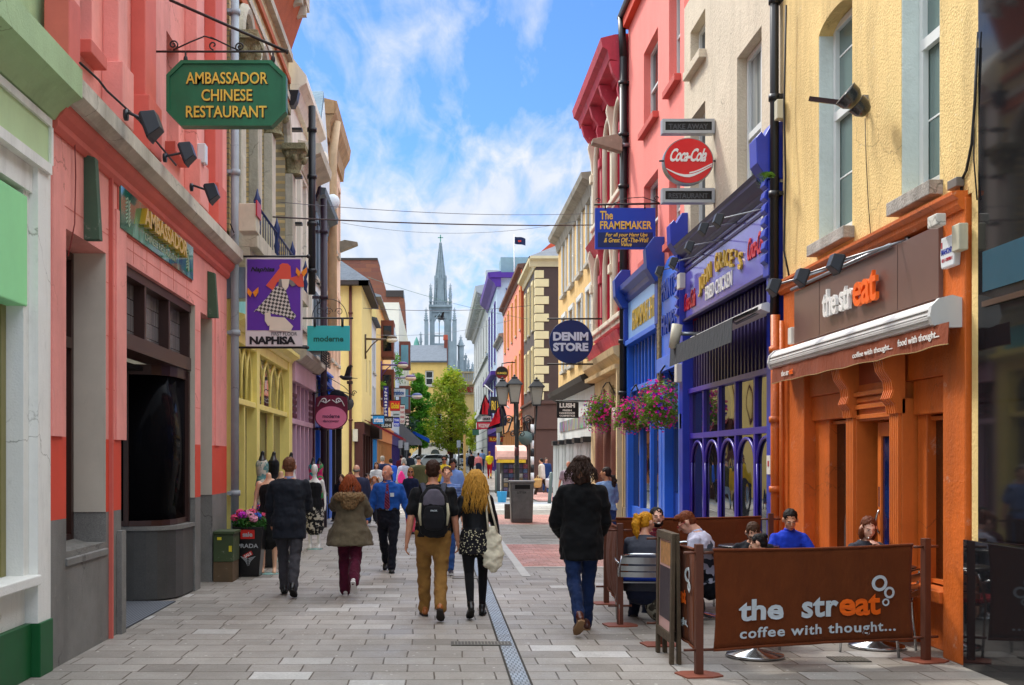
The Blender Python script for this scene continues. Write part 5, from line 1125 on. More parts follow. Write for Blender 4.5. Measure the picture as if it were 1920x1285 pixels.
for px in (250,275,300,325,350): m.box(fl,L_(px),L_(px)+.006,3.68,3.92,.001,.0025)
m.build('masonry_joint',SRD,t)
# inset sign panel
sa,sb=L_(221),L_(358); zs0,zs1=zl(221,432),zl(221,345)
zs0,zs1=3.94,4.36
m=MB(); m.box(fl,sa-.03,sb+.03,zs0-.02,zs1+.03,.0,.012); m.build('sign_recess',SRD,t)
n=N('sign_glass'); cc_=n.ramp(n.noise(1.1,n.map((1,2.2,1))),[(.3,lin('#0c4a3e')),(.5,lin('#1f7a63')),(.7,lin('#8fc4b8'))]); n.b.inputs['Specular IOR Level'].default_value=.8
sg=thing('restaurant_sign','green glass restaurant sign panel with gold letters set in the salmon wall','sign',(XL,13,3.2))
m=MB(); m.box(fl,sa,sb,zs0,zs1,.013,.03); m.build('panel',n.out(cc_,None,.06),sg)
g=MB(); u0,u1=L_(256),L_(338); dz=zs1-zs0; g.text(fl,'AMBASSADOR',u0,u1,zs0+dz*.42,zs0+dz*.86,.03,.06,bold=.03); g.build('lettering',GO,sg)
g=MB(); g.text(fl,'CHINESE RESTAURANT',L_(266),L_(326),zs0+dz*.14,zs0+dz*.32,.031,.004,bold=.01); g.build('lettering',M('pale_gold','#a8b89a',.4,0),sg)
g=MB()
for uc_ in (L_(234),L_(347)):
    for q in range(7): z=zs0+dz*(.2+.09*q); g.tube([fl(uc_-.07,z,.033),fl(uc_-.02,z+.03,.033),fl(uc_+.03,z-.02,.033),fl(uc_+.07,z+.02,.033)],.006,5)
g.build('emblem',M('pale_gold','#a8b89a',.4,0),sg)
GB=M('bracket_green','#43604a',.7,.15,grime=.4)
for u_,z0_,z1_ in ((L_(160),3.62,4.34),(L_(390),3.6,4.2)):
    m=MB(); m.prof(fl,[(0,z0_),(.14,z0_+.0),(.10,z1_),(0,z1_+.03)],u_-.05,u_+.05); m.build('bracket',GB,t,bevel=.005)
# windows
BW=M('brown_frame','#3a2018',.4,.1,spec=.5)
o1=window(t,fl,w1a+.01,w1b-.01,0.93,zW1-.01,-.36,BW,glassmat('grey_screen_glass','#55534c',.15),nz=1,t=.07)
k=MB(); k.box(fl,w1a+.08,w1b-.08,2.72,2.82,-.355,-.29); k.build('transom',BW,o1)
m=MB(); m.prof(fl,[(-.3,.80),(.02,.80),(.02,.86),(-.3,.95)],w1a-.02,w1b+.02); m.build('sill',TZ,t,bevel=.006)
# curved bay: base, glass, transom lights
def arcpts(a,b,w0,w1,n_=14): 
    out=[]
    for i in range(n_+1):
        f=i/n_; q=math.pi/2*f; out.append((a+(b-a)*math.sin(q)**1.0,w0+(w1-w0)*(1-math.cos(q))))
    return out
ap=[(13.95,-.95),(13.93,-.8),(13.92,-.65),(13.92,-.5),(13.94,-.36),(13.99,-.24),(14.08,-.14),(14.22,-.07),(14.45,-.03),(14.8,-.02),(bvb-.01,-.02)]
def curved(mb,pts,z0_,z1_,off,th):
    fr_=fl
    rs=[]
    for i,(u,w_) in enumerate(pts):
        a=pts[max(i-1,0)]; b=pts[min(i+1,len(pts)-1)]; tx,ty=b[0]-a[0],b[1]-a[1]; l=math.hypot(tx,ty); nx,ny=ty/l,-tx/l
        if ny>0: pass
        nx,ny=-ty/l,tx/l
        if ny-nx<0: nx,ny=-nx,-ny
        rs.append([fl(u+nx*off,z0_,w_+ny*off),fl(u+nx*off,z1_,w_+ny*off),fl(u+nx*(off-th),z1_,w_+ny*(off-th)),fl(u+nx*(off-th),z0_,w_+ny*(off-th))])
    mb.rings(rs)
m=MB(); m.smooth=False; curved(m,ap,0.02,.84,.0,.3); m.build('bay_base',M('terrazzo_dark','#4f4e4b',.45,.2,scale=3,bump=.002,fine=.5),t)
m=MB(); curved(m,ap,.842,.89,.02,.3); m.build('bay_sill',TZ,t)
m=MB(); curved(m,[(a,b-.07) for a,b in ap],.893,.96,.0,.08); curved(m,[(a,b-.07) for a,b in ap],2.70,2.82,.0,.08); fo=m.build('bay_frame',BW,t)
m=MB(); m.box(fl,bvb-.10,bvb-.015,.9,2.8,-.20,-.06); m.box(fl,13.90,13.98,.9,2.8,-.62,-.56); m.build('mullion',BW,fo)
g=MB(); g.smooth=True; curved(g,[(a,b-.09) for a,b in ap],.96,2.70,.0,.02); g.build('pane',glassmat('bay_glass','#0d0d10',.10,spec=.03),fo)
m=MB(); m.box(fl,bva+.002,bvb-.014,2.82,2.98,-.36,-.05); m.box(fl,bva+.002,bvb-.014,3.56,zB-.002,-.36,-.05)
for i in range(4): u=bva+.03+(bvb-bva-.12)*i/3; m.box(fl,u,u+.07,2.98,3.56,-.36,-.06)
to_=m.build('transom_window',BW,t)
n=N('leaded_glass'); wv=n.new('ShaderNodeTexBrick'); n.l.new(n.map(swz='zy0'),wv.inputs[0])
for i,x in (('Scale',1),('Brick Width',.17),('Row Height',.04),('Mortar Size',.005)): wv.inputs[i].default_value=x
wv.offset=0; wv.inputs['Color1'].default_value=lin('#6f6a6a'); wv.inputs['Color2'].default_value=lin('#8a8484'); wv.inputs['Mortar'].default_value=lin('#2c2724')
g=MB(); g.box(fl,bva+.04,bvb-.05,2.98,3.56,-.2,-.18); g.build('pane',n.out(wv.outputs[0],None,.25),to_)
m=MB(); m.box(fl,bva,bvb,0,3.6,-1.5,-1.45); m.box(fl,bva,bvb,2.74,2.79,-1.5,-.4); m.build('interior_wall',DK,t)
n=N('door_mat'); wv=n.new('ShaderNodeTexWave',bands_direction='X'); wv.inputs['Scale'].default_value=9; n.l.new(n.map(),wv.inputs[0])
m=MB(); m.box(fl,bva+.01,13.9,.0,.014,-.9,.0); tag(m.build('door_mat',n.out(n.ramp(wv.outputs[1],[(.3,lin('#3c3f45')),(.7,lin('#73777e'))]),None,.7)),'ribbed grey entrance mat in front of the curved restaurant window','mat')
o3=ops[2]; window(t,fl,o3[0]+.01,o3[1]-.01,.05,3.6,-.28,BW,glassmat('bay_glass'),nz=4,t=.08)
m=MB(); m.box(fl,bva-.16,bva-.0,0,1.0,.001,.05); m.build('pilaster_base',TZ,t)
m=MB(); m.box(FF(13.9),XL-.72,XL-.66,1.0,1.12,.0,.01); m.build('yellow_sticker',M('sticker_yellow','#d9c62a',.5,0),t)
# floodlights on the ledge
for i,(px,py,lx,ly) in enumerate(((292,262,285,232),(330,285,352,285),(368,345,398,360))):
    c=XL+.5; lu=F*c/(lx-820); lv=H+(860-ly)*c/(lx-820)
    flood(fl,lu+.03,zL+.28,0,-.03,lv-zL-.28,.5,['large black floodlight standing on the cream ledge, nearest','black floodlight lying in the middle of the cream ledge','black floodlight at the far end of the cream ledge'][i],'floodlights on the cream ledge',s=[1.35,1.2,1.2][i],arm=.24,double=True,name='floodlight')
tag(downpipe('grey_downpipe',fl,ub_+.12,0,9.5,M('pipe_grey','#9aa4aa',.5,.12,grime=.3),'pale grey drainpipe between the salmon restaurant and the yellow shop',r=.06,w=.1,n=4),None,None)
m=MB(); u,v=L(372,290,XL+.15); m.box(fl,u-.08,u+.08,v-.12,v+.12,.15,.25); tag(m.build('alarm_box',M('alarm_white','#d5d9dc',.35,.05),bevel=.01),'small white alarm box on the salmon wall above the ledge','alarm box')
lp=lambda px,py,w_=.03: fl(L(px,py,XL+w_)[0],L(px,py,XL+w_)[1],w_)
cable([lp(140,255),lp(160,330) if 0 else lp(142,330),lp(140,420),lp(128,480)],.006,label='thin red cable hanging down the salmon wall beside the green bracket',mat=M('cable_red','#7a2a24',.6,.1))
cable([lp(150,118,.25),lp(185,150,.26),lp(200,170,.26),lp(260,225,.25),lp(330,310,.26)],.010,label='loose dark cable lying along the cream ledge')
cable([lp(410,430,.2),lp(430,452,.15),lp(440,440,.1),lp(432,420,.08)],.008,label='loop of cable at the far end of the cream ledge')
# ---- Victorian brick house with yellow shop
uc_,ud_=ub_+.22,L_(541)
YB=brickmat('yellow_brick','#e0c68c','#c4a76c','#a89c7c',.24,.08,grime=.35); ST=M('weathered_stone','#c4bda8',.85,.22,scale=2,bump=.012,bs=20,grime=.5,gcol='#3d3c34'); RBK=M('red_brick_trim','#b4603a',.85,.15,bump=.006)
t=thing('brick_house','Victorian yellow brick house with stone pilasters, arches and a deep curved cornice','house',(XL,20.5,0))
pil=[uc_+.25,uc_+1.9,uc_+3.55,ud_-.45]; ops=[]
for a,b in zip(pil,pil[1:]): ops.append((a+.45,b-.12,5.4,8.75,.6,.3))
m=MB(); facade(m,fl,uc_,ud_,4.9,10.6,ops); m.build('wall',YB,t)
for o_ in ops: window(t,fl,o_[0]+.01,o_[1]-.01,o_[2],o_[3],-.26,WP,GL,nz=3,t=.06)
for i,p_ in enumerate(pil):
    m=MB(); m.box(fl,p_-.12,p_+.32,5.1,7.5,0,.16); m.box(fl,p_-.05,p_+.25,7.5,7.55,0,.14); m.build('pilaster',ST,t,bevel=.012)
    c=MB(); q=fl(p_+.1,0,.12); c.lathe(q,[(.20,7.52),(.17,7.6),(.2,7.75),(.28,7.9),(.30,7.98)],14); 
    for j in range(10): a=2*math.pi*j/10; c.ell(q+Vector((.24*math.cos(a),.24*math.sin(a),7.82+.08*(j%2))),.07,.07,.09)
    c.box(fl,p_-.24,p_+.44,7.98,8.1,-.05,.42); c.build('capital',M('stone_capital','#8c8462',.9,.3,scale=12,bump=.03,bs=30),t,disp=.03,dscale=.08)
for o_ in ops:
    m=MB(); mu=(o_[0]+o_[1])/2; hw=(o_[1]-o_[0])/2+.08; zc_=o_[3]-.6
    m.tube([fl(mu-hw,zc_-.2,.03)]+[fl(mu-hw*math.cos(q),zc_+.68*math.sin(q),.04) for q in [math.pi*j/14 for j in range(15)]]+[fl(mu+hw,zc_-.2,.03)],.10,8); m.build('arch',ST,t)
m=MB(); m.box(fl,uc_,ud_,8.85,9.05,.0,.05); m.box(fl,uc_,ud_,9.5,9.62,0,.05); m.build('brick_band',RBK,t)
m=MB(); m.box(fl,uc_,ud_,9.07,9.2,.0,.07); m.build('stone_band',ST,t)
m=MB(); cv=[(0,10.0)]+[(.34*(1-math.cos(q)),10.0+.75*math.sin(q)) for q in [math.pi/2*j/8 for j in range(1,9)]]+[(.42,10.75),(.42,11.0),(0,11.0)]
nb_=11
for i in range(nb_): u=uc_+(ud_-uc_)*(i+.2)/nb_; m.prof(fl,cv,u,u+.16)
m.build('cove_bracket',ST,t); m=MB(); m.box(fl,uc_,ud_,10.98,11.3,-.3,.44); m.box(fl,uc_,ud_,11.3,11.42,-.3,.50); m.box(fl,uc_,ud_,9.95,10.1,0,.1); m.build('cornice',ST,t)
m=MB(); m.prof(fl,[(.001,10.1),(.02,10.1),(.3,10.9),(.3,10.97),(.001,10.97)],uc_,ud_); m.build('cove',RBK,t)
m=MB(); m.box(fl,uc_,ud_,4.85,5.1,-.2,.42); m.box(fl,uc_,ud_,4.72,4.85,-.2,.3); m.build('balcony_slab',ST,t,bevel=.01)
m=MB(); m.smooth=True; m.tube([fl(uc_,5.52,.38),fl(ud_,5.52,.38)],.02,6); IR=M('blue_iron','#1a2c5c',.45,.15)
for i in range(4):
    u=uc_+.25+(ud_-uc_-.5)*i/3; m.lathe(fl(u,0,.38),[(.05,5.1),(.03,5.2),(.055,5.3),(.025,5.4),(.05,5.5),(.06,5.6),(.03,5.68),(.005,5.78)],10)
for i in range(24): u=uc_+.3+(ud_-uc_-.5)*i/24; m.tube([fl(u,5.1,.38),fl(u,5.52,.38)],.008,4)
m.build('balcony_railing',IR,t)
tag(downpipe('black_downpipe',fl,ud_-.12,5.1,9.0,BL,'black drainpipe with square hopper at the far edge of the brick house',r=.075,w=.5,n=4,hopper=True),None,None)
m=MB(); u,v=L(482,410,XL+.5); m.box(fl,u-.1,u+.25,v-.2,v+.2,.25,.5); o=m.build('wall_alarm',M('box_cream','#bdb8a2',.6,.15,grime=.4),bevel=.01); tag(o,'cream and red alarm box on the stone balcony of the brick house','alarm box'); m=MB(); m.box(fl,u-.12,u+.27,v+.02,v+.24,.5,.52); m.build('cover',M('alarm_red','#b0303a',.4,0),o)
# yellow shop
YS=M('primrose_paint','#f4e382',.5,.07,bump=.003,grime=.15,gcol='#7a6a30',spec=.45)
t=thing('dress_shopfront','primrose yellow shopfront with pointed arch lattice windows below the brick house','shopfront',(XL,21,0))
u0,u1=uc_+.0,ud_+.15; fl0=fl; fl=lambda u,v,w: fl0(u,v*1.15,w)
m=MB(); m.box(fl,u0,u0+.35,0,3.55,-.3,.02); m.box(fl,u1-.5,u1,0,3.2,-.3,.06); m.box(fl,u0+.35,u1-.5,0,.45,-.3,.0)
um_=u0+2.55; m.box(fl,um_-.12,um_+.2,0,3.2,-.3,.04); m.box(fl,u0+.35,u1-.5,2.22,2.30,-.2,.02); m.box(fl,u0+.35,u1-.5,3.05,3.2,-.3,.03)
m.build('surround',YS,t,bevel=.006)
m=MB(); m.prof(fl,[(-.1,3.2),(.06,3.2),(.1,3.25),(.22,3.3),(.22,3.36),(.05,3.4),(.05,3.85),(-.1,3.85)],u0+.05,u1); m.build('fascia_board',YS,t)
m=MB(); m.box(fl,u0+.45,u1-.35,3.43,3.82,.051,.058); m.build('fascia_panel',M('aqua_panel','#6fc3c4',.4,.35,scale=1.5),t)
m=MB(); m.prof(fl,[(-.1,3.55),(.3,3.55),(.26,3.95),(-.1,3.95)],u0-.05,u0+.33); m.build('lead_cap',M('lead_grey','#8494a0',.5,.15),t)
def pointed(mb,a,b,z0_,z1_,w_=-.06,r_=.028):
    mu=(a+b)/2; hw=(b-a)/2; mb.tube([fl(a,z0_,w_),fl(a,z0_+(z1_-z0_)*.45,w_),fl(a+hw*.35,z0_+(z1_-z0_)*.75,w_),fl(mu,z1_,w_)],r_,6); mb.tube([fl(b,z0_,w_),fl(b,z0_+(z1_-z0_)*.45,w_),fl(b-hw*.35,z0_+(z1_-z0_)*.75,w_),fl(mu,z1_,w_)],r_,6)
for (a,b,nn) in ((u0+.4,um_-.14,4),(um_+.22,u1-.52,4)):
    m=MB(); 
    for i in range(nn): pointed(m,a+(b-a)*i/nn,a+(b-a)*(i+1)/nn,2.3,3.05)
    m.box(fl,(a+b)/2-.04,(a+b)/2+.04,.45,2.22,-.12,.0); wo=m.build('arched_window',YS,t); g=MB(); g.box(fl,a,b,.45,3.05,-.14,-.13); g.build('pane',glassmat('clear_shop_glass','#22282c',.02,curt='#6c5f52'),wo)
m=MB(); m.box(fl,u0+.36,u0+.55,.45,2.22,.0,.03); m.build('red_frame',M('red_paint','#b8161a',.4,.1),t)
m=MB(); m.box(fl,u0+.06,u0+.24,.95,2.35,.021,.028); o=m.build('poster',M('poster_red','#c8203a',.5,.1)); tag(o,'tall narrow red poster on the near yellow pier of the dress shop','poster')
g=MB(); 
for i,ch in enumerate('BOUTIQUE'): g.text(fl,ch,u0+.1,u0+.2,2.2-i*.15,2.29-i*.15,.029,.003,bold=.01)
g.build('lettering',M('pink_white','#e8b8c0',.5,0),o)
DR=[M('dress_red','#b02828',.8,.3),M('dress_teal','#3a9c98',.8,.3),M('dress_pink','#d03a80',.8,.3),M('dress_grey','#8a8478',.8,.3)]
fl=fl0
# ---- cream house
ue_,uf_=ud_+.02,L_(585)
CH=M('cream_stucco','#ebe5d2',.8,.07,grime=.3,gcol='#6a665a'); 
ztc=zl(541,100); 
t=simple_house('cream_stucco_house','cream stucco house with carved window hoods beyond the brick house','' or fl,ue_+.2,uf_,9.6,CH,[(4.7,8.0)],3,.75,gl=GL,surr=CH,shopz=3.8,nzw=3,z0=3.85)
m=MB(); m.prof(fl,[(-.2,9.3),(.1,9.3),(.2,9.5),(.35,9.6),(.35,9.75),(.0,10.2),(-.2,10.4)],ue_+.2,uf_); m.build('cornice',CH,t)
m=MB(); m.prof(fl,[(-.1,8.1),(.1,8.1),(.18,8.35),(.5,8.5),(.52,8.7),(-.1,8.8)],ue_+1.6,uf_-.3); m.build('window_hood',ST,t)
m=MB(); m.smooth=True; m.ell(fl(uf_-.4,9.0,.25),.2,.2,.22); m.build('ball_finial',CH,t)
tag(downpipe('dark_downpipe',fl,uf_-.1,0,8.1,M('purple_pipe','#2a1a2c',.5,.1),'dark purple drainpipe with hopper between the cream and pale blue houses',r=.08,w=.3,n=5,hopper=True),None,None)
PKS=M('mauve_paint','#c9a3b4',.6,.08,grime=.1)
t=thing('mauve_shopfront','pale mauve shopfront with lattice panels below the cream stucco house','shopfront',(XL,27,0))
u0,u1=ue_+.2,uf_-.15; fl=lambda u,v,w: fl0(u,v*1.11,w)
m=MB(); m.box(fl,u0,u1,3.0,3.4,-.3,.12); m.box(fl,u0,u1,2.2,2.3,-.2,.05); m.box(fl,u0,u1,0,.5,-.2,.02)
k=5
for i in range(k+1): u=u0+.08+(u1-u0-.16)*i/k; m.box(fl,u-.06,u+.06,.5,3.0,-.2,.03)
m.build('surround',PKS,t,bevel=.006); m=MB(); m.prof(fl,[(0,3.38),(.2,3.38),(.35,3.5),(.35,3.6),(0,3.65)],u0,u1); m.build('cornice',M('cornice_stone','#b0a79a',.8,.2,grime=.4),t)
g=MB(); g.box(fl,u0,u1,.5,3,-.18,-.14); g.build('pane',glassmat('mauve_glass','#3a2030',.04,curt='#8a5c6c'),t)
m=MB(); 
for i in range(6):
    for j in range(4): m.box(fl,u0+.2+i*.12,u0+.28+i*.12,2.32+j*.13,2.40+j*.13,.031,.05); m.box(fl,u1-.9+i*.12,u1-.82+i*.12,2.32+j*.13,2.4+j*.13,.031,.05)
m.build('lattice',M('maroon_lattice','#5a1a3a',.5,.1),t)
m=MB(); m.box(fl,u1-.02,u1+.12,0,3.2,-.1,.08); m.build('pilaster',M('maroon_paint','#4a1028',.5,.1),t)
m=MB(); u=u0+1.2; m.box(fl,u,u+2,3.75,3.78,.05,.55)
for i in range(6): m.box(fl,u,u+2,3.45+i*.05,3.46+i*.05,.54,.56); m.box(fl,u+i*.4,u+i*.4+.02,3.45,3.78,.54,.56)
tag(m.build('window_basket',BL),'black wrought window basket above the mauve shopfront','balcony basket')
fl=fl0
# ---- pale blue grey house with slate dormer gable
ug2,uh2=uf_,L_(612)
BG=M('pale_grey_blue','#dde4e6',.8,.06,grime=.25,gcol='#5c6468'); SLB=M('blue_slate','#6f8694',.7,.2,bump=.02,bs=14)
t=simple_house('gabled_house','pale grey blue house with tall slate gabled dormer and dark shutters','' or fl,ug2,uh2,8.3,BG,[(6.3,7.7),(4.3,5.7)],4,.7,gl=GL,surr=M('shutter_grey','#6a7c88',.6,.1),z0=3.9,corn=M('slate_cornice','#5c6a70',.6,.15),nzw=2)
m=MB(); a=ug2+.5; b=ug2+3.4; m.poly(fl,[(a,8.3),(b,8.3),(b,9.6),((a+b)/2,11.1),(a,9.6)],-.3,.12); m.build('dormer_gable',BG,t); m=MB(); m.poly(fl,[(a-.15,8.4),(a,8.4),(a,9.6),((a+b)/2,11.1),(b,9.6),(b+.15,9.55),((a+b)/2,11.4),(a-.15,9.55)],-3,.1); m.build('dormer_roof',SLB,t)
m=MB(); m.smooth=True; m.ell(fl(uh2-.3,8.8,.2),.2,.2,.22); m.ell(fl(a-.4,8.8,.2),.2,.2,.22); m.build('ball_finial',BG,t)
BS2=M('royal_blue','#1f62d2',.45,.1,spec=.5)
t=thing('dancewear_shopfront','royal blue shopfront with a navy rolled awning below the pale grey blue house','shopfront',(XL,31,0)); u0,u1=ug2+.1,uh2+1.2; fl=lambda u,v,w: fl0(u,v*1.2,w)
m=MB(); m.box(fl,u0,u1,3.35,3.4,-.3,.1); 
for u in (u0+.1,u0+1.5,u1-.6,u1-.15): m.box(fl,u-.12,u+.14,0,3.35,-.25,.05)
m.box(fl,u0,u1,2.1,2.2,-.2,.02); m.box(fl,u0,u1,0,.6,-.2,.02); m.box(fl,u0+1.4,u0+1.7,.6,.66,0,.2); m.build('surround',BS2,t,bevel=.006); m=MB(); m.box(fl,u0,u1,2.6,3.35,-.2,.0); m.build('fascia_board',M('off_white','#dcdcd4',.6,.05),t); g=MB(); g.box(fl,u0,u1,.6,2.6,-.18,-.14); g.build('pane',GP,t)
m=MB(); m.prof(fl,[(.0,3.25),(.62,2.72),(.62,2.6),(.0,3.15)],u0+.1,u0+3.2); m.build('awning',cloth('#1d2e78',.15,pat='stripe',pc='#0e1638',ps=3),t); m=MB(); m.smooth=True; m.tube([fl(u0+.05,2.68,.6),fl(u0+3.25,2.68,.6)],.2,16); m.build('awning_roll',cloth('#14161f',.1),t)
fl=fl0
# ---- peach house
ui2,uj2=uh2+.1,L_(638)
PE=M('peach_render','#ecc8ac',.8,.07,grime=.25,gcol='#7a5c48')
t=simple_house('peach_house','tall peach house with heavy cornice and a cream downpipe at the end of the terrace','' or fl,ui2,uj2,11.5,PE,[(8.0,10.0),(4.6,6.6)],3,.7,gl=GL,surr=PE,shop=(M('dark_shop','#221a18',.5,.1),GP),shopz=3.4)
m=MB(); m.prof(fl,[(-.3,10.6),(.08,10.6),(.12,11.0),(.28,11.3),(.32,11.6),(-.3,11.75)],ui2-.4,uj2+.3); m.box(FF(ui2-.38),XL-3,XL+.25,11.25,11.6,-.3,.05); m.build('cornice',M('rusty_cornice','#a8845c',.8,.3,grime=.4),t)
m=MB(); m.smooth=True; m.tube([fl(ui2+.2,11.2,.25),fl(ui2+.2,10.3,.14),fl(ui2+.2,5,.14)],.13,10); m.build('downpipe',M('cream_pipe','#cdb088',.6,.2,grime=.4),t)
u,v=L(640,458,XL+.1); r=thing('bulkhead_light','grey wedge shaped street light at the corner of the peach house','wall light',fl(uj2-1,4,0))
m=MB(); zz_=v; uu=uj2-.6; m.prof(fl,[(.05,zz_-.22),(.6,zz_+.0),(.6,zz_+.08),(.2,zz_+.15),(.05,zz_+.1)],uu-.15,uu+.15); m.build('lamp_housing',M('concrete_grey','#8f8876',.8,.25,grime=.4),r,bevel=.01); m=MB(); m.smooth=True; m.tube([fl(uu,zz_,0),fl(uu,zz_,.1)],.05,8); m.build('bracket',STL,r)
# ================================================================ FAR LEFT, FAR END
LF=lambda px:-F*XL/(VX-px)
Z=gz
# yellow corner house with gable wall towards the viewer
YC=M('butter_render','#e6cd84',.8,.06,grime=.15,gcol='#8a7440'); SL=M('slate_blue','#59626c',.8,.2,bump=.02,bs=12); SE=M('dark_eaves','#3c3330',.7,.1)
d0,d1=48.,LF(697)
t=thing('butter_house','butter yellow corner house with slate roof and a brown drainpipe across the side street','house',(XL,50,0))
zy=H+(860-528)*48/F
m=MB(); facade(m,fl,d0,d1,3.2,zy,[(51,51.8,4.6,6.2,0,.14),(53.6,54.4,4.6,6.2,0,.14)],body=9); m.build('wall',YC,t)
for a in (51,53.6): window(t,fl,a+.01,a+.79,4.6,6.19,-.1,WP,GL,nz=2)
m=MB(); m.box(FF(d0),XL-4,XL,0,3.2,-.01,.0) if 0 else m.box(fl,d0+.0,d1,0,3.2,-.3,-9); m.build('side_wall',YC,t)
m=MB(); m.box(fl,d0,d1,2.7,3.18,-.28,.1)
for i in range(5): u=d0+.15+(d1-d0-.3)*i/4; m.box(fl,u-.15,u+.15,0,2.7,-.28,.05)
m.build('shopfront',M('maroon_brown_shop','#4a231c',.5,.1),t); g=MB(); g.box(fl,d0+.1,d1-.1,.3,2.7,-.2,-.15); g.build('pane',GP,t)
m=MB(); A=Vector((XL+.35,d0-.4,zy)); B=Vector((XL+.35,d1,zy)); Cc=Vector((XL-3,d1,zy+2.6)); Dd=Vector((XL-3,d0+2.6,zy+2.6)); E_=Vector((XL-8,d0-.4,zy)); G_=Vector((XL-8,d0+2.6,zy+2.6)); m.quad(A,B,Cc,Dd); m.quad(A,Dd,G_,E_); m.build('roof',SL,t)
m=MB(); m.box(fl,d0-.38,d1,zy-.18,zy-.01,-.1,.33); m.box(FF(d0),XL-8,XL+.3,zy-.18,zy-.01,.0,.38); m.build('eaves',SE,t)
tag(downpipe('brown_downpipe',FF(d0),XL-.45,0,zy-.2,M('brown_pipe','#5a2c24',.6,.1),'brown drainpipe on the side wall of the butter yellow corner house',r=.06,w=.08,n=4),None,None)
m=MB(); m.prof(fl,[(.05,3.3),(.12,3.3),(1.7,2.55),(1.68,2.45)],d0+.5,d0+4.6); m.build('awning',cloth('#6a1824',.1),t)
m=MB(); m.box(fl,d0+4.7,d1,2.6,3.5,.1,.5); m.build('sign_box',M('dark_wood','#3a2a22',.7,.3),t)
m=MB(); m.box(FF(d0),XL-.35,XL-.15,2.4,2.9,.0,.2); m.build('pilaster_head',ST,t)
def fh(name,label,d0_,d1_,zt,wall,rows,nw,ww,**k):
    return simple_house(name,label,fl,d0_,d1_,zt,wall,rows,nw,ww,**k)
d2=LF(705)
fh('white_terrace_house','white rendered house with dark sash windows beyond the butter yellow house',d1,d2,8.3,M('white_render','#d3d5d6',.8,.06,grime=.25),[(3.9,5.2),(5.9,7.5)],2,.9,shop=(M('sky_blue_shop','#2f8fd0',.5,.1),GP),z0=.1,roof=(SL,.8),wt=M('dark_frame','#3c4248',.6,.1))
d3=LF(733)
t=fh('bay_window_house','butter yellow house with brown oriel bay windows under a grey sloping roof',d2,d3,9.9,YC,[(5.0,6.5)],2,.8,shop=(M('sand_shop','#c98f58',.7,.1),GP),z0=.3,roof=(M('lead_roof','#8b949a',.6,.15),1.2))
BWN=M('oriel_brown','#6a3524',.6,.15)
for z in (4.6,7.3):
    m=MB(); m.box(fl,d2+5.2,d2+7.4,z,z+2.0,0,.7); wo=m.build('oriel_window',BWN,t); g=MB(); g.box(fl,d2+5.4,d2+7.2,z+.3,z+1.7,.701,.71); g.box(FF(d2+5.2),XL+.12,XL+.58,z+.3,z+1.7,.001,.01); g.build('pane',GL,wo)
d4=LF(748)
t=fh('pale_blue_house','pale blue house with brown framed corner windows and climbing plants',d3,d4,11.0,M('pale_blue_wall','#c3d2de',.8,.06),[(8,9.6),(5,6.6)],3,1.0,shop=(M('indigo_shop','#3a2c7a',.5,.1),GP),z0=.4,gl=GL,wt=BWN)
d5=LF(767)
t=fh('grey_awning_house','cream house with timber corner windows and a grey canopy over its door',d4,d5,14.3,M('cream_wall2','#ddd8c4',.8,.06),[(9.0,10.8),(5.4,7.2)],3,1.3,shop=(M('grey_shop','#4d5054',.6,.1),GP),z0=.5,wt=BWN,gl=GL)
for z in (9.0,5.4):
    m=MB(); m.box(fl,d4+.4,d4+2.6,z,z+2.2,0,.9); wo=m.build('oriel_window',BWN,t); g=MB(); g.box(FF(d4+.4),XL+.15,XL+.75,z+.3,z+1.9,.001,.01); g.box(fl,d4+.7,d4+2.3,z+.3,z+1.9,.901,.91); g.build('pane',M('oriel_glass','#5f8a90',.1,.1),wo)
m=MB(); m.prof(fl,[(0,4.6),(.2,4.6),(1.8,3.1),(1.8,2.8),(0,2.8)],d4+1,d4+5); m.build('canopy',M('canopy_grey','#6a6c70',.7,.1),t)
# big brown-brick block behind the yellow houses
DB=128.; BBK=brickmat('brown_brick','#84523c','#74463a','#6c5048',1.2,.45,swz='xz0',grime=.15)
t=thing('brick_block','large brown brick block with sloping roofline rising behind the butter yellow house','building',(-8,DB,0))
x_=lambda px,D=DB:(px-VX)*D/F
z_=lambda py,D=DB:H+(VY-py)*D/F
m=MB(); m.poly(FF(DB),[(x_(600),3),(x_(762),3),(x_(762),z_(640)),(x_(758),z_(560)),(x_(724),z_(545)),(x_(708),z_(488)),(x_(600),z_(488))],0,-4); m.build('wall',BBK,t)
m=MB(); m.box(FF(DB),x_(600),x_(708),z_(488),z_(484),-6,.1); m.box(FF(DB),x_(724),x_(757),z_(557),z_(545),.001,.2); m.build('coping',M('dark_coping','#3a3432',.7,.1),t)
m=MB(); m.box(FF(DB),x_(724),x_(757),z_(556),z_(546),-4,.12); m.build('roof_glazing',M('roof_glass','#6f8694',.3,.1),t)
m=MB(); m.smooth=True
for q in range(4): m.tube([(x_(738),DB-.4,z_(640)+q*.6),(x_(762),DB-.4,z_(640)+q*.6)],.05,5)
m.build('balcony_rail',BL,t)
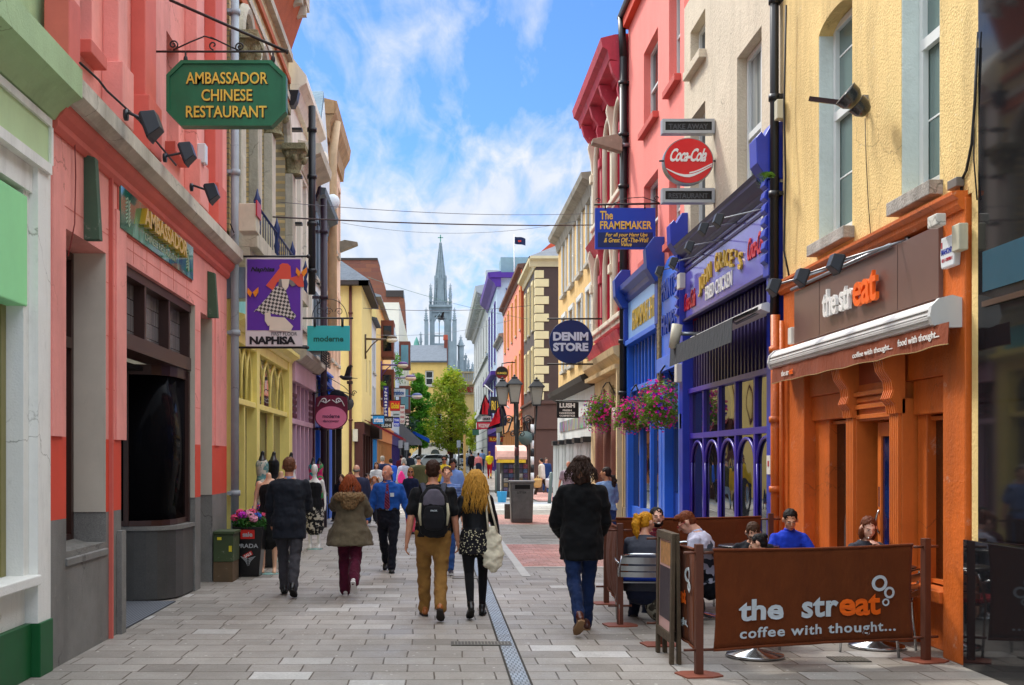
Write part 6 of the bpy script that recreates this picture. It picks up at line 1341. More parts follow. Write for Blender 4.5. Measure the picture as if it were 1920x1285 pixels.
# yellow building closing the street
DE=150.; xe=lambda px:(px-VX)*DE/F; ze=lambda py:H+(VY-py)*DE/F; fe=FF(DE)
ops=[(xe(797),xe(813),ze(723),ze(695),0,.3),(xe(770),xe(781),ze(822),ze(792),0,.3),(xe(772),xe(779),ze(723),ze(700),0,.3),(xe(815),xe(829),ze(822),ze(775),0,.3)]
t=thing('courthouse_yellow','yellow three storey building with slate roof and stone steps closing the street','building',(xe(828),DE,1))
m=MB(); facade(m,fe,xe(762),xe(838),.5,ze(677),ops,body=9); m.build('wall',M('yellow_end_wall','#e8c878',.8,.06,grime=.15),t)
for o_ in ops: window(t,fe,o_[0]+.02,o_[1]-.02,o_[2],o_[3]-.02,-.2,WP,GL,nz=2,t=.14,bar=.08,sill=.2)
m=MB(); m.prof(fe,[(.3,ze(680)),(.3,ze(677)),(-4.5,ze(641)),(-9,ze(677))],xe(760),xe(838)); m.build('roof',SL,t)
m=MB(); m.box(fe,xe(833),xe(840),ze(680),ze(632),-5,-3.6); m.build('chimney',M('chimney_brick','#7a4034',.8,.2),t); m=MB(); m.lathe((xe(836),DE+4.3,ze(632)),[(.35,0),(.3,.7)],8); m.build('chimney_pot',M('terracotta','#b0503a',.8,.1),t)
m=MB(); m.box(fe,xe(799),xe(803),ze(665),ze(659),-3.2,-2.2); m.build('skylight',M('skylight','#a8b4ba',.3,0),t)
# steps/ramp wall, white
m=MB(); m.poly(fe,[(xe(772),.8),(xe(838),.8),(xe(838),ze(831)),(xe(801),ze(831)),(xe(774),ze(850))],1.0,2.6); ra=m.build('ramp_wall',M('ramp_white','#d6d3c6',.8,.1,grime=.2),t)
g=MB(); 
for a,b in ((802,822),(826,833)): g.text(fe,'COURT HOUSE' if a==802 else '21',xe(a),xe(b),ze(838),ze(834),2.6,.05,bold=.03)
g.build('lettering',M('ink','#30302c',.6,0),ra)
m=MB(); m.smooth=True
for i in range(12): x=xe(776)+(xe(838)-xe(776))*i/11; m.tube([(x,DE-2.5,ze(845)),(x,DE-2.5,ze(824))],.05,4)
m.tube([(xe(776),DE-2.5,ze(838)),(xe(802),DE-2.5,ze(824)),(xe(838),DE-2.5,ze(824))],.07,5); m.build('railing',BL,t)
m=MB(); m.poly(fe,[(xe(808),.8),(xe(824),.8)]+[(xe(816)+(xe(824)-xe(816))*math.cos(q),ze(851)+(ze(843)-ze(851))*math.sin(q)) for q in [math.pi*j/8 for j in range(9)]],2.61,2.64); m.build('archway',M('arch_dark','#3c4440',.5,.1),t)
# stone building right of it with balustrade
DS=158.; xs_=lambda px:(px-VX)*DS/F; zs_=lambda py:H+(VY-py)*DS/F; fs=FF(DS); OS=M('old_stone','#9a8e74',.9,.2,scale=1.5,grime=.4)
t=thing('assembly_building','weathered stone hall with a pierced parapet and dark red lettering behind the green tree','building',(xs_(865),DS,1))
m=MB(); ops=[(xs_(a),xs_(a+8),zs_(b+22),zs_(b),0,.4) for a in (845,862,878) for b in (790,830)]; facade(m,fs,xs_(838)+.05,xs_(905),.5,zs_(722),ops,body=6); m.build('wall',M('yellow_stone','#cdb880',.85,.15,scale=1,grime=.3),t)
for o_ in ops: window(t,fs,o_[0]+.02,o_[1]-.02,o_[2],o_[3]-.02,-.25,WP,GL,t=.12,bar=.08)
m=MB(); m.box(fs,xs_(838)+.06,xs_(905),zs_(722),zs_(716),-.5,.5); m.box(fs,xs_(838)+.06,xs_(905),zs_(700),zs_(697),-.3,.3)
for i in range(20): x=xs_(840)+(xs_(905)-xs_(840))*i/20; m.box(fs,x,x+.12,zs_(716),zs_(700),-.2,.2)
m.box(fs,xs_(838)+.06,xs_(905),zs_(740),zs_(722),-.2,.25); m.build('parapet',OS,t)
g=MB(); g.text(fs,'THE ASSEMBLY',xs_(838)+.5,xs_(888),zs_(736),zs_(726),.26,.08,bold=.03); g.build('lettering',M('dark_red_letter','#8a2222',.6,0),t)
m=MB(); m.box(fs,xs_(838)+.1,xs_(850),.5,zs_(835),.01,.2); m.build('door',M('dark_red_door','#7a1a24',.6,.1),t)
m=MB(); m.poly(fs,[(xs_(838),zs_(697)),(xs_(860),zs_(697)),(xs_(838),zs_(684))],-2,-5); m.build('roof',SL,t)
# ---- cathedral
DK_=260.; xc=lambda px:(px-VX)*DK_/F; zc=lambda py:H+(VY-py)*DK_/F; fc=FF(DK_)
CS=M('cathedral_limestone','#84939a',.85,.25,scale=.35,bump=.03,bs=2,grime=.35,gcol='#4f6068'); CG=M('copper_green','#5f9a8c',.8,.15)
t=thing('cathedral','grey limestone gothic church with a tall crocketed spire and open belfry above the roofs','church',(xc(826),DK_,0))
hw_=lambda p:p*DK_/F
def octo(mb,px,rs,cy=0,n=8,sq=False):
    mb.lathe((xc(px),DK_+cy,0),[(hw_(r)/math.cos(math.pi/n),zc(py)) for r,py in rs],n)
# belfry body with tall opening
m=MB(); ops=[(xc(817),xc(822.5),zc(640),zc(600),hw_(3),1.2),(xc(825.5),xc(831),zc(640),zc(600),hw_(3),1.2)]
cyb=hw_(19)
for (a,b) in ((806,815),(833,846)): m.box(fc,xc(a),xc(b),0,zc(572),0,-2*cyb)
m.box(fc,xc(815),xc(833),zc(592),zc(572),0,-2*cyb); m.box(fc,xc(815),xc(833),0,zc(644),0,-2*cyb)
m.box(fc,xc(822.7),xc(824.6),zc(644),zc(592),-.3,-1.2)
m.build('belfry',CS,t)
m=MB(); 
for c,(a,b) in enumerate(((815,824),(824,833))):
    mu=(xc(a)+xc(b))/2; hw=(xc(b)-xc(a))/2
    m.tube([Vector((mu-hw,DK_-.2,zc(603)))]+[Vector((mu-hw*math.cos(q),DK_-.2,zc(603)+hw*1.3*math.sin(q))) for q in [math.pi*j/8 for j in range(1,8)]]+[Vector((mu+hw,DK_-.2,zc(603)))],.22,5)
m.tube([Vector((xc(815),DK_-.2,zc(630))),Vector((xc(833),DK_-.2,zc(630)))],.2,5)
m.tube([Vector((xc(815),DK_-.3,zc(600))),Vector((xc(824),DK_-.3,zc(588))),Vector((xc(833),DK_-.3,zc(600)))],.2,5)
m.build('tracery',CS,t)
m=MB(); m.box(fc,xc(804),xc(848),zc(576),zc(572),.6,-2*cyb-.6); m.box(fc,xc(806),xc(846),zc(585),zc(583),.3,-2*cyb-.3)
for i in range(12): x=xc(805)+(xc(847)-xc(805))*i/12; m.box(fc,x,x+.16,zc(572),zc(567),.5,.3)
m.box(fc,xc(804),xc(848),zc(567),zc(566),.6,.2); m.build('parapet',CS,t)
def pinn(px,py0,py1,pyt,r,cy,mat=CS):
    m=MB(); m.lathe((xc(px),DK_+cy,0),[(hw_(r)*1.1,zc(py0)),(hw_(r)*1.1,zc(py1)),(hw_(r)*1.45,zc(py1)+.05),(hw_(r)*1.45,zc(py1-2)),(hw_(r),zc(py1-2)+.03),(.06,zc(pyt))],8)
    for j in range(5): z=zc(py1)+(zc(pyt)-zc(py1))*(j+.6)/5.5; rr=hw_(r)*(1-(j+.6)/5.5); m.box(lambda a,b,c:Vector((xc(px)+a,DK_+cy+c,b)),-rr-.18,rr+.18,z,z+.16,-.12,.12)
    m.box(lambda a,b,c:Vector((xc(px)+a,DK_+cy+c,b)),-.35,.35,zc(pyt),zc(pyt)+.15,-.06,.06); m.box(lambda a,b,c:Vector((xc(px)+a,DK_+cy+c,b)),-.07,.07,zc(pyt)-.3,zc(pyt)+.6,-.07,.07)
    m.build('pinnacle',mat,t)
for px,cy in ((807.5,0),(844.5,0),(807.5,2*cyb),(844.5,2*cyb)): pinn(px,600,556,537,2.4,cy)
for px in (799,852): pinn(px,700,603,583,3.1,-1.0)
for px,a,b,c in ((864,700,650,634,),(789,660,643,628),(873,700,672,668),(878,700,690,678),(886,710,694,685)): pinn(px,a,b,c,{864:5.5}.get(px,2),-.5)
# lower stages
m=MB(); m.box(fc,xc(796),xc(803),0,zc(604),1.5,-3); m.box(fc,xc(848.5),xc(856),0,zc(604),1.5,-3); m.box(fc,xc(838),xc(858),0,zc(690),3,0); m.box(fc,xc(842),xc(856),zc(690),zc(642),2.2,0); m.box(fc,xc(858),xc(871),0,zc(676),1,-3); m.box(fc,xc(871),xc(895),0,zc(692),0,-6)
m.box(fc,xc(806),xc(846),0,zc(650),1.2,-5); m.build('buttress',CS,t)
# spire
cy=cyb
m=MB(); octo(m,826,[(12.5,572),(11,545),(9.4,520),(9.3,519),(3.9,478),(3.7,477),(1.2,458),(.35,449)],cy); m.build('spire',CS,t)
m=MB(); 
for q in range(8):
    a=math.pi*2*(q+.5)/8; r0=hw_(12.3); r1=hw_(9.2); c_=Vector((xc(826),DK_+cy,0)); d=Vector((math.cos(a),math.sin(a),0)); 
    m.tube([c_+d*r0+Vector((0,0,zc(570))),c_+d*r1+Vector((0,0,zc(520))),c_+d*.2+Vector((0,0,zc(452)))],[.3,.25,.1],5)
for q in range(4):
    a=math.pi*2*q/4-math.pi/2; d=Vector((math.cos(a),math.sin(a),0)); e_=Vector((-math.sin(a),math.cos(a),0)); c_=Vector((xc(826),DK_+cy,0)); w0=hw_(4.6)
    b0=c_+d*hw_(11.6)
    m.add([b0-e_*w0+Vector((0,0,zc(560))),b0+e_*w0+Vector((0,0,zc(560))),b0+e_*w0+Vector((0,0,zc(530))),b0+Vector((0,0,zc(514))),b0-e_*w0+Vector((0,0,zc(530))),c_-e_*w0+Vector((0,0,zc(560))),c_+e_*w0+Vector((0,0,zc(560))),c_+e_*w0+Vector((0,0,zc(530))),c_+Vector((0,0,zc(514))),c_-e_*w0+Vector((0,0,zc(530)))],[(0,1,2,3,4),(0,5,6,1),(1,6,7,2),(2,7,8,3),(3,8,9,4),(4,9,5,0)])
m.build('lucarne',CS,t)
for q in range(4): pinn(826+[-9,9,-9,9][q],575,540,520,1.4,cy+[-hw_(9),-hw_(9),hw_(9),hw_(9)][q])
m=MB(); m.box(lambda a,b,c:Vector((xc(826)+a,DK_+cy+c,b)),-.12,.12,zc(450),zc(437),-.1,.1); m.box(lambda a,b,c:Vector((xc(826)+a,DK_+cy+c,b)),-.6,.6,zc(443),zc(441.5),-.1,.1); m.build('cross',CG,t)
m=MB(); m.lathe((xc(781),DK_,0),[(.8,zc(650)),(.5,zc(640)),(.05,zc(632))],8); m.build('turret_cap',CG,t)
# ---- trees
BK=M('bark','#4a3c2c',.9,.2,bump=.03,bs=8)
def leafmat(h1,h2,h3):
    k=('leaf',h1)
    if k in MC: return MC[k]
    n=N('foliage'); co=n.ramp(n.noise(.9,detail=4,rough=.7),[(.3,lin(h1)),(.5,lin(h2)),(.68,lin(h3))]); co=n.mix(co,n.ramp(n.noise(7,detail=2),[(.3,.7),(.7,1.25)]),1,'MULTIPLY')
    n.b.inputs['Transmission Weight'].default_value=0; n.b.inputs['Subsurface Weight'].default_value=0; MC[k]=n.out(co,None,.6)
    tr=n.new('ShaderNodeBsdfTranslucent'); n.l.new(co,tr.inputs[0]); mx_=n.new('ShaderNodeMixShader'); mx_.inputs[0].default_value=.35; o_=n.n['Material Output']; n.l.new(n.b.outputs[0],mx_.inputs[1]); n.l.new(tr.outputs[0],mx_.inputs[2]); n.l.new(mx_.outputs[0],o_.inputs[0]); return MC[k]
def tree(x,y,ht,rw,label,mat,seed,base=2.2,nc=26,nl=420,ls=.16,shape=1.0):
    rnd=random.Random(seed); r=thing('tree',label,'tree',(x,y,Z(y))); m=MB(); m.smooth=True; z0=Z(y)
    m.tube([(x,y,z0-.1),(x+.1,y,z0+base),(x,y+.1,z0+ht*.6),(x+.1,y,z0+ht*.88)],[.22,.17,.1,.03],8); cs=[]
    for i in range(nc):
        f=(i+.5)/nc; zz_=z0+base+(ht-base)*f; prof_=math.sin(math.pi*min(1,(f*.86+.14)))**.75; a=i*2.4+rnd.uniform(-.4,.4); rr=rw*prof_*rnd.uniform(.35,.85); c=Vector((x+rr*math.cos(a),y+rr*math.sin(a)*.9,zz_+rnd.uniform(-.3,.3)))
        m.tube([(x,y,zz_-.9*rnd.random()-.3),((x+c.x)/2,(y+c.y)/2,zz_-.25),tuple(c)],[.06,.04,.015],5); cs.append((c,rw*rnd.uniform(.24,.44)))
    m.build('trunk',BK,r); m=MB()
    for c,q in cs: leafy(m,c,q,q,q*.8,nl,ls,rnd,.25)
    m.build('crown',mat,r,recalc=False); return r
T1=leafmat('#6c8a1e','#9cb428','#d0be38'); T2=leafmat('#3c7a22','#5fa52c','#94c83c')
D=112.; tree((845-VX)*D/F,D,H+(860-703)*D/F-Z(D)+.2,2.5,'round yellow green street tree in the middle of the far end of the street',T1,4,base=1.9,nc=38,nl=300,ls=.13)
D=128.; tree((786-VX)*D/F,D,H+(860-715)*D/F-Z(D)+.2,1.9,'darker green tree partly hidden behind the cream corner windows on the left',T2,9,base=2.5,nc=34,nl=380,ls=.14)
D=141.; tree((900-VX)*D/F,D,6.5,2.2,'small yellow green tree beside the far limestone building',T1,14,base=2,nc=20,nl=250,ls=.16)
def bush(px,py,D,r_,lab,mat,seed,n_=500,ls=.07,cat='plant',sc_=(1,1,1)):
    rnd=random.Random(seed); p=W(px,py,D); m=MB()
    for i in range(7): q=p+Vector((rnd.uniform(-1,1)*r_*.5*sc_[0],rnd.uniform(-1,1)*r_*.4,rnd.uniform(-1,1)*r_*.5*sc_[2])); leafy(m,q,r_*.55*sc_[0],r_*.5,r_*.5*sc_[2],n_//7,ls,rnd,.2)
    o=m.build('bush',mat,recalc=False); tag(o,lab,cat); return o
bush(745,690,80,.75,'climbing plant hanging beside the pale blue house windows',T2,2,700,.07,sc_=(.6,1,1.6))
bush(716,725,64,.32,'small green hanging plant under the first brown oriel window',T2,5,300,.05)
bush(762,800,100,1.3,'dark shrub above the grey canopy',leafmat('#1c3420','#2c4a34','#3e6048'),6,600,.12)
# ---- cars
def car(px,D,yaw,hexc,label,L_=4.1):
    x=(px-VX)*D/F; z0=Z(D); r=thing('parked_car',label,'car',(x,D,z0),'cars parked across the far end of the street'); Mx=Matrix.Translation((x,D,z0))@Matrix.Rotation(rad(yaw),4,'Z')
    fr_=lambda u,v,w: Mx@Vector((u,w,v))                                      # u along the car, v up, w across
    body=[(-L_/2,.3),(-L_/2-.02,.62),(-L_/2+.1,.85),(-L_*.24,.95),(-L_*.12,1.38),(L_*.2,1.45),(L_*.38,1.38),(L_/2-.05,.98),(L_/2,.6),(L_/2-.03,.3)]
    m=MB(); lo=[(u,v) for u,v in body]; 
    def ringset(ws): return [[fr_(u*k_,.3+(v-.3)*k2,w) for u,v in lo] for w,k_,k2 in ws]
    m.rings(ringset([(-.84,.95,.93),(-.78,.99,.985),(0,1,1),(.78,.99,.985),(.84,.95,.93)])); PT=M('car_paint'+hexc,hexc,.25,.03,coat=.6,spec=.6); bo=m.build('body',PT,r,smooth=False,bevel=.03)
    g=MB(); win=[(-L_*.215,.98),(-L_*.12,1.30),(L_*.19,1.37),(L_*.34,1.30),(L_*.40,.98)]
    for s in(-1,1): 
        g=MB(); g.poly(fr_,win,.80*s,.855*s); g.build('side_window',GP,r)
    m=MB(); m.add([fr_(-L_*.245,.97,-.66),fr_(-L_*.245,.97,.66),fr_(-L_*.135,1.35,.6),fr_(-L_*.135,1.35,-.6)],[(0,1,2,3)]); 
    for k_ in m.v: pass
    m.v=[p+(fr_(-.03,.02,0)-fr_(0,0,0)) for p in m.v]; m.build('windscreen',GP,r)
    m=MB(); m.add([fr_(L_*.395,1.34,-.6),fr_(L_*.395,1.34,.6),fr_(L_*.487,.99,.66),fr_(L_*.487,.99,-.66)],[(0,1,2,3)]); m.v=[p+(fr_(.03,.02,0)-fr_(0,0,0)) for p in m.v]; m.build('rear_window',GP,r)
    for u in (-L_*.31,L_*.31):
        for s in (-1,1):
            m=MB(); m.rings([[fr_(u+.32*k_*math.cos(q),.32+.32*k_*math.sin(q),s*w) for q in [2*math.pi*i/18 for i in range(18)]] for w,k_ in ((.66,.95),(.68,1),(.84,1),(.87,.93))]); wh=m.build('wheel',M('tyre','#141414',.8,.1),r)
            m=MB(); m.rings([[fr_(u+.2*math.cos(q),.32+.2*math.sin(q),s*w) for q in [2*math.pi*i/12 for i in range(12)]] for w in (.86,.885)]); m.build('rim',STL,wh)
    for s in (-1,1):
        m=MB(); m.box(fr_,-L_/2-.03,-L_/2+.1,.6,.76,s*.5,s*.78); m.build('headlight',M('headlight','#dfe3e6',.1,0),r,bevel=.02); m=MB(); m.box(fr_,L_/2-.1,L_/2+.01,.7,.95,s*.55,s*.78); m.build('tail_light',M('tail_red','#a01818',.3,0),r,bevel=.02)
    m=MB(); m.box(fr_,-L_/2-.035,-L_/2+.02,.4,.5,-.26,.26); m.build('number_plate',WL,r)
car(800,122,30,'#c9ced2','silver hatchback parked left of the street tree, side on')
car(786,134,10,'#8e979e','grey car half hidden behind the silver hatchback')
car(849,126,70,'#dfe2e4','white car parked under the yellow green tree facing the camera')
car(872,128,80,'#1d3a5c','dark blue car parked at the right of the white car')
car(886,132,80,'#26466e','navy car parked furthest right against the limestone building')
# ================================================================ HANGING SIGNS
def scroll(mb,c,r0,turns,ax,up,rr,start=0,n=26):
    c=Vector(c); pts=[]
    for i in range(n+1):
        f=i/n; a=start+turns*2*math.pi*f; r=r0*(1-.85*f); pts.append(c+ax*math.cos(a)*r+up*math.sin(a)*r)
    mb.tube(pts,rr,6)
XA=Vector((1,0,0)); UP=Vector((0,0,1))
# -- Ambassador sign
DA=12.9; p0=W(315,240,DA); p1=W(538,118,DA); fA=FF(DA-.07)
r=thing('hanging_sign','green octagonal hanging sign with gold restaurant lettering on a scrolled iron bracket','hanging sign',(p0.x,DA,p0.z))
c_=.16; x0,x1,z0,z1=p0.x,p1.x,p0.z,p1.z
GS=M('sign_green','#186a45',.4,.14,scale=4,grime=.25,gcol='#0e2a1c',spec=.5)
oct_=[(x0,z0+c_),(x0+c_,z0),(x1-c_,z0),(x1,z0+c_),(x1,z1-c_),(x1-c_,z1),(x0+c_,z1),(x0,z1-c_)]
m=MB(); m.poly(fA,oct_,-.14,0); bd=m.build('board',GS,r,bevel=.006)
cx,cz=(x0+x1)/2,(z0+z1)/2; m=MB()
for k in range(8):
    a,b=oct_[k],oct_[(k+1)%8]; f_=.945; ai=(cx+(a[0]-cx)*f_,cz+(a[1]-cz)*.90); bi=(cx+(b[0]-cx)*f_,cz+(b[1]-cz)*.90); m.poly(fA,[a,b,bi,ai],.001,.02)
m.build('rim',GS,bd)
g=MB()
def wtxt(mb,s,px0,px1,py0,py1,D,w_=.0,d=.008,bold=.01,frm=None,sp=1,keep=False,shear=0):
    a=W(px0,py1,D); b=W(px1,py0,D); mb.text(frm or FF(D),s,a.x,b.x,a.z,b.z,w_,d,bold,sp,keep,shear)
GT=M('gold_paint','#e2c04e',.4,.08,metal=.2); GDK=M('gold_shade','#2a1a08',.6,0)
for s_,a,b,c,d in (('AMBASSADOR',349,502,136,158),('CHINESE',378,473,168,190),('RESTAURANT',349,500,199,221)):
    wtxt(g,s_,a,b,c,d,DA-.07,.0,.012,.012)
    # serif feet
g.build('lettering',GT,bd)
g=MB()
for s_,a,b,c,d in (('AMBASSADOR',351,504,138,160),('CHINESE',380,475,170,192),('RESTAURANT',351,502,201,223)): wtxt(g,s_,a,b,c,d,DA-.07,.0,.004,.012)
g.build('letter_shadow',GDK,bd)
m=MB(); m.smooth=True; zb=W(0,97,DA).z; xa,xb=W(291,0,DA).x,W(538,0,DA).x
m.tube([(xa,DA,zb),(xb,DA,zb)],.012,6); m.tube([(xa,DA,zb-.02),(xa,DA,zb+.15)],.012,6)
m.tube([W(318,0,DA),W(538,97,DA)],.016,6)
for px in (348,512): q=W(px,97,DA); m.tube([q,W(px,122,DA)],.012,6); m.ell(W(px,112,DA),.025,.025,.045)
scroll(m,W(325,84,DA),.055,1.6,XA,UP,.009,-1.6); scroll(m,W(450,88,DA),.055,1.6,-XA,UP,.009,-1.6); scroll(m,W(400,85,DA),.05,1.0,-XA,UP,.009,-1.6)
m.tube([W(325,94,DA),W(355,80,DA),W(384,68,DA),W(405,75,DA)],.009,5); m.tube([W(395,70,DA),W(420,82,DA),W(450,96,DA)],.009,5)
m.ell(W(538,97,DA),.02,.02,.03); m.build('bracket',M('rusty_iron','#2a2422',.6,.25,scale=30),r)
# -- purple fashion poster sign
DN_=17.4; r=thing('hanging_sign','purple fashion sign with a woman in a red hat hanging between two black rods','hanging sign',W(514,650,DN_))
p0=W(461,650,DN_); p1=W(567,484,DN_); fN=FF(DN_-.03)
m=MB(); m.box(fN,p0.x,p1.x,p0.z,p1.z,-.05,0); bd=m.build('board',M('sign_cream','#cfc8c8',.5,.05),r)
PURS=M('sign_purple','#5a2a98',.45,.06); m=MB(); a=W(464,620,DN_); b=W(564,487,DN_); m.box(fN,a.x,b.x,a.z,b.z,.001,.005); m.build('panel',PURS,bd)
def wpoly(mb,pts,D,w0,w1): mb.poly(FF(D),[(W(x,y,D).x,W(x,y,D).z) for x,y in pts],w0,w1)
dn=DN_-.03
g=MB(); wpoly(g,[(499,536),(525,503),(524,498),(530,494),(540,495),(545,500),(546,521),(556,518),(568,512),(570,539),(560,538),(547,526),(530,524),(520,530),(512,545)],dn,.006,.016); g.build('hat_picture',M('hat_red','#d2503c',.6,.05),bd)
g=MB(); wpoly(g,[(527,524),(543,524),(541,538),(536,545),(529,538)],dn,.0165,.02); wpoly(g,[(497,587),(507,586),(510,607),(503,612),(497,602)],dn,.0125,.02); wpoly(g,[(507,594),(534,596),(550,612),(545,622),(505,620)],dn,.0125,.018); g.build('figure_picture',M('skin_print','#d8ccb8',.6,.05),bd)
n=N('check_print'); w_=n.new('ShaderNodeTexChecker'); w_.inputs['Scale'].default_value=26; n.l.new(n.map(rot=(0,.6,0)),w_.inputs[0]); w_.inputs['Color1'].default_value=lin('#c8c2b8'); w_.inputs['Color2'].default_value=lin('#3c3a38'); n.l.new(w_.outputs[0],n.b.inputs[0])
g=MB(); wpoly(g,[(524,535),(536,545),(541,560),(546,582),(556,592),(550,600),(528,592),(506,588),(494,590),(484,583),(476,585),(490,570),(503,556),(514,540)],dn,.006,.012); g.build('cape_picture',n.m,bd)
g=MB(); wpoly(g,[(524,524),(528,524),(530,540),(522,536)],dn,.017,.021); wpoly(g,[(543,524),(550,528),(555,535),(548,538),(542,532)],dn,.017,.021); g.build('hair_picture',M('hair_print','#77726e',.6,.05),bd)
g=MB()
for x,y in ((473,549),(564,511)): wpoly(g,[(x,y),(x-8,y-9),(x-9,y+1),(x-3,y+9)],dn,.02,.03); wpoly(g,[(x+1,y),(x+12,y-10),(x+12,y),(x+6,y+9)],dn,.02,.03)
g.build('butterfly_picture',M('butterfly_orange','#e0861c',.5,.2,scale=60),bd)
g=MB(); wtxt(g,'NAPHISA',468,554,631,646,dn,.001,.006,.05,sp=.95); wtxt(g,'Naphisa',469,513,501,512,dn,.006,.004,.03,shear=.4); wtxt(g,'FIRST FLOOR',509,557,623,629.5,dn,.001,.004,.0); g.build('lettering',M('ink_black','#141216',.5,0),bd)
m=MB(); m.smooth=True
for py,a,b in ((481,430,578),(652,443,576)): m.tube([W(a,py,DN_),W(b,py,DN_)],.016,8); m.ell(W(b,py,DN_),.03,.03,.03)
for px in (462,566): m.tube([W(px,481,DN_),W(px,486,DN_)],.01,5); m.tube([W(px,648,DN_),W(px,653,DN_)],.01,5)
m.build('rod',BL,r)
# -- teal sign
DT=24.8; r=thing('hanging_sign','flat teal rectangular sign hanging from a black arched bracket','hanging sign',W(616,658,DT)); a=W(576,658,DT); b=W(656,611,DT)
n=N('teal_glow'); sp_=n.new('ShaderNodeTexNoise'); TE=M('teal_panel','#3bb0b4',.4,.08,scale=1)
m=MB(); m.box(FF(DT),a.x,b.x,a.z,b.z,-.04,0); bd=m.build('board',TE,r,bevel=.004); g=MB(); wtxt(g,'moderne',588,644,630,641,DT,.0,.006,.03); g.build('lettering',M('teal_text','#1c5c50',.5,0),bd)
m=MB(); m.smooth=True; m.tube([W(543,597,DT),W(662,597,DT)],.02,6)
for px in (590,642): m.tube([W(px,597,DT),W(px,613,DT)],.03,6)
m.tube([W(585,597,DT)]+[W(585+66*(.5-.5*math.cos(q)),597-36*math.sin(q),DT) for q in [math.pi*j/14 for j in range(1,14)]]+[W(651,597,DT)],.008,5)
for px,s_ in ((600,1),(636,-1),(616,1)): scroll(m,W(px,585,DT),.09,1.3,XA*s_,UP,.007)
m.build('bracket',BL,r)
# -- dancewear sign
DD_=28.; r=thing('hanging_sign','maroon hanging sign with a pink oval and white scrolls','hanging sign',W(621,806,DD_))
pts=[(592,746),(600,743),(621,741),(643,743),(651,746)]+[(621+31*math.cos(q),782+24*math.sin(q)) for q in [math.pi*j/16 for j in range(0,17)]]
m=MB(); wpoly(m,pts,DD_,-.05,0); bd=m.build('board',M('maroon_sign','#6a1030',.4,.05),r)
g=MB(); wpoly(g,[(621+29*math.cos(q),783+21*math.sin(q)) for q in [2*math.pi*j/30 for j in range(30)]],DD_,.001,.012); g.build('panel',M('pink_sign','#e27a98',.4,.08,scale=1),bd)
g=MB(); wtxt(g,'moderne',605,637,777,784,DD_,.013,.005,.03); wtxt(g,'dancewear',606,636,787,792,DD_,.013,.005,.01); g.build('lettering',M('plum_text','#5a2a4a',.5,0),bd)
g=MB(); g.smooth=True
for s_ in(-1,1): scroll(g,W(621+s_*13,752,DD_)+Vector((0,-.02,0)),.07,1.2,XA*s_,UP,.014); g.tube([W(621+s_*2,750,DD_)+Vector((0,-.02,0)),W(621+s_*10,756,DD_)+Vector((0,-.02,0)),W(621+s_*20,752,DD_)+Vector((0,-.02,0)),W(621+s_*25,762,DD_)+Vector((0,-.02,0))],.012,5)
g.build('emblem',WL,bd)
m=MB(); m.smooth=True; m.tube([W(585,740,DD_),W(600,735,DD_),W(625,730,DD_),W(650,737,DD_),W(664,742,DD_)],.012,6); scroll(m,W(664,737,DD_),.06,1.2,XA,UP,.01); scroll(m,W(600,728,DD_),.09,1.2,XA,UP,.008); m.tube([W(585,700,DD_),W(620,710,DD_),W(645,725,DD_),W(660,740,DD_)],.008,5); m.build('bracket',BL,r)
r=thing('sign_lamp','small flat lamp on a post above the maroon sign bracket','lamp',W(656,720,DD_-.2)); m=MB(); m.box(FF(DD_-.2),*(lambda a,b:(a.x,b.x,a.z,b.z))(W(651,720,DD_-.2),W(661,715,DD_-.2)),-.1,.1); m.build('lamp_head',M('rust_brown','#4a342a',.7,.2),r); m=MB(); m.smooth=True; m.tube([W(655,719,DD_-.2),W(656,750,DD_-.2)],.02,6); m.build('pole',M('rust_brown','#4a342a',.7,.2),r)
def bird(px,py,D,s,lab,fly=False,yaw=0):
    p=W(px,py,D); m=MB(); m.smooth=True; m.ell(p,.13*s,.05*s,.055*s); m.ell(p+Vector((-.12*s,0,.03*s)),.04*s,.035*s,.035*s); m.loft([(p+Vector((.08*s,0,0)),.03*s,.012*s),(p+Vector((.24*s,0,-.01*s)),.04*s,.006*s)],side=(0,1,0),n=8,cap=1); m.loft([(p+Vector((-.155*s,0,.03*s)),.008*s,.008*s),(p+Vector((-.19*s,0,.02*s)),.003*s,.003*s)],n=6,cap=1)
    bo=m.build('crow',M('feather_dark','#26262a',.6,.1)); tag(bo,lab,'bird')
    for sg in (-1,1):
        m=MB(); m.add([p+Vector((-.06*s,0,.03*s)),p+Vector((.07*s,0,.02*s)),p+Vector((.12*s,sg*.1*s,.30*s)),p+Vector((.02*s,sg*.14*s,.24*s))] if fly else [p+Vector((-.06*s,sg*.05*s,.04*s)),p+Vector((.12*s,sg*.05*s,.0)),p+Vector((.2*s,sg*.02*s,.02*s)),p+Vector((0,sg*.045*s,.05*s))],[(0,1,2,3)]); m.build('wing',M('feather_dark','#26262a',.6,.1),bo)
bird(650,709,29,1.1,'black bird with raised wings over the maroon sign bracket',True); bird(828,598,60,1.2,'dark bird flying in front of the belfry',True)
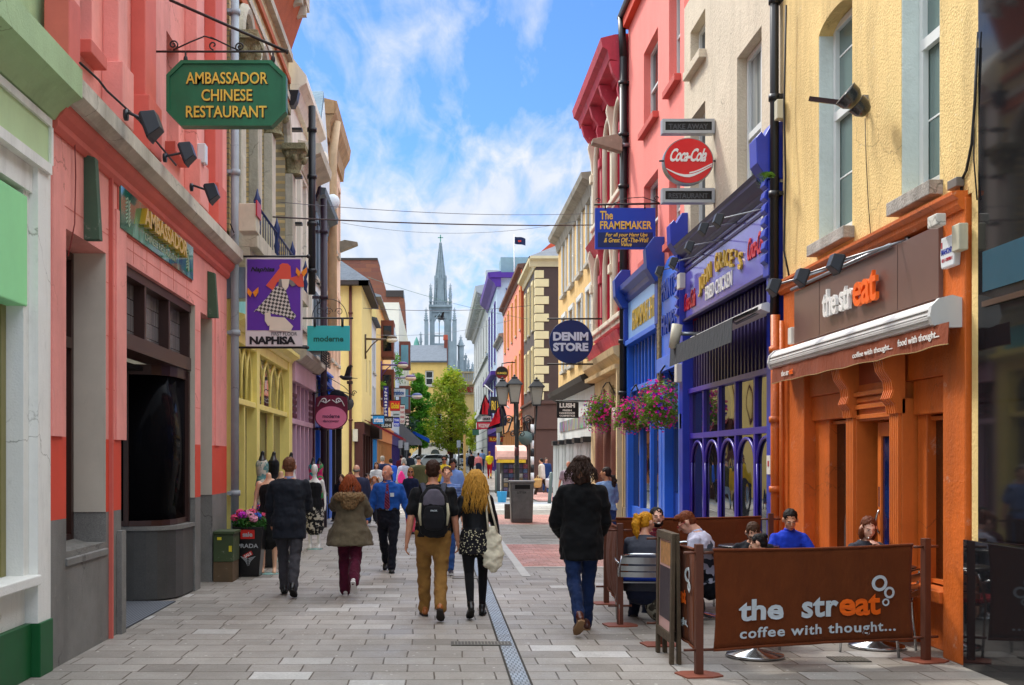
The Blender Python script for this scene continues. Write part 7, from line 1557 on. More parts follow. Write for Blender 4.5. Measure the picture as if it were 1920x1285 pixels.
# -- Denim store
DS_=30.2; r=thing('hanging_sign','round navy hanging sign with white capital letters','hanging sign',W(1071,682,DS_)); m=MB(); wpoly(m,[(1071+41*math.cos(q),641+41*math.sin(q)) for q in [2*math.pi*j/48 for j in range(48)]],DS_,-.08,0); bd=m.build('board',M('sign_navy','#12285e',.35,.05),r,bevel=.006)
g=MB(); wtxt(g,'DENIM',1037,1103,623,639,DS_,.0,.01,.05); wtxt(g,'STORE',1037,1103,643,659,DS_,.0,.01,.05); g.build('lettering',M('letter_pale','#c8d2e2',.5,0),bd)
m=MB(); m.smooth=True
for py,b in ((598,1131),(683,1128)): m.tube([W(1026,py,DS_),W(b,py,DS_)],.022,6)
for py,o in ((598,2),(683,-2)): m.tube([W(1071,py,DS_),W(1071,py+o,DS_)],.03,6)
m.build('bracket',M('rusty_iron','#2a2422',.6,.25,scale=30),r)
# -- Framemaker
DF=22.9; r=thing('hanging_sign','rectangular royal blue picture framer sign with gold lettering','hanging sign',W(1172,466,DF)); a=W(1116,467,DF); b=W(1229,390,DF)
m=MB(); m.box(FF(DF),a.x,b.x,a.z,b.z,-.08,0); bd=m.build('board',M('sign_blue','#123fae',.4,.05),r,bevel=.005)
m=MB(); a=W(1121,464,DF); b=W(1224,436,DF); m.box(FF(DF),a.x,b.x,a.z,b.z,.001,.004); m.build('panel',M('sign_navy','#12285e',.35,.05),bd)
g=MB(); wtxt(g,'The',1125,1149,396,412,DF,.0,.01,.02); wtxt(g,'FRAMEMAKER',1125,1222,415,430,DF,.0,.01,.02); wtxt(g,'For all your Hang Ups',1135,1213,437,446,DF,.005,.005,.02,shear=.2); wtxt(g,'& Great Off -The-Wall',1132,1214,446,455,DF,.005,.005,.02,shear=.2); wtxt(g,'Value',1163,1184,455,462,DF,.005,.005,.02,shear=.2); g.build('lettering',GT,bd)
m=MB(); m.smooth=True; m.tube([W(1114,384,DF),W(1238,382,DF)],.02,6)
for px in (1135,1209): m.tube([W(px,384,DF),W(px,392,DF)],.014,6)
m.tube([W(1150,382,DF),W(1175,372,DF),W(1205,370,DF),W(1236,380,DF)],.008,5); scroll(m,W(1230,372,DF),.05,1.1,XA,UP,.009); scroll(m,W(1122,376,DF),.05,1.1,-XA,UP,.009); m.build('bracket',M('rusty_iron','#2a2422',.6,.25,scale=30),r)
# -- cola sign stack
DC_=18.3; r=thing('hanging_sign','round red soft drink sign with white script on the cream wall','hanging sign',W(1291,345,DC_))
n=16; RDS=M('sign_red','#d0161e',.25,.05,spec=.6)
m=MB(); wpoly(m,[(1291+47*math.cos(q),302+43.5*math.sin(q)) for q in [2*math.pi*j/48 for j in range(48)]],DC_,-.16,0); bd=m.build('rim',STL,r); m=MB(); wpoly(m,[(1291+45*math.cos(q),302+41.5*math.sin(q)) for q in [2*math.pi*j/48 for j in range(48)]],DC_,.001,.015); m.build('face',RDS,bd)
g=MB(); wtxt(g,'Coca-Cola',1253,1322,279,304,DC_,.016,.008,.03,sp=.88,shear=.3)
wv=[(1249+ i*8.6, 312+ 12*math.sin(i/10*math.pi*1.15)+ 4) for i in range(11)]
wpoly(g,[(x,y) for x,y in wv]+[(x,y+5.5-abs(i-5)*.8) for i,(x,y) in reversed(list(enumerate(wv)))],DC_,.016,.022)
wpoly(g,[(x,y-4) for x,y in wv[5:]]+[(x,y-1.5) for x,y in reversed(wv[5:])],DC_,.016,.022); g.build('lettering',WL,bd)
for i,(py0,py1,tx) in enumerate(((223,250,'TAKE AWAY'),(353,380,'RESTAURANT'))):
    rr=thing('light_box','silver framed black sign box with worn '+('take away lettering above the round red sign' if i==0 else 'restaurant lettering below the round red sign'),'sign',W(1290,py1,DC_)); a=W(1242,py1,DC_); b=W(1340,py0,DC_); m=MB(); fr2=FF(DC_)
    m.box(fr2,a.x,b.x,a.z,b.z,-.16,-.02); t_=.045
    m.box(fr2,a.x,b.x,a.z,a.z+t_,-.02,.01); m.box(fr2,a.x,b.x,b.z-t_,b.z,-.02,.01); m.box(fr2,a.x,a.x+t_,a.z+t_,b.z-t_,-.02,.01); m.box(fr2,b.x-t_,b.x,a.z+t_,b.z-t_,-.02,.01); bd2=m.build('frame',M('alu','#a9adb0',.4,.1,metal=.5),rr)
    m=MB(); m.box(fr2,a.x+t_,b.x-t_,a.z+t_,b.z-t_,-.019,-.012); m.build('face',M('box_black','#16171a',.3,.1),bd2); g=MB(); wtxt(g,tx,1254,1328,py0+9,py1-8,DC_,-.012,.004,.02); g.build('lettering',M('worn_letter','#4a4c50',.5,.4,scale=30),bd2)
    m=MB(); m.smooth=True; m.tube([W(1340,py0+12,DC_)+Vector((0,.08,0)),W(1350,py0+12,DC_)+Vector((0,.08,0))],.02,6); m.build('bracket',BL,rr)
m=MB(); m.smooth=True; m.tube([W(1338,302,DC_),W(1346,302,DC_)],.015,6); m.tube([W(1236,302,DC_),W(1245,302,DC_)],.015,6); m.tube([W(1347,226,DC_),W(1347,392,DC_)],.014,6); m.build('bracket',BL,r)
# -- cosmetics sign
DL=32.7; r=thing('hanging_sign','small square black sign with white cosmetics lettering','hanging sign',W(1064,783,DL)); a=W(1044,784,DL); b=W(1085,754,DL); m=MB(); m.box(FF(DL),a.x,b.x,a.z,b.z,-.06,0); bd=m.build('board',M('sign_black','#141416',.4,.05),r); g=MB(); wtxt(g,'LUSH',1049,1078,756,765,DL,0,.01,.06); wtxt(g,'FRESH',1055,1072,768,771.5,DL,0,.01,.05); wtxt(g,'HANDMADE',1049,1078,773,776.5,DL,0,.01,.05); wtxt(g,'COSMETICS',1049,1078,778,781.5,DL,0,.01,.05); g.build('lettering',WL,bd)
m=MB(); m.smooth=True; m.tube([W(1042,752,DL),W(1111,752,DL)],.02,5); m.build('bracket',BL,r)
# -- stout sign round, flags, far boards (right)
D=60.; r=thing('hanging_sign','round dark pub sign with a brass rim on the far right','hanging sign',W(941,711,D)); m=MB(); wpoly(m,[(941+12*math.cos(q),699+12*math.sin(q)) for q in [2*math.pi*j/30 for j in range(30)]],D,-.15,0); bd=m.build('board',M('sign_rim','#6a3028',.4,.1),r); m=MB(); wpoly(m,[(941+10.5*math.cos(q),699+10.5*math.sin(q)) for q in [2*math.pi*j/30 for j in range(30)]],D,.001,.01); m.build('face',M('sign_black','#141416',.4,.05),bd); m=MB(); wpoly(m,[(931,704),(951,704),(947,708.5),(941,710),(935,708.5)],D,.011,.02); m.build('band',M('sign_darkred','#7a1418',.4,.05),bd); g=MB(); wtxt(g,'GUINNESS',932,950,698,702,D,.011,.01,.03); g.build('lettering',GT,bd); m=MB(); m.smooth=True; m.tube([W(941,687,D),W(941,682,D),W(952,680,D),W(966,680,D)],.03,5); m.build('bracket',BL,r)
def flagon(x0,y0,x1,y1,D,lab,pts,epts):
    r=thing('flag',lab,'flag',W(x0,y0,D)); m=MB(); m.smooth=True; m.tube([W(x0,y0,D),W(x1,y1,D)],.035,6); m.build('pole',M('pole_white','#cfd0cf',.4,0),r)
    def bulge(pp,o): 
        me=MB(); n_=len(pp)//2; A_=pp[:n_]; B_=pp[n_:][::-1]; rows=[]
        for j in range(9):
            f=j/8; rows.append([W(a[0]+(b[0]-a[0])*f,a[1]+(b[1]-a[1])*f,D)+Vector((0,.12*math.sin(f*9+i)+o,0)) for i,(a,b) in enumerate(zip(A_,B_))])
        for i in range(8):
            for k in range(n_-1): me.quad(rows[i][k],rows[i][k+1],rows[i+1][k+1],rows[i+1][k])
        return me
    c=bulge(pts,0).build('cloth',cloth('#1a1a2a',.1),r,smooth=True); bulge(epts,-.06).build('emblem',cloth('#c01c2a',.1),c,smooth=True)
D=54.; flagon(925,736,908,722,D,'black and red flag hanging further away beside the lantern post',[(909,738),(918,755),(922,780),(898,777),(903,757),(908,741)],[(910,742),(917,757),(917,778),(903,777),(905,758),(909,746)])
flagon(955,766,946,758,D,'larger black and red flag draped in front beside the lantern post',[(944,758),(951,782),(950,798),(913,806),(926,780),(936,760)],[(936,764),(942,784),(941,792),(916,801),(925,782),(932,768)])
def board(px0,px1,py0,py1,D,hexc,tx,thex,lab,name='shop_sign',wall=None,th=.08,bracket=True,fs=.6):
    r=thing(name,lab,'shop sign',W((px0+px1)/2,py1,D)); a=W(px0,py1,D); b=W(px1,py0,D); m=MB(); m.box(FF(D),a.x,b.x,a.z,b.z,-th,0); bd=m.build('board',M('board'+hexc,hexc,.5,.06),r)
    if tx:
        g=MB(); k=len(tx)
        for i,s_ in enumerate(tx):
            h=(py1-py0)/k; wtxt(g,s_,px0+(px1-px0)*.1,px1-(px1-px0)*.1,py0+h*(i+.5-fs/2),py0+h*(i+.5+fs/2),D,0,.02,.03)
        g.build('lettering',M('letter'+thex,thex,.5,0),bd)
    if bracket:
        xw=px0-4 if px0<820 else px1+4; m=MB(); m.box(FF(D+.02),min(W(xw,0,D).x,a.x),max(W(xw,0,D).x,b.x),b.z+.001,b.z+.05,-.03,.0); m.build('bracket',BL,r)
    return r
board(919,945,746,775,55.2,'#14161c',['Rí Rá'],'#d8b23c','black pub board with gold lettering behind the two draped flags')
board(894,924,792,805,66,'#c02040',['WOODWARDS'],'#e8e0e0','pink red board with white lettering below the draped flags')
board(903,921,781,790,68,'#c4c8cc',['CARRIGMORE'],'#30343c','small pale board above the pink red board')
board(916,943,819,829,64,'#8a1c14',['FLORIST'],'#e0b030','dark red florist board with yellow letters')
board(886,898,806,816,75,'#2c6a5c',[],'#ffffff','small green board beside the far limestone bank')
# left far boards
board(719,728,725,783,60,'#2a1f7a',None,'#e8e4f0','tall narrow indigo banner sign with pale vertical lettering'); 
r=bpy.data.objects[ [o.name for o in sc.objects if o.get('label','').startswith('tall narrow indigo')][0]]; g=MB()
for i,ch in enumerate('The Hair Bar'.replace(' ','')): wtxt(g,ch,721,726,728+i*6,732+i*6,60,0,.02,.04)
g.build('lettering',WL,r)
board(731,750,752,770,57.5,'#d02418',['Global'],'#e8c020','red board with yellow lettering')
board(738,760,729,744,66,'#d6dce0',['rainbow'],'#2a5a9a','white board with a coloured arch emblem')
board(699,720,780,795,50.5,'#2a94d8',['artisans'],'#e8eef4','bright sky blue board beside the indigo banner')
board(720,737,783,792,55,'#1a1c1c',['NOM DELI'],'#d8d8d8','black deli board right of the bright sky blue board'); board(713,735,793,803,53,'#202422',['SUSHI'],'#c8d0cc','dark sushi board just below the black deli board')
board(738,749,784,800,54.5,'#2038b8',['THAI','FOOD'],'#e0e4f4','square cobalt blue board with two white words'); board(750,759,760,795,63,'#d8d6d2',['HAIR','PLACE','SALE','CUT'],'#b02a30','tall white board with red words',fs=.45)
board(736,750,771,784,59,'#c8ccc4',['opticians'],'#50605a','pale oval opticians board',fs=.3)
board(761,767,779,798,70,'#181818',['h','e','l'],'#e4e4e4','narrow black board with red and white striped edge')
# street lamps over the left shops
for i,(px,py,wx,D,cc) in enumerate(((735,638,682,50,'#5a4a3a'),(755,686,720,64,'#5a3c7a'),(770,710,738,74,'#6a5c86'),(782,744,752,86,'#4c5a86'))):
    r=thing('street_lamp',['first wall mounted street lamp with a pale glass bowl, on the butter yellow corner house','second wall mounted street lamp, purple, beside the brown oriel windows','third wall mounted street lamp, above the white board with a coloured arch','fourth and furthest wall mounted street lamp, over the tall white board'][i],'street lamp',W(px,py,D),'wall mounted street lamps'); m=MB(); m.smooth=True; xw=XL+.02; m.tube([(xw,D,W(0,py,D).z+.05),W(px-6,py-1,D)],.045,6); m.tube([(xw,D,W(0,py,D).z-.6),(xw+.3,D,W(0,py,D).z-.2),(xw+.55,D,W(0,py,D).z+.02)],.03,6); m.tube([(xw+.02,D,W(0,py,D).z-.8),(xw+.02,D,W(0,py,D).z+.25)],.04,6); m.build('arm',M('lampc'+cc,cc,.5,.1),r)
    m=MB(); m.smooth=True; c=W(px,py,D); q=10.5/ (F/D); m.ell(c,q,q*.8,q*.45); m.build('lamp_bowl',M('milky_glass','#cfc6b4',.2,.05),r); m=MB(); m.smooth=True; m.ell(c+Vector((0,0,.1)),q*.9,q*.75,q*.42); m.build('lamp_cap',M('lampc'+cc,cc,.5,.1),r)
# ================================================================ STREET FURNITURE
# lantern post
DLP=41.; bx=W(969,0,DLP).x; r=thing('lamp_post','black cast iron lamp post with three square lanterns behind the litter bin','lamp post',(bx,DLP,0))
IRN=M('cast_iron','#17181b',.45,.1,spec=.5); zt_=W(0,790,DLP).z
m=MB(); m.smooth=True; m.lathe((bx,DLP,0),[(.24,0),(.24,.15),(.18,.22),(.15,.7),(.17,.75),(.10,.85),(.085,1.4),(.1,1.44),(.08,1.5),(.07,zt_-.3),(.11,zt_-.25),(.11,zt_),(.07,zt_+.05),(.06,zt_+.9)],16); m.build('pole',IRN,r)
m=MB(); m.smooth=True; m.lathe((bx,DLP,0),[(.085,1.8),(.078,zt_-.9)],14); m.build('painted_band',M('maroon_iron','#4c1a20',.5,.15),r)
ht=W(0,756,DLP).z
def lantern(px,dz=0,dy=0):
    c=W(px,759+0,DLP)+Vector((0,dy,dz)); z0=c.z; z1=W(0,727,DLP).z+dz; z2=W(0,712,DLP).z+dz
    m=MB(); P_=lambda r_,z:[Vector((c.x+r_*sx,c.y+r_*sy,z)) for sx,sy in ((-1,-1),(1,-1),(1,1),(-1,1))]
    m.rings([P_(.13,z0),P_(.21,z1)]); gl=m.build('lantern',M('frosted_glass','#9a9890',.35,.05),r)
    m=MB(); m.rings([P_(.27,z1),P_(.27,z1+.03),P_(.13,z1+.2),P_(.10,z1+.22),P_(.10,z1+.27),P_(.03,z2+.02)]); m.rings([P_(.15,z0-.05),P_(.15,z0)])
    for sx,sy in ((-1,-1),(1,-1),(1,1),(-1,1)): m.tube([(c.x+.135*sx,c.y+.135*sy,z0),(c.x+.215*sx,c.y+.215*sy,z1)],.014,4)
    m.ell((c.x,c.y,z2+.04),.04,.04,.05); m.build('lantern_cap',IRN,gl); return c
cs=[lantern(942,0),lantern(963,.06,-.5),lantern(1006,0)]
for i,c in enumerate(cs):
    m=MB(); m.smooth=True; b0=Vector((bx,DLP,zt_-.1)); d=c-b0; m.tube([b0,b0+Vector((d.x*.3,d.y*.3,.25)),b0+Vector((d.x*.6,d.y*.6,-.25)),b0+Vector((d.x*.9,d.y*.9,-.35)),Vector((c.x,c.y,c.z-.3)),c],.032,7)
    s_=1 if d.x>0 else -1
    if abs(d.x)>.2: scroll(m,b0+Vector((d.x*.55,d.y*.5,.15)),.17,1.5,XA*s_,UP,.02); scroll(m,b0+Vector((d.x*.25,0,-.35)),.12,1.4,-XA*s_,UP,.018)
    m.build('arm',IRN,r)
# litter bin
D0=H*F/(981-860); p=W(979,981,D0); r=thing('litter_bin','square brushed steel litter bin on red paving before the lamp post','litter bin',(p.x,p.y,0)); fb_=FF(D0); BNM=M('brushed_steel','#6c6a66',.42,.2,scale=6,metal=.55,grime=.3)
x0,x1=W(957,0,D0).x,W(1001,0,D0).x; h_=W(0,903,D0).z
m=MB(); 
def prz(mb,a,b,z0,z1,tp=.03,w0=-.55,w1=0): mb.add([fb_(a+tp,z0,w1-tp),fb_(b-tp,z0,w1-tp),fb_(b-tp,z0,w0+tp),fb_(a+tp,z0,w0+tp),fb_(a,z1,w1),fb_(b,z1,w1),fb_(b,z1,w0),fb_(a,z1,w0)],[(0,1,2,3),(7,6,5,4),(0,4,5,1),(1,5,6,2),(2,6,7,3),(3,7,4,0)])
prz(m,x0,x1,0.02,h_-.03); m.build('bin_body',BNM,r,bevel=.015); m=MB(); m.box(fb_,x0-.03,x1+.03,h_-.03,h_+.02,-.58,.03); m.build('lid',M('steel_light','#8e8c88',.35,.1,metal=.6),r,bevel=.01)
m=MB(); m.box(fb_,x0+.06,x1-.06,.1,h_-.27,-.03,.004); m.build('door',BNM,r,bevel=.004); m=MB(); m.box(fb_,x0+.12,x1-.1,h_-.2,h_-.09,-.05,.006); m.build('opening',M('black_hole','#0c0c0c',.8,0),r); g=MB(); wtxt(g,'LITTER',970,987,922,926,D0-.005,.0,.004,.02); g.build('lettering',M('ink','#30302c',.6,0),r)
def bollard(px,D,h,lab,mat,w_=.09,sq=False):
    c=W(px,0,D); m=MB(); m.smooth=not sq
    if sq: m.box(FF(D),c.x-w_,c.x+w_,Z(D),h,-w_*2,0); o=m.build('stone_bollard',mat,bevel=.02)
    else: m.lathe((c.x,D,Z(D)),[(w_,0),(w_,h),(w_*.7,h+.03),(.01,h+.04)],14); o=m.build('bollard',mat)
    tag(o,lab,'bollard'); return o
GMT=M('grey_green_metal','#71807c',.5,.1,metal=.2)
bollard(930,H*F/(928-860)*1.0,1.05,'thin grey green metal bollard beyond the litter bin',GMT,.05)
bo=bollard(1030,44.5,1.15,'leaning grey green metal bollard near the men with shopping bags',GMT,.07); bo.rotation_euler=(0,rad(4),0)
bollard(953,33,.42,'short dark stone block bollard left of the litter bin',M('dark_stone','#4c4a46',.9,.2,bump=.02,bs=12),.1,True)
# belisha pole + drum
D=52.; c=W(998,0,D); r=thing('crossing_pole','black and white banded pole at the crossing beside the dark brown shop','pole',(c.x,D,0)); m=MB(); m.smooth=True
zt_=W(0,796,D).z; k=9
for i in range(k): 
    m=MB(); m.smooth=True; m.tube([(c.x,D,zt_*i/k),(c.x,D,zt_*(i+1)/k)],.075,12); m.build('band',M('pole_black','#18191c',.5,.05) if i%2 else M('pole_white','#cfd0cf',.4,0),r)
m=MB(); m.smooth=True; m.rings([[Vector((c.x-.3+.3*math.cos(q),D-.1+y_,W(0,822,D).z+.32*math.sin(q))) for q in [2*math.pi*j/20 for j in range(20)]] for y_ in (-.04,.04)]); m.build('round_sign',M('sign_back','#4a5c58',.5,.1),r)
m=MB(); c=W(983,0,50.); m.smooth=True; m.tube([(c.x-1.0,52,0),(c.x-1.0,52,W(0,846,52).z+.8)],.08,10); tag(m.build('signal_post',M('post_grey','#55585c',.5,.1)),'plain grey post just left of the news kiosk lamp post','post')
# wooden pole in the street
D=60; c=W(871,0,D); m=MB(); m.box(FF(D),c.x-.06,c.x+.06,Z(D),W(0,815,D).z,-.12,0); r_=m.build('wooden_post',M('pale_wood','#c09a5c',.8,.15)); tag(r_,'tall pale wooden post standing in the street beyond the blonde woman','post'); m=MB(); q=W(0,906,D).z; m.box(FF(D),c.x-.2,c.x+.1,q-.3,q,-.3,-.13); m.build('crate',M('pale_wood','#c09a5c',.8,.15),r_)
# traffic sign poles far
for px,D,py,lab in ((860,100,826,'pole with a small white sign below the yellow green tree'),(751,90,826,'thin dark pole beside the blue awning on the left'),(762,92,830,'second thin dark pole left of the steps with a small sign')):
    c=W(px,0,D); r_=thing('sign_pole',lab,'sign pole',(c.x,D,Z(D))); m=MB(); m.smooth=True; m.tube([(c.x,D,Z(D)),(c.x,D,W(0,py,D).z)],.06,6); m.build('pole',M('post_grey','#55585c',.5,.1),r_); m=MB(); m.box(FF(D),c.x-.16,c.x+.16,W(0,py,D).z-.6,W(0,py,D).z,-.02,.08); m.build('sign_plate',M('plate','#aeb8bc',.4,.1),r_)
m=MB(); m.prof(fl,[(0,4.4),(.1,4.5),(2.4,3.4),(2.4,3.1),(2.3,3.1)],100,106); tag(m.build('awning',cloth('#1d54b8',.1)),'bright blue sloping awning beyond the grey canopy','awning')
# news kiosk
D=48.; r=thing('news_kiosk','small street kiosk with a pink curved roof and racks of magazines','kiosk',W(958,900,D)); a=W(931,0,D).x; b=W(987,0,D).x; zr=W(0,862,D).z; z0_=W(0,839,D).z; fk=FF(D)
m=MB(); m.prof(fk,[(.35,zr),(.38,zr+.1),(.3,zr+.35),(0,zr+.52),(-1.2,zr+.6),(-1.2,zr)],a,b); 
n=N('kiosk_roof'); m.build('roof',M('kiosk_pink','#d8a898',.5,.25,scale=2),r,bevel=.02)
m=MB(); m.box(fk,a+.05,b-.05,zr-.13,zr+.0,-1.1,.36); m.build('fascia',M('kiosk_yellow','#d8b02c',.5,.3,scale=9),r)
m=MB(); m.box(fk,a+.25,b-.1,.1,zr-.12,-1.1,-.1); m.build('body',M('kiosk_dark','#3a3a3c',.6,.2),r)
rnd=random.Random(8); cols=['#5c5470','#3a3a4c','#7a3a44','#8c8884','#3a4c6a','#7a6648','#4a3454']
for i in range(5):
    for j in range(6):
        m=MB(); x=a+.3+i*.2; z=.35+j*.19; m.box(fk,x,x+.17,z,z+.16,-.09,-.04); m.build('magazine',M('mag'+cols[(i*3+j*5)%7],cols[(i*3+j*5)%7],.4,.6,scale=9),r)
m=MB(); q=W(946,0,45.5).x; m.lathe((q-.1,45.5,0),[(.16,0),(.2,.4),(.2,.42)],12); tag(m.build('bucket',M('bucket_blue','#3aa0d0',.4,.05)),'light blue bucket beside the news kiosk','bucket')
# ---- hanging baskets
FLW=M('petunia_pink','#e82a9c',.5,.3,scale=14); FL2=M('petunia_purple','#7a2ab0',.5,.3,scale=14); LGR=leafmat('#4c6c20','#7a9a30','#b4bc48')
def basket(px,py,D,r_,lab,seed):
    rnd=random.Random(seed); p=W(px,py,D); r=thing('flower_basket',lab,'hanging basket',p,'hanging flower baskets'); m=MB()
    cs=[p+Vector((rnd.uniform(-.5,.5)*r_,rnd.uniform(-.5,.5)*r_,rnd.uniform(-.55,.45)*r_)) for _ in range(12)]
    for c in cs: leafy(m,c,r_*.55,r_*.55,r_*.6,330,.028,rnd,.1)
    for i in range(26):
        a=rnd.uniform(0,6.28); q=p+Vector((math.cos(a)*r_*.7,math.sin(a)*r_*.7,-r_*.4)); L__=rnd.uniform(.1,.45)*r_*1.6
        for j in range(10): leafy(m,q+Vector((math.cos(a)*.1*j/10,math.sin(a)*.1*j/10,-L__*j/10)),.03,.03,.04,4,.024,rnd)
    m.build('foliage',LGR,r,recalc=False)
    for mt,nn_ in ((FLW,240),(FL2,60)):
        m=MB()
        for i in range(nn_):
            d=Vector((rnd.gauss(0,1),rnd.gauss(0,1),rnd.gauss(0,.9))).normalized(); q=p+Vector((d.x*r_*1.0,d.y*r_*1.0,d.z*r_*1.05-.1*r_))*1+d*rnd.uniform(-.12,.06)*1; s_=rnd.uniform(.022,.038); t_=d.orthogonal().normalized(); b_=d.cross(t_)
            ring=[q+(t_*math.cos(a)+b_*math.sin(a))*s_*(1 if k%2 else .72)+d*.012 for k,a in enumerate([2*math.pi*k/10 for k in range(10)])]; m.add([q-d*.012]+ring,[(0,k+1,(k+1)%10+1) for k in range(10)])
        m.build('flowers',mt,r,recalc=False)
    m=MB(); m.smooth=True; top=p+Vector((0,0,r_*1.25)); 
    for k in range(3): a=2.1*k; m.tube([top,p+Vector((math.cos(a)*r_*.5,math.sin(a)*r_*.5,r_*.1))],.005,4)
    wp=Vector((XR,p.y+.1,top.z-.15)); m.tube([top,top+Vector((.08,0,.12)),(top+wp)/2+Vector((0,0,.22)),wp],.016,6); m.tube([wp+Vector((-.02,0,-.3)),(top+wp)/2+Vector((.1,0,.05))],.010,5); scroll(m,(top+wp)/2+Vector((.1,0,.0)),.09,1.3,XA,UP,.007); m.build('bracket',M('rusty_iron','#2a2422',.6,.25,scale=30),r)
basket(1238,756,21.5,.45,'nearest and largest pink petunia basket, hanging before the blue shop',1)
basket(1184,775,25.0,.38,'middle pink petunia basket, hanging between the other two',2)
basket(1130,772,28.5,.46,'furthest pink petunia basket, hanging before the brown stone columns',3)
# ---- planters with plastic flowers
def planter(px,py,wt,wb,h,lab,seed,txt=True,rot=0):
    rnd=random.Random(seed); D=H*F/(py-860); p=W(px,py,D); r=thing('flower_planter',lab,'planter',(p.x,p.y,0),'black planters by the dress shop'); f_=FX((p.x,p.y+wt/2,0),rot)
    m=MB(); P_=lambda a,z:[f_(sx*a,z,sy*a) for sx,sy in ((-1,-1),(1,-1),(1,1),(-1,1))]; m.rings([P_(wb/2,.01),P_(wt/2,h),P_(wt/2-.02,h),P_(wt/2-.03,h-.06)]); po=m.build('pot',M('planter_black','#131315',.3,.1,spec=.5),r,bevel=.008)
    if txt:
        sl_=(wt-wb)/2/h; ff2=lambda u,v,w: f_(u,v,w+wb/2+sl_*v)
        m=MB(); m.box(ff2,-.10,.10,h-.17,h-.04,.001,.006); m.build('sticker',M('sticker_red','#c8281e',.5,.05),po); g=MB(); g.text(ff2,'sale',-.07,.07,h-.14,h-.07,.007,.003,.03); g.text(ff2,'PRADA',-.15,.15,h-.30,h-.24,.002,.004,.02); 
        for i in range(5): 
            for s_ in (-1,1): g.poly(ff2,[(s_*.008,.28-i*.025-.008),(s_*(.11-i*.018),.30-i*.018),(s_*(.10-i*.018),.288-i*.018),(s_*.008,.265-i*.025-.008)],.002,.006)
        g.build('lettering',M('silver_print','#a8acae',.4,0),po); m=MB(); tt=.5; fz=lambda u,v,w: ff2(u*math.cos(tt)-(v)*math.sin(tt),h-.40+u*math.sin(tt)+v*math.cos(tt),w); m.box(fz,-.07,.07,-.03,.03,.001,.005); m.build('sticker',M('sticker_red','#c8281e',.5,.05),po); g=MB(); g.text(fz,'SALE',-.055,.055,-.02,.02,.006,.003,.03); g.build('lettering',WL,po)
    m=MB(); c=Vector((p.x,p.y+wt/2,h+.06)); leafy(m,c,wt*.6,wt*.6,.17,1500,.028,rnd,.2); m.build('foliage',leafmat('#1c4a1c','#2c6424','#44802c'),r,recalc=False)
    cols_=[('#c42ab8','bloom_magenta'),('#e0507a','bloom_rose'),('#3060c0','bloom_blue'),('#e8a0b8','bloom_pale')]
    for i in range(13):
        a=i*2.4; rr=wt*.52*math.sqrt((i+.3)/13); q=c+Vector((rr*math.cos(a),rr*math.sin(a)-.03,.13-.25*(rr/wt)**2+rnd.uniform(-.02,.04))); m=MB(); cc=cols_[(i*5+seed)%4]
        for _ in range(70):
            d=Vector((rnd.gauss(0,1),rnd.gauss(0,1),rnd.gauss(0,1))).normalized(); qq=q+Vector((d.x*.055,d.y*.055,d.z*.045)); t_=d.orthogonal().normalized()*.018; b_=d.cross(t_); m.add([qq-t_,qq-b_+d*.01,qq+t_,qq+b_+d*.01],[(0,1,2,3)])
        m.build('flower_head',M(cc[1],cc[0],.6,.3,scale=30),r,recalc=False)
planter(464,1083,.44,.30,.72,'black tapered planter with pink and blue flowers, red sale sticker and silver lettering',1)
planter(493,1066,.42,.28,.74,'second black planter half hidden behind the one with the sale sticker',2,txt=False,rot=.2)
# utility cabinet
D0=H*F/(1092-860); r=thing('utility_cabinet','dark green metal cabinet with a rusty base beside the sale planter','cabinet',W(419,1092,D0)); fc_=FF(D0); a=W(403,0,D0).x; b=W(440,0,D0).x
m=MB(); m.box(fc_,XL+.02,b-.02,.28,.66,-.5,0); m.box(fc_,XL+.02,b,.66,.70,-.52,.02); m.build('housing',M('cabinet_green','#3c4a2c',.6,.2,grime=.5),r,bevel=.006); m=MB(); m.box(fc_,XL+.02,b-.03,0,.28,-.5,-.01); m.build('base',M('rusty_base','#5c4a34',.8,.3,grime=.5),r); m=MB(); m.box(fc_,b-.08,b-.04,.42,.5,.001,.004); m.box(fc_,a+.03,a+.09,.58,.62,.001,.004); m.build('sticker',M('sticker_yellow','#d9c62a',.5,0),r)
# ================================================================ CAFE BARRIERS
RP=M('barrier_post','#5a3020',.55,.15,scale=8); CAN=cloth('#643012',.08,bump=.002); CHR=M('chrome','#c4c6c8',.18,.08,metal=1)
def post(x,y,h=1.02,lab='',base=(.34,.28),rz=0):
    r=thing('barrier_post',lab,'barrier post',(x,y,0),'rusty cafe barrier posts'); f_=FX((x,y,0),rz); m=MB(); m.box(f_,-.03,.03,.012,h,-.03,.03); m.build('upright',RP,r,bevel=.004); m=MB(); bx_,by_=base; m.rings([[f_(u,z,w) for u,w in ((-bx_/2,-by_*.3),(-bx_*.3,-by_/2),(bx_*.3,-by_/2),(bx_/2,-by_*.1),(bx_/2,by_*.3),(bx_*.2,by_/2),(-bx_*.4,by_/2))] for z in (0,.012)]); m.build('base_plate',M('rust_plate','#8a4a36',.6,.2,scale=8),r)
    m=MB(); m.smooth=True
    for z in (h-.07,.2): m.tube([f_(.0,z,-.0),f_(.12,z,.0)],.012,6); m.tube([f_(-.12,z,.0),f_(.0,z,.0)],.012,6)
    m.build('hook',RP,r)
    return r
A0=W(1308,1266,H*F/(1266-860)); A0=Vector((2.05,9.2,0)); A1=Vector((4.10,9.85,0)); A2=Vector((2.03,10.7,0)); A3=Vector((1.86,11.95,0)); A4=Vector((1.98,13.75,0)); A5=Vector((4.02,14.15,0))
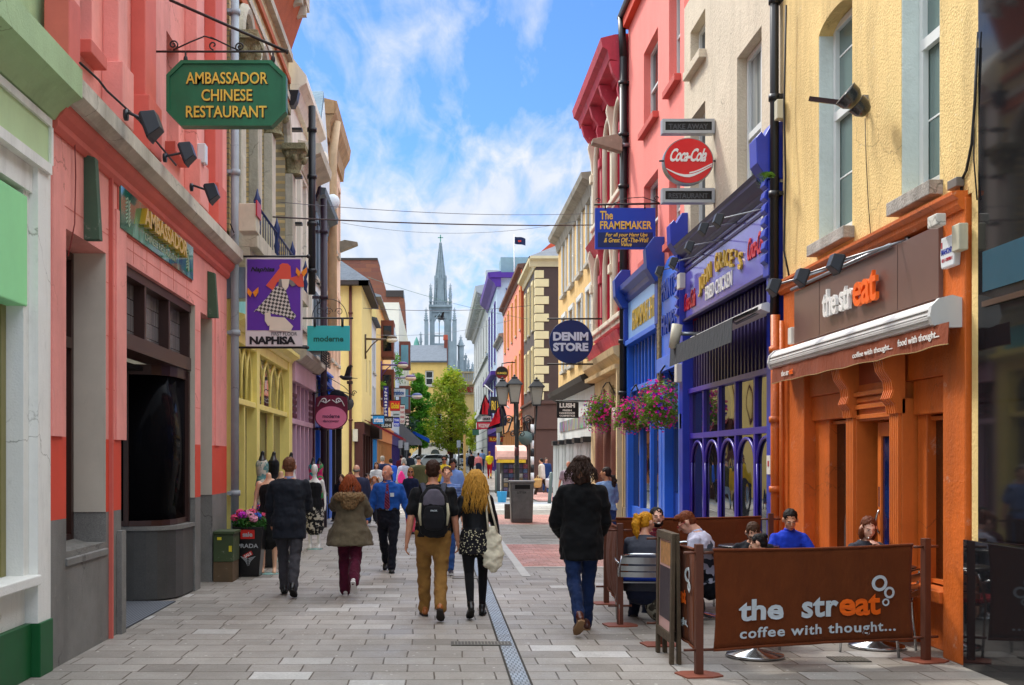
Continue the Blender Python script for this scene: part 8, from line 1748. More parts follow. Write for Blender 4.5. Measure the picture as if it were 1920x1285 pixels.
post(A0.x,A0.y,1.03,'nearest corner post of the brown cafe barrier',rz=.1); post(A1.x,A1.y,1.03,'right front post of the brown cafe barrier against the orange pier',rz=.3); post(A2.x,A2.y,1.04,'barrier post behind the wooden menu board'); post(A3.x,A3.y,1.04,'barrier post beside the blonde woman in the grey top'); post(A4.x,A4.y,1.04,'far left corner post of the brown cafe barrier'); post(A5.x,A5.y,1.04,'far right post of the brown cafe barrier by the purple shop')
def banner(a,b,h0,h1,lab,inset=.12,sag=.01,seed=0,texts=None,flip=False):
    d=(b-a); L__=d.length; d.normalize(); nrm=Vector((d.y,-d.x,0)); r=thing('cafe_banner',lab,'cafe barrier banner',a,'brown cafe barrier banners'); nu,nv=60,14
    def S(u,v): 
        w_=.006*math.sin(u*19+seed)+.004*math.sin(u*43+v*5+seed)+sag*math.sin(math.pi*u)*math.sin(math.pi*v); z=h0+(h1-h0)*v-.012*math.sin(math.pi*u)*(v) +.012*math.sin(math.pi*u)*(1-v); ins=inset+.02*math.sin(math.pi*v)*(1 if True else 0)
        return a+d*(ins+(L__-2*ins)*u)+nrm*w_+Vector((0,0,z))
    m=MB(); m.smooth=True; P_=[S(i/nu,j/nv) for j in range(nv+1) for i in range(nu+1)]; fs_=[(j*(nu+1)+i,j*(nu+1)+i+1,(j+1)*(nu+1)+i+1,(j+1)*(nu+1)+i) for j in range(nv) for i in range(nu)]; m.add(P_,fs_); c=m.build('canvas',CAN,r,recalc=False)
    so_=c.modifiers.new('s','SOLIDIFY'); so_.thickness=.003
    m=MB(); m.smooth=True
    for v in (0,1): m.tube([S(i/20,v) for i in range(21)],.011,8)
    m.build('hem_rod',cloth('#6b3418',.1),r)
    for mt,parts in (texts or []):
        g=MB()
        for (s_,u0,u1,v0,v1,bd_,sp__) in parts:
            if flip: u0,u1=1-u0,1-u1
            ff_=lambda u,v,w: S(u,v)+nrm*(w+.012)*( -1 if flip and False else 1)
            if s_=='O': 
                cu,cv,ru,rv=u0,v0,u1,v1; g.rings([[ff_(cu+ru*k_*math.cos(q),cv+rv*k_*math.sin(q),w_) for k_,w_ in ((1,.0),(1,.003),(.62,.003),(.62,.0))] for q in [2*math.pi*j/28 for j in range(28)]]+[[ff_(cu+ru*k_,cv,w_) for k_,w_ in ((1,.0),(1,.003),(.62,.003),(.62,.0))]],cap=False)
            else: g.text(ff_,s_,u0,u1,v0,v1,0,.003,bd_,sp__)
        g.build('lettering',mt,c)
    return r
LGY=M('letter_grey','#c2ccd2',.5,.04)
X_0,X_1=1337.,1722.
U=lambda px:(px-X_0)/(X_1-X_0)
banner(A0,A1,.19,.98,'front brown canvas banner with large cafe lettering and three white rings',inset=.13,texts=[(LGY,[('the',U(1378),U(1463),.275,.495,.030,1.0),('str',U(1497),U(1571),.275,.49,.030,1.05),('coffee with thought...',U(1382),U(1686),.065,.205,.018,1.12),('O',U(1654),.042,.610,.085,0,0),('O',U(1675),.030,.505,.062,0,0),('O',U(1667),.019,.405,.040,0,0)]),(OL,[('eat',U(1573),U(1656),.275,.50,.030,1.0)])])
banner(A2,A0,.19,.98,'side brown canvas banner between the menu board and the nearest corner post',seed=2,texts=[(LGY,[('the str',.12,.55,.4,.55,.04,1.0),('O',.85,.08,.72,.08,0,0),('O',.9,.06,.6,.06,0,0),('coffee with thought...',.1,.85,.15,.25,.02,1.0)]),(OL,[('eat',.57,.8,.4,.55,.04,1.0)])],flip=False)
banner(A4,A3,.2,.99,'narrow brown canvas banner at the far left end of the cafe terrace',seed=4,sag=.05)
banner(A4,A5,.2,1.0,'back brown canvas banner behind the seated people along the purple shop',seed=5)
# menu A board
r=thing('menu_board','weathered wooden A frame menu board standing beside the cafe barrier','menu board',(1.9,9.7,0)); fm_=lambda u,v,w: Vector((1.88+.10*(1-v/1.1)*0-w*1.0-.0,9.62+u,v)); WD=M('weathered_wood','#4e4030',.85,.3,scale=12,bump=.006,grime=.3)
for s_ in (0,1):
    tl=lambda u,v,w,s_=s_: Vector((1.965+(.015*(1-v/1.08)+w*.9)*(1 if s_ else -1),9.66+u*.95,v))
    m=MB(); m.box(tl,0,.07,0.0,1.08,0,.035); m.box(tl,.63,.70,0,1.08,0,.035); m.box(tl,.07,.63,1.01,1.08,0,.034); m.box(tl,.07,.63,.17,.25,0,.034); fo=m.build('frame',WD,r,bevel=.004)
    m=MB(); m.box(tl,.06,.64,.25,1.02,.012,.018); po=m.build('poster',M('poster_pink','#c8a09c',.5,.15),fo); m=MB(); m.box(tl,.10,.60,.34,.78,.0185,.021); m.build('menu_list',M('menu_dark','#3a3038',.5,.5,scale=26),po); m=MB(); m.box(tl,.12,.58,.80,.99,.0185,.021); m.build('food_picture',M('food_tan','#b08050',.4,.6,scale=18),po)
# chairs and tables
def chair(x,y,rz,lab,cush=None):
    r=thing('cafe_chair',lab,'chair',(x,y,0),'aluminium cafe chairs'); f_=FX((x,y,0),rz); Q=lambda u,w,z:f_(u,z,w)     # seat faces -w? back at w=+.24 towards viewer
    m=MB(); m.smooth=True
    for s_ in (-1,1): m.tube([Q(.24*s_,.26,0),Q(.25*s_,.22,.44),Q(.25*s_,.27,.58),Q(.22*s_,.30,.715)],.012,7)
    m.tube([Q(-.22,.30,.715),Q(-.1,.325,.735),Q(.1,.325,.735),Q(.22,.30,.715)],.012,7); m.build('back_frame',CHR,r)
    for s_ in (-1,1):
        m=MB(); m.smooth=True; m.tube([Q(.25*s_,-.24,0),Q(.27*s_,-.2,.44),Q(.27*s_,-.2,.64),Q(.27*s_,-.15,.66),Q(.27*s_,.2,.655),Q(.25*s_,.27,.64)],.012,7); m.build('leg',CHR,r)
    m=MB()
    for z,hh in ((.50,.05),(.565,.05),(.635,.065)): 
        for i in range(8):
            a,b=-.23+.0575*i,-.23+.0575*(i+1); g_=lambda u:.285+.03*(1-(u/.23)**2)+(z-.5)*.1; m.add([Q(a,g_(a),z),Q(b,g_(b),z),Q(b,g_(b),z+hh),Q(a,g_(a),z+hh),Q(a,g_(a)-.006,z),Q(b,g_(b)-.006,z),Q(b,g_(b)-.006,z+hh),Q(a,g_(a)-.006,z+hh)],[(0,1,2,3),(7,6,5,4),(0,4,5,1),(3,2,6,7)])
    m.build('backrest',M('alu_slat','#9c9c9c',.28,.15,metal=.9),r)
    m=MB()
    for i in range(7): m.box(f_,-.23,.23,.435,.447,-.2+i*.065,-.2+i*.065+.05)
    m.build('seat',M('alu_slat','#9c9c9c',.28,.15,metal=.9),r)
    if cush: m=MB(); m.box(f_,-.21,.21,.45,.50,-.2,.22); m.build('cushion',cloth(cush,.1),r,bevel=.02,disp=.01)
    return r
chair(2.12,12.14,-.12,'aluminium chair with blue cushion under the blonde woman','#1d3a9c')
chair(2.95,10.75,-.5,'aluminium chair with red cushion in front of the man in the waistcoat','#c01c34')
chair(3.88,10.35,.9,'aluminium chair with red cushion at the right behind the front banner','#b81c2c')
chair(3.35,12.2,.1,'aluminium chair under the dark haired woman with the hair bun',None)
chair(3.95,11.15,2.6,'aluminium chair under the woman smoking',None)
chair(2.9,13.25,3.0,'aluminium chair under the laughing bearded man',None)
def table(x,y,lab,r_=.33,mat=None):
    r=thing('cafe_table',lab,'table',(x,y,0),'round cafe tables'); m=MB(); m.smooth=True; m.lathe((x,y,0),[(r_,.715),(r_+.005,.72),(r_+.005,.735),(r_,.74)],28); m.build('tabletop',mat or M('table_dark','#2a2422',.25,.1,spec=.6),r); m=MB(); m.smooth=True; m.lathe((x,y,0),[(.25,.01),(.24,.03),(.04,.07),(.035,.71)],20); m.build('pedestal',CHR,r); return r
table(2.75,12.55,'round table between the blonde woman and the bearded man'); table(2.72,10.05,'small round table with a chrome pedestal just behind the front banner',mat=M('table_steel','#a0a2a4',.2,.05,metal=.9)); table(3.45,13.0,'round table before the man in the blue polo shirt'); table(3.95,10.55,'round dark table between the red cushioned chair and the smoking woman')
r=thing('coffee_cup','white coffee cup on the table before the man in the blue polo shirt','cup',(3.5,12.85,.74)); m=MB(); m.smooth=True; m.lathe((3.5,12.85,.74),[(.025,0),(.035,.02),(.042,.11),(.038,.112)],16); m.build('cup',WL,r)
m=MB(); m.smooth=True; m.ell((2.35,12.2,.17),.2,.16,.17); tag(m.build('handbag',cloth('#3a342c',.3,pat='leopard',pc='#8a8474',ps=14),disp=.05,dscale=.1),'patterned grey bag on the ground under the blonde woman chair','bag')
m=MB(); m.smooth=True; m.ell((2.6,12.05,.2),.15,.15,.2); tag(m.build('black_bag',cloth('#141416',.2),disp=.04,dscale=.1),'black bag on the ground beside the patterned bag','bag')
# overhead wires
def wire(x0,y0,D0_,x1,y1,D1_,sag,lab,rr=.012,c='#3a2a2a'):
    a=W(x0,y0,D0_); b=W(x1,y1,D1_); m=MB(); m.smooth=True; m.tube([a.lerp(b,i/16)+Vector((0,0,-sag*4*(i/16)*(1-i/16))) for i in range(17)],rr,5); tag(m.build('overhead_wire',M('wire'+c,c,.6,0)),lab,'overhead wire')
wire(512,407,20.,1116,422,32.,.06,'thickest dark overhead wire crossing the street below the clouds',.014)
wire(521,379,21,1120,400,32,.12,'thin overhead wire just above the thickest one',.006,'#5a5a60'); wire(640,418,37,1080,415,36,.35,'faint sagging wire just below the thickest wire',.006,'#70747c')
wire(640,575,48,1020,570,60,.25,'wire crossing in front of the belfry',.012,'#4a4048'); wire(690,520,55,1000,600,60,.2,'faint green wire slanting across the far street',.01,'#6a8a7a'); wire(700,628,60,960,600,62,.3,'faint wire crossing below the belfry',.01,'#8a8e94')
# ================================================================ PEOPLE IN THE SCENE
def PP(px,D): return (px-VX)*D/F, D
def who(px,D,label,yaw,**k):
    x,y=PP(px,D); return person(label,x,y,yaw,z0=Z(y)+(.11 if y>56 and (x<-1 or x>2.3) else 0),**k)
# suit man
r=who(542,14.5,'man walking away in a dark suit jacket and grey trousers beside the mannequins',3,Ht=1.77,near=2,hair=('short','#70452e'),skin='#c98a6c',legs=((16,12),(-12,20)),arms=((14,10,30,15),(22,8,58,30)),top=('jacket','#1b1e26',{},{'hem':-.20,'collar':'#8a94b8','flare':.01}),bot=('trousers','#3c3a3e'),shoe='#0c0b0c',face=False,wide=1.06)
# auburn woman in khaki parka
r=who(656,14.55,'auburn haired woman in a khaki parka with fur hood, one hand raised',2,Ht=1.56,fem=True,near=2,hair=('medium','#8a3c14'),skin='#d8a080',legs=((8,12),(-20,32)),arms=((60,35,110,10),(35,22,85,20)),top=('coat','#5c5240',{},{'hem':-.20,'flare':.10}),bot=('loose','#4a0f26'),shoe='#c8c4c0',sole='#d8d4d0',face=False,wide=1.08)
m=MB(); P=r['P']; T=r['T']; k=r['k']
for i in range(14): a=math.pi*(.0+1.0*i/13)+math.pi; m.ell(P(T@Vector((.15*math.cos(a),-.10+.09*math.sin(a),.47))),.055*k,.055*k,.06*k)
m.ell(P(T@Vector((0,-.17,.40))),.12*k,.06*k,.11*k); m.build('fur_hood',hairmat('#8a6c48'),r['top'],remesh=.010,disp=.05,dscale=.02)
# man with blue shirt and tie
r=who(728,17.6,'grey haired man walking towards the camera in a blue shirt and maroon tie',176,Ht=1.66,near=2,hair=('bald','#c4beb8'),skin='#c8866c',head=(-30,4),legs=((14,8),(-12,26)),arms=((-4,16,22),(-6,14,18)),top=('shirt','#1f4f9c',{},{'hem':.09,'collar':'#23559f'}),bot=('trousers','#10121c'),shoe='#0c0b0c',wide=1.12)
P=r['P']; T=r['T']; k=r['k']; m=MB(); m.rings([[P(T@Vector((w_*s_,y_+o,z))) for s_,o in ((-1,0),(1,0),(1,.012),(-1,.012))] for z,w_,y_ in ((.50,.022,.085),(.47,.018,.112),(.30,.034,.150),(.13,.044,.142),(.09,.004,.140))]); m.build('tie',cloth('#5a1830',.1,pat='diag',pc='#8a4a60',ps=14),r['top'],bevel=.003)
m=MB(); m.box(lambda a,b,c:P(T@Vector((a,c,b))),-.11,-.05,.30,.36,.158,.165); m.build('shirt_emblem',LGY,r['top']); m=MB(); m.box(lambda a,b,c:P(T@Vector((a,c,b))),-.022,.022,.085,.125,.135,.150); m.build('belt_buckle',STL,r['root'])
# backpack man
r=who(812,12.5,'bearded man walking away with a black and grey backpack and tan trousers',2,Ht=1.76,near=2,hair=('short','#3a2012'),skin='#cf8f70',head=(-14,0),beard=None,legs=((18,10,-1),(-16,24,-3)),arms=((-6,9,16),(4,8,14)),top=('tee','#141416'),bot=('trousers','#8a6432'),shoe='#a05a22',sole='#2c2622',face=False,wide=1.12)
P=r['P']; T=r['T']; k=r['k']; BPK=cloth('#131316',.15); m=MB()
m.loft([(P(T@Vector((0,-.20,z))),a*k,b*k) for z,a,b in ((.05,.145,.085),(.15,.17,.105),(.30,.16,.10),(.42,.135,.075),(.47,.09,.05))],r['side'],n=18,cap=3); bp=m.build('backpack',BPK,r['root'],remesh=.010,smi=2,disp=.012,dscale=.06)
m=MB(); m.loft([(P(T@Vector((0,-.275,z))),a*k,b*k) for z,a,b in ((.08,.10,.035),(.17,.12,.05),(.27,.10,.045))],r['side'],n=14,cap=3); m.build('front_pocket',cloth('#1b1b1f',.2),bp,remesh=.010)
m=MB(); m.loft([(P(T@Vector((0,-.262,z))),a*k,b*k) for z,a,b in ((.32,.12,.035),(.40,.11,.035),(.45,.07,.03))],r['side'],n=14,cap=3); m.build('top_pocket',cloth('#5a5560',.15),bp,remesh=.010)
for s_ in (-1,1):
    m=MB(); m.smooth=True; m.tube([P(T@Vector((.14*s_,-.262,.33))),P(T@Vector((.15*s_,-.285,.22))),P(T@Vector((.135*s_,-.275,.10)))],[.012,.018,.01],6); m.build('piping',M('bag_beige','#b0a88c',.7,.1),bp)
    m=MB(); m.smooth=True; m.loft([(P(T@Vector((.09*s_,-.20,.44))),.028,.012),(P(T@Vector((.115*s_,-.10,.535))),.03,.012),(P(T@Vector((.12*s_,.04,.52))),.03,.012),(P(T@Vector((.125*s_,.14,.38))),.028,.012),(P(T@Vector((.15*s_,.10,.12))),.02,.01)],r['side'],n=8); m.build('strap',cloth('#3a3c48',.15),bp)
g=MB(); g.text(lambda a,b,c:P(T@Vector((a,-.325-c,b))),'PACK',-.035,.035,.245,.262,0,.004,.03); g.build('lettering',LGY,bp)
# blonde with leather jacket
r=who(892,12.6,'long haired blonde woman walking away in a black leather jacket and patterned shorts',0,Ht=1.64,fem=True,near=2,hair=('long','#c99238'),skin='#d8a080',legs=((-12,22,-2),(12,8,-1)),arms=((2,22,12),(12,14,30)),top=('fitted','#15161a',{'rough':.4},{'hem':.06,'hl':.40,'sleeve':1}),bot=('tights','#0e0d10'),shoe='#0c0c0d',face=False,wide=1.05)
P=r['P']; T=r['T']; k=r['k']; m=MB(); m.loft([(P(T@Vector((0,0,z))),a*k,b*k) for z,a,b in ((-.19,.200,.160),(-.08,.192,.152),(.02,.182,.136),(.12,.145,.112))],r['side'],n=20,cap=0); m.build('shorts',cloth('#17151a',.1,pat='dots',pc='#c9c0a0',ps=42),r['root'],remesh=.012,disp=.02,dscale=.05)
CVS=cloth('#d6ccb4',.1); m=MB(); m.loft([(P(T@Vector((.19,-.09,z))),a*k,b*k) for z,a,b in ((-.36,.05,.03),(-.32,.10,.05),(-.18,.125,.055),(0,.10,.04),(.12,.05,.02))],r['side'],n=16,cap=3); tb=m.build('tote_bag',CVS,r['root'],remesh=.010,smi=1,disp=.045,dscale=.07)
m=MB(); m.smooth=True; m.tube([P(T@Vector((.14,-.12,.08))),P(T@Vector((.12,-.11,.3))),P(T@Vector((.12,-.06,.50))),P(T@Vector((.13,.05,.50)))],.011,6); m.tube([P(T@Vector((.24,-.12,.08))),P(T@Vector((.18,-.12,.3))),P(T@Vector((.14,-.06,.50)))],.011,6); m.build('strap',CVS,tb)
# black jacket man
r=who(1090,11.5,'man with bushy dark hair walking away in a black jacket and blue jeans',1,Ht=1.80,near=2,hair=('curly','#38241a'),skin='#c98a6c',head=(0,4),legs=((-14,30,-1),(14,6,-1)),arms=((14,12,50,25),(10,12,46,25)),top=('jacket','#0a0b0e',{},{'hem':-.20,'flare':.02}),bot=('jeans','#14264a'),shoe='#4a1e12',sole='#8a6a4a',face=False,wide=1.0)
# striped child/woman behind the backpack
who(838,17.2,'person in a blue striped top and jeans half hidden behind the backpack man',178,Ht=1.62,near=2,hair=('short','#5a3a28'),legs=((8,8),(-6,14)),top=('tee','#2c4a8c',{'pat':'stripe','pc':'#9ab0d8','ps':14}),bot=('jeans','#2a4a80'),shoe='#3a3436',sole='#d0ccc8')
# light blue shirt man
who(849,27,'dark haired young man in a pale blue shirt walking towards the camera looking down',182,Ht=1.78,near=1,hair=('short','#1c1410'),head=(0,22),skin='#c07a5c',arms=((-2,14,20),(4,14,20)),top=('shirt','#7f9fd8',{},{'hem':-.05,'collar':'#8aa8dc'}),bot=('trousers','#1c2032'))
who(833,33,'man in a bright yellow shirt and dark sunglasses behind the young man in pale blue',178,Ht=1.86,near=1,hair=('short','#1a1210'),glasses=('sun','#111111'),skin='#b87a5c',top=('shirt','#e8c832',{},{'collar':'#e8c832'}),bot=('trousers','#3a3a40'))
r=who(770,26.5,'woman in sunglasses and a navy cardigan with a pink collar facing the camera',180,Ht=1.56,fem=True,near=1,hair=('bob','#a8743c'),glasses=('sun','#221a18'),skin='#c98264',arms=((8,14,55,20),(6,12,40,20)),top=('shirt','#141c36',{},{'hem':-.08,'collar':'#e8607a'}),bot=('trousers','#c84a5a'))
r=who(785,38,'broad man walking away in an olive jacket and a dark flat cap',0,Ht=1.84,near=1,hair=('cap','#23262e'),face=False,wide=1.25,top=('jacket','#4a4a30',{},{'hem':-.12}),bot=('jeans','#8fa6c0'))
r=who(757,40,'grey haired woman walking away with a bright pink shoulder bag',-10,Ht=1.80,fem=True,near=1,hair=('bob','#a8a4a0'),face=False,top=('shirt','#a4a8b8'),bot=('trousers','#5a4a58'))
m=MB(); P=r['P']; m.loft([(P((-.05,-.14,z)),a,.05) for z,a in ((-.02,.13),(.1,.15),(.22,.11),(.3,.05))],r['side'],n=10); m.build('shoulder_bag',cloth('#e83a8c',.1),r['root'],remesh=.03)
# left cafe seated / standing cluster
who(640,31,'woman with long brown hair in black seated at the far left against the shops',170,Ht=1.64,fem=True,near=1,hair=('long','#5c4030'),seat=.55,legs=((85,85),(85,85)),top=('jacket','#17171b'),bot=('trousers','#17171b'))
who(668,23.0,'balding man seen from behind in a navy jacket with a bright blue collar',-4,Ht=1.64,near=1,hair=('bald','#8f8780'),face=False,wide=1.2,top=('jacket','#2c3046',{},{'collar':'#1f60d8'}),bot=('trousers','#20222a'))
who(688,30,'dark haired woman in a beige cardigan seated beside the ginger haired woman',200,Ht=1.62,fem=True,near=1,hair=('bob','#3a261c'),seat=.60,legs=((85,85),(85,85)),top=('shirt','#a49a88'),bot=('trousers','#2a2a30'))
who(702,29.5,'ginger haired woman in a peach top seated and facing the camera',178,Ht=1.56,fem=True,near=1,hair=('long','#b8703c'),seat=.56,legs=((85,85),(85,85)),top=('tee','#e09a80'),bot=('trousers','#30303a'))
who(706,37,'woman in a white cardigan over a blue top with folded arms facing the camera',175,Ht=1.66,fem=True,near=1,hair=('bob','#4a2c1c'),arms=((20,6,95,60),(20,6,95,60)),top=('jacket','#cfd0d0',{},{'hem':-.02}),bot=('jeans','#26345c'))
who(717,41,'white haired man in a navy coat with a bright blue strap walking away',0,Ht=1.86,near=1,hair=('short','#9a9284'),face=False,wide=1.2,top=('coat','#141f40'),bot=('trousers','#15172a'))
who(733,46,'person in a bright blue hooded top walking away past the indigo shop',5,Ht=1.76,near=1,hair=('short','#1a1614'),face=False,top=('jacket','#1f4fae'),bot=('trousers','#1b1c26'))
who(768,60,'person in a dark jacket walking far off left of the silver hatchback',0,Ht=1.8,near=0,hair=('short','#1a1614'),face=False,top=('jacket','#20262f'),bot=('trousers','#1b1c26'))
who(752,58,'person in a maroon jacket far off by the dark shrub',0,Ht=1.7,near=0,hair=('short','#3a1a20'),face=False,top=('jacket','#5a1a2a'),bot=('trousers','#1b1c26'))
who(760,118,'tiny person in dark clothes far up the street on the left pavement',0,Ht=1.75,near=0,hair=('short','#1a1614'),face=False,top=('jacket','#20262f'),bot=('trousers','#1b1c26'))
# right distance
who(884,80,'person in black clothes far up the street left of the checked red shirt',10,Ht=1.66,near=0,hair=('short','#100e0e'),face=False,top=('jacket','#15151b'),bot=('trousers','#15151b'))
who(897,72,'person in a red checked shirt walking away up the street',0,Ht=1.66,near=0,hair=('short','#3a2418'),face=False,top=('shirt','#c8283c',{'pat':'check','pc':'#e8c8cc','ps':5}),bot=('jeans','#22304e'))
who(904,88,'person in a pale blue shirt just beyond the red checked shirt',0,Ht=1.85,near=0,hair=('short','#2a1c14'),face=False,top=('shirt','#7a9ac8'),bot=('jeans','#22304e'))
who(918,72,'person in a yellow top, red trousers and yellow boots beside the kiosk',0,Ht=1.74,near=1,hair=('short','#a8743c'),face=False,top=('tee','#e6e02c'),bot=('jeans','#b81c28'),shoe='#e0b818',shoeh=.12)
who(877,120,'tiny person in a white top and jeans beside the dark blue car',0,Ht=1.75,near=0,hair=('short','#1a1614'),face=False,top=('shirt','#d0d4d8'),bot=('jeans','#3a5a8c'))
r=who(1016,53,'dark haired man in a cream jacket carrying shopping bags by the dark brown shop',75,Ht=1.76,near=1,hair=('short','#1a1614'),face=False,legs=((22,5),(-22,20)),top=('jacket','#cfc6b8'),bot=('trousers','#3a3028'),shoe='#3a2418')
for i,(dx,hexc) in enumerate(((-.22,'#c8a468'),(.32,'#d4d4d6'))):
    p=Vector((PP(1016,53)[0]+dx,52.7+.1*i,.45)); m=MB(); m.loft([(p,.17,.08),(p+Vector((0,0,.28)),.2,.1),(p+Vector((0,0,.33)),.17,.05)],n=12,cap=1); m.smooth=True; m.tube([p+Vector((-.08,0,.33)),p+Vector((0,0,.5)),p+Vector((.08,0,.33))],.012,5); tag(m.build('shopping_bag',cloth(hexc,.15),disp=.03,dscale=.1),['tan shopping bag held by the man in the cream jacket','white shopping bag held by the man in the cream jacket'][i],'shopping bag')
who(1024,55,'man in a denim jacket walking beside the man in the cream jacket',185,Ht=1.72,near=1,hair=('short','#5a4a3c'),top=('jacket','#1f3a68'),bot=('jeans','#28508c'))
r=who(1066,35,'balding older man in a purple checked shirt facing the camera',176,Ht=1.68,near=1,hair=('bald','#a89c90'),skin='#c98264',wide=1.15,arms=((2,16,10),(0,12,14)),top=('shirt','#3a2438',{'pat':'check','pc':'#c8b8c4','ps':9},{'sleeve':.55,'hem':-.06,'collar':'#3a2438'}),bot=('trousers','#1f2436'))
r=who(1138,20,'woman with a dark ponytail walking away in a light blue shirt and dark jeans',5,Ht=1.62,fem=True,near=2,hair=('lowpony','#2a1a14'),face=True,head=(55,0),skin='#b8805c',arms=((14,14,50),(14,12,60)),top=('shirt','#7088ac',{},{'hem':-.02,'flare':.03}),bot=('jeans','#1a2c54'),shoe='#5a2c1c')
p=Vector((PP(1126,20)[0],19.8,.15)); m=MB(); m.loft([(p,.07,.05),(p+Vector((0,0,.25)),.08,.05)],n=10); m.smooth=True; m.tube([p+Vector((0,0,.28)),p+Vector((.02,.05,.6))],.01,5); tag(m.build('handbag',cloth('#1c1e26',.1)),'dark handbag hanging beside the woman in the light blue shirt','bag')
p=W(1046,952,13.2); m=MB(); m.box(FF(13.2),p.x-.06,p.x+.1,p.z-.1,p.z+.12,-.05,0); tag(m.build('carrier_bag',cloth('#14245c',.1),bevel=.01),'small navy bag held by the man in the black jacket','bag')
p=W(788,0,17).x
# seated cafe guests
ST_=((84,84,6),(82,80,6))
def sit(px,D,zt_,label,yaw,**k):
    x,y=PP(px,D); hh=k.pop('Ht',1.7); head_top=hh*(.84)/1.75*1.0; seat=zt_-.845*hh/1.75; return person(label,x,y,yaw,Ht=hh,seat=seat,legs=k.pop('legs',ST_),near=k.pop('near',3 if D<0 else 2),**k)
sit(1208,12.22,1.21,'blonde woman with a ponytail in a grey top seated with her back to the camera',-14,Ht=1.66,fem=True,hair=('pony','#d8961e'),face=True,head=(-38,4),arms=((35,12,95,10),(34,10,110,20)),top=('fitted','#454852',{},{'hem':-.10,'sleeve':.55,'flare':.02}),bot=('jeans','#1c2236'),shoe='#1a1a1a',wide=1.22,lean=8)
sit(1231,13.35,1.20,'laughing man with a dark beard and a red checked shirt facing the camera',172,Ht=1.72,hair=('short','#18100c'),beard='#1c120e',skin='#dba68c',head=(10,-6),arms=((36,10,85,20),(30,10,90,20)),top=('shirt','#6a1828',{'pat':'check','pc':'#200c14','ps':12},{'collar':'#6a1828'}),bot=('jeans','#20283c'))
r=sit(1330,12.7,1.24,'man with auburn quiff and red glasses leaning forward in a waistcoat and white shirt',66,Ht=1.76,hair=('quiff','#7a3c1c'),skin='#dba68c',glasses=('clear','#a8182c'),head=(10,24),lean=15,arms=((28,10,75,20),(34,12,80,20)),top=('shirt','#c8c8da',{},{'collar':'#b8c4e0','hem':-.04}),bot=('trousers','#17181f'),wide=1.05)
P=r['P']; T=r['T']; k=r['k']; m=MB(); m.loft([(P(T@Vector((0,0,z))),a*k,b*k) for z,a,b in ((-.02,.185,.142),(.12,.172,.132),(.25,.185,.138),(.36,.178,.136),(.44,.125,.118),(.50,.09,.085))],r['side'],n=20,cap=0); m.build('waistcoat',cloth('#3c424e',.15),r['top'],remesh=.010,disp=.008)
sit(1412,12.6,1.13,'brown haired man with glasses looking down, partly hidden behind the front banner',165,Ht=1.62,hair=('short','#4a301e'),skin='#d8a488',glasses=('clear','#1a1a1e'),head=(0,24),lean=14,arms=((40,10,70,20),(40,10,70,20)),top=('shirt','#1a1c22'),bot=('trousers','#17181f'))
sit(1447,11.8,1.02,'dark haired woman with a hair bun seated with her back to the camera',24,Ht=1.58,fem=True,hair=('bun','#0e0a0c'),skin='#d8a488',face=True,head=(40,10),lean=14,top=('tee','#1c1c24'),bot=('trousers','#17181f'))
sit(1479,13.4,1.20,'man in a bright blue polo shirt looking down at a cup by the orange drainpipe',172,Ht=1.74,hair=('short','#16100e'),skin='#d09a78',beard=None,head=(0,20),lean=4,arms=((30,22,80,25),(30,22,80,25)),top=('polo','#1f3fc0',{},{'collar':'#1f3fc0'}),bot=('jeans','#20283c'),wide=.92)
r=sit(1617,11.35,1.22,'woman with wavy auburn hair smoking a cigarette in a grey top',200,Ht=1.64,fem=True,hair=('bob','#6a3418'),skin='#e2b29a',head=(-22,14),lean=6,arms=((52,14,128,38),(20,22,70,25)),top=('fitted','#33363f',{},{'sleeve':.55}),bot=('jeans','#20283c'),wide=1.12)
hp=r['HP'](.02,.125,.08); m=MB(); m.smooth=True; m.tube([hp,hp+Vector((-.03,-.07,-.01))],.004,6); tag(m.build('cigarette',WL),'white cigarette at the lips of the auburn haired woman','cigarette')
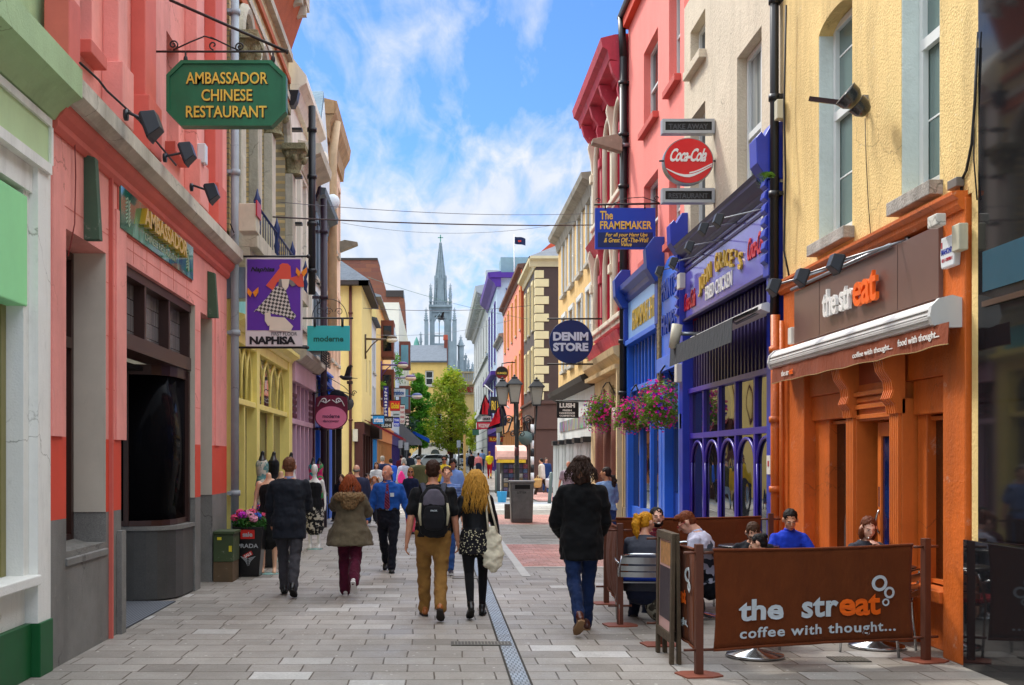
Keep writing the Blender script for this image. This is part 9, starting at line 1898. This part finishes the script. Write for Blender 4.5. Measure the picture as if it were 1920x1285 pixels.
# ================================================================ MANNEQUINS
def mannequin(px,D,label,skinc,topc,z0=.0,h=1.7,headless=True,yaw=180,skirt=None,legs_=True,xx=None,arm=True,pat={}):
    x,y=PP(px,D); x=xx if xx is not None else x; r=thing('mannequin',label,'mannequin',(x,y,z0),'shop mannequins'); k=h/1.75; f_=Matrix.Translation((x,y,z0))@RZ(yaw)@Matrix.Scale(k,4); P=lambda a:f_@Vector(a); sk=M('mannequin'+skinc,skinc,.35,.05,spec=.5)
    m=MB(); sd_=f_.to_3x3()@Vector((1,0,0)); lo=lambda rs: m.loft([(P(p),a*k,b*k) for p,a,b in rs],sd_,n=14,cap=2)
    lo([((0,0,.91+z),a*.88,b*.88) for z,a,b in TF]); lo([((0,0,1.42),.045,.045),((0,.01,1.50),.042,.042)])
    if not headless: m.ell(P((0,.02,1.62)),.07*k,.085*k,.11*k)
    if arm:
        for s_ in(-1,1): lo([((.15*s_,0,1.37),.045,.045),((.2*s_,-.03,1.12),.034,.034),((.22*s_,.05,.9),.024,.024),((.21*s_,.08,.8),.02,.03)])
    if legs_:
        for s_ in(-1,1): lo([((.085*s_,0,.88),.08,.085),((.09*s_,.02,.5),.05,.052),((.09*s_,0,.1),.03,.035),((.09*s_,.08,.03),.035,.025)])
    m.build('figure',sk,r,remesh=.014,smi=2)
    m=MB(); lo([((0,0,.91+z),a+.004,b+.004) for z,a,b in TF if z<.42]); m.build('dress',cloth(topc,.15,**pat),r,remesh=.014,disp=.012)
    if skirt: m=MB(); lo([((0,0,.93),.16,.12),((0,0,.7),.2,.15),((0,0,skirt[1]),.19,.15)]); m.build('skirt',cloth(skirt[0],.2,**(skirt[2] if len(skirt)>2 else {})),r,remesh=.018,disp=.03)
    m=MB(); m.smooth=True; m.lathe((x,y,z0),[(.16,0),(.16,.012),(.02,.02)],18); m.build('base',M('glass_base','#8ab0a8',.1,.05),r); return r
mannequin(504,17.3,'headless mannequin in a black vest dress nearest the planters','#d8a888','#101012',skirt=('#141414',.5))
mannequin(527,19.4,'headless mannequin in a black top with gold studs behind the man in the suit','#d8a888','#141210',pat={'pat':'dots','pc':'#b89a5c','ps':30},skirt=('#1a1712',.4,{'pat':'leopard','pc':'#8a7450','ps':14}))
mannequin(590,22.0,'white mannequin in a black top and patterned trousers by the mauve shop','#dcd8d2','#141417',headless=False,skirt=('#1a1a1c',.42,{'pat':'leopard','pc':'#b8b0a0','ps':16}),h=1.62)
for i,(u,dr,lb,pt) in enumerate(((18.9,'#c8c0b0','dress form in a pale grey wrap inside the near primrose window',{'pat':'leopard','pc':'#5a8a88','ps':9}),(20.2,'#17171a','dress form in black and white inside the far primrose window',{}),(22.6,'#d4d0c8','dress form in a white blouse beside the primrose shop door',{}),(26.6,'#1a9c9c','dress form in a teal floral dress outside the mauve shop',{'pat':'leopard','pc':'#d83a6c','ps':10}),(28.0,'#c82a6c','dress form in a magenta floral dress outside the mauve shop',{'pat':'leopard','pc':'#3a9a5a','ps':10}))):
    mannequin(0,u,lb,'#1a1a1c',dr,z0=.55 if i<3 else .45,h=1.45,xx=XL+.28,yaw=-90,legs_=False,arm=False,skirt=(dr,.45,pt),pat=pt)
bpy.data.materials  # tidy
for mt in bpy.data.materials:
    if mt.name.startswith('bay_glass') or mt.use_nodes and mt.node_tree.nodes.get('Principled BSDF') and abs(mt.node_tree.nodes['Principled BSDF'].inputs['Specular IOR Level'].default_value-.03)<1e-4: mt.node_tree.nodes['Principled BSDF'].inputs['IOR'].default_value=1.25
for o in sc.objects:
    if '_o' in o: del o['_o']
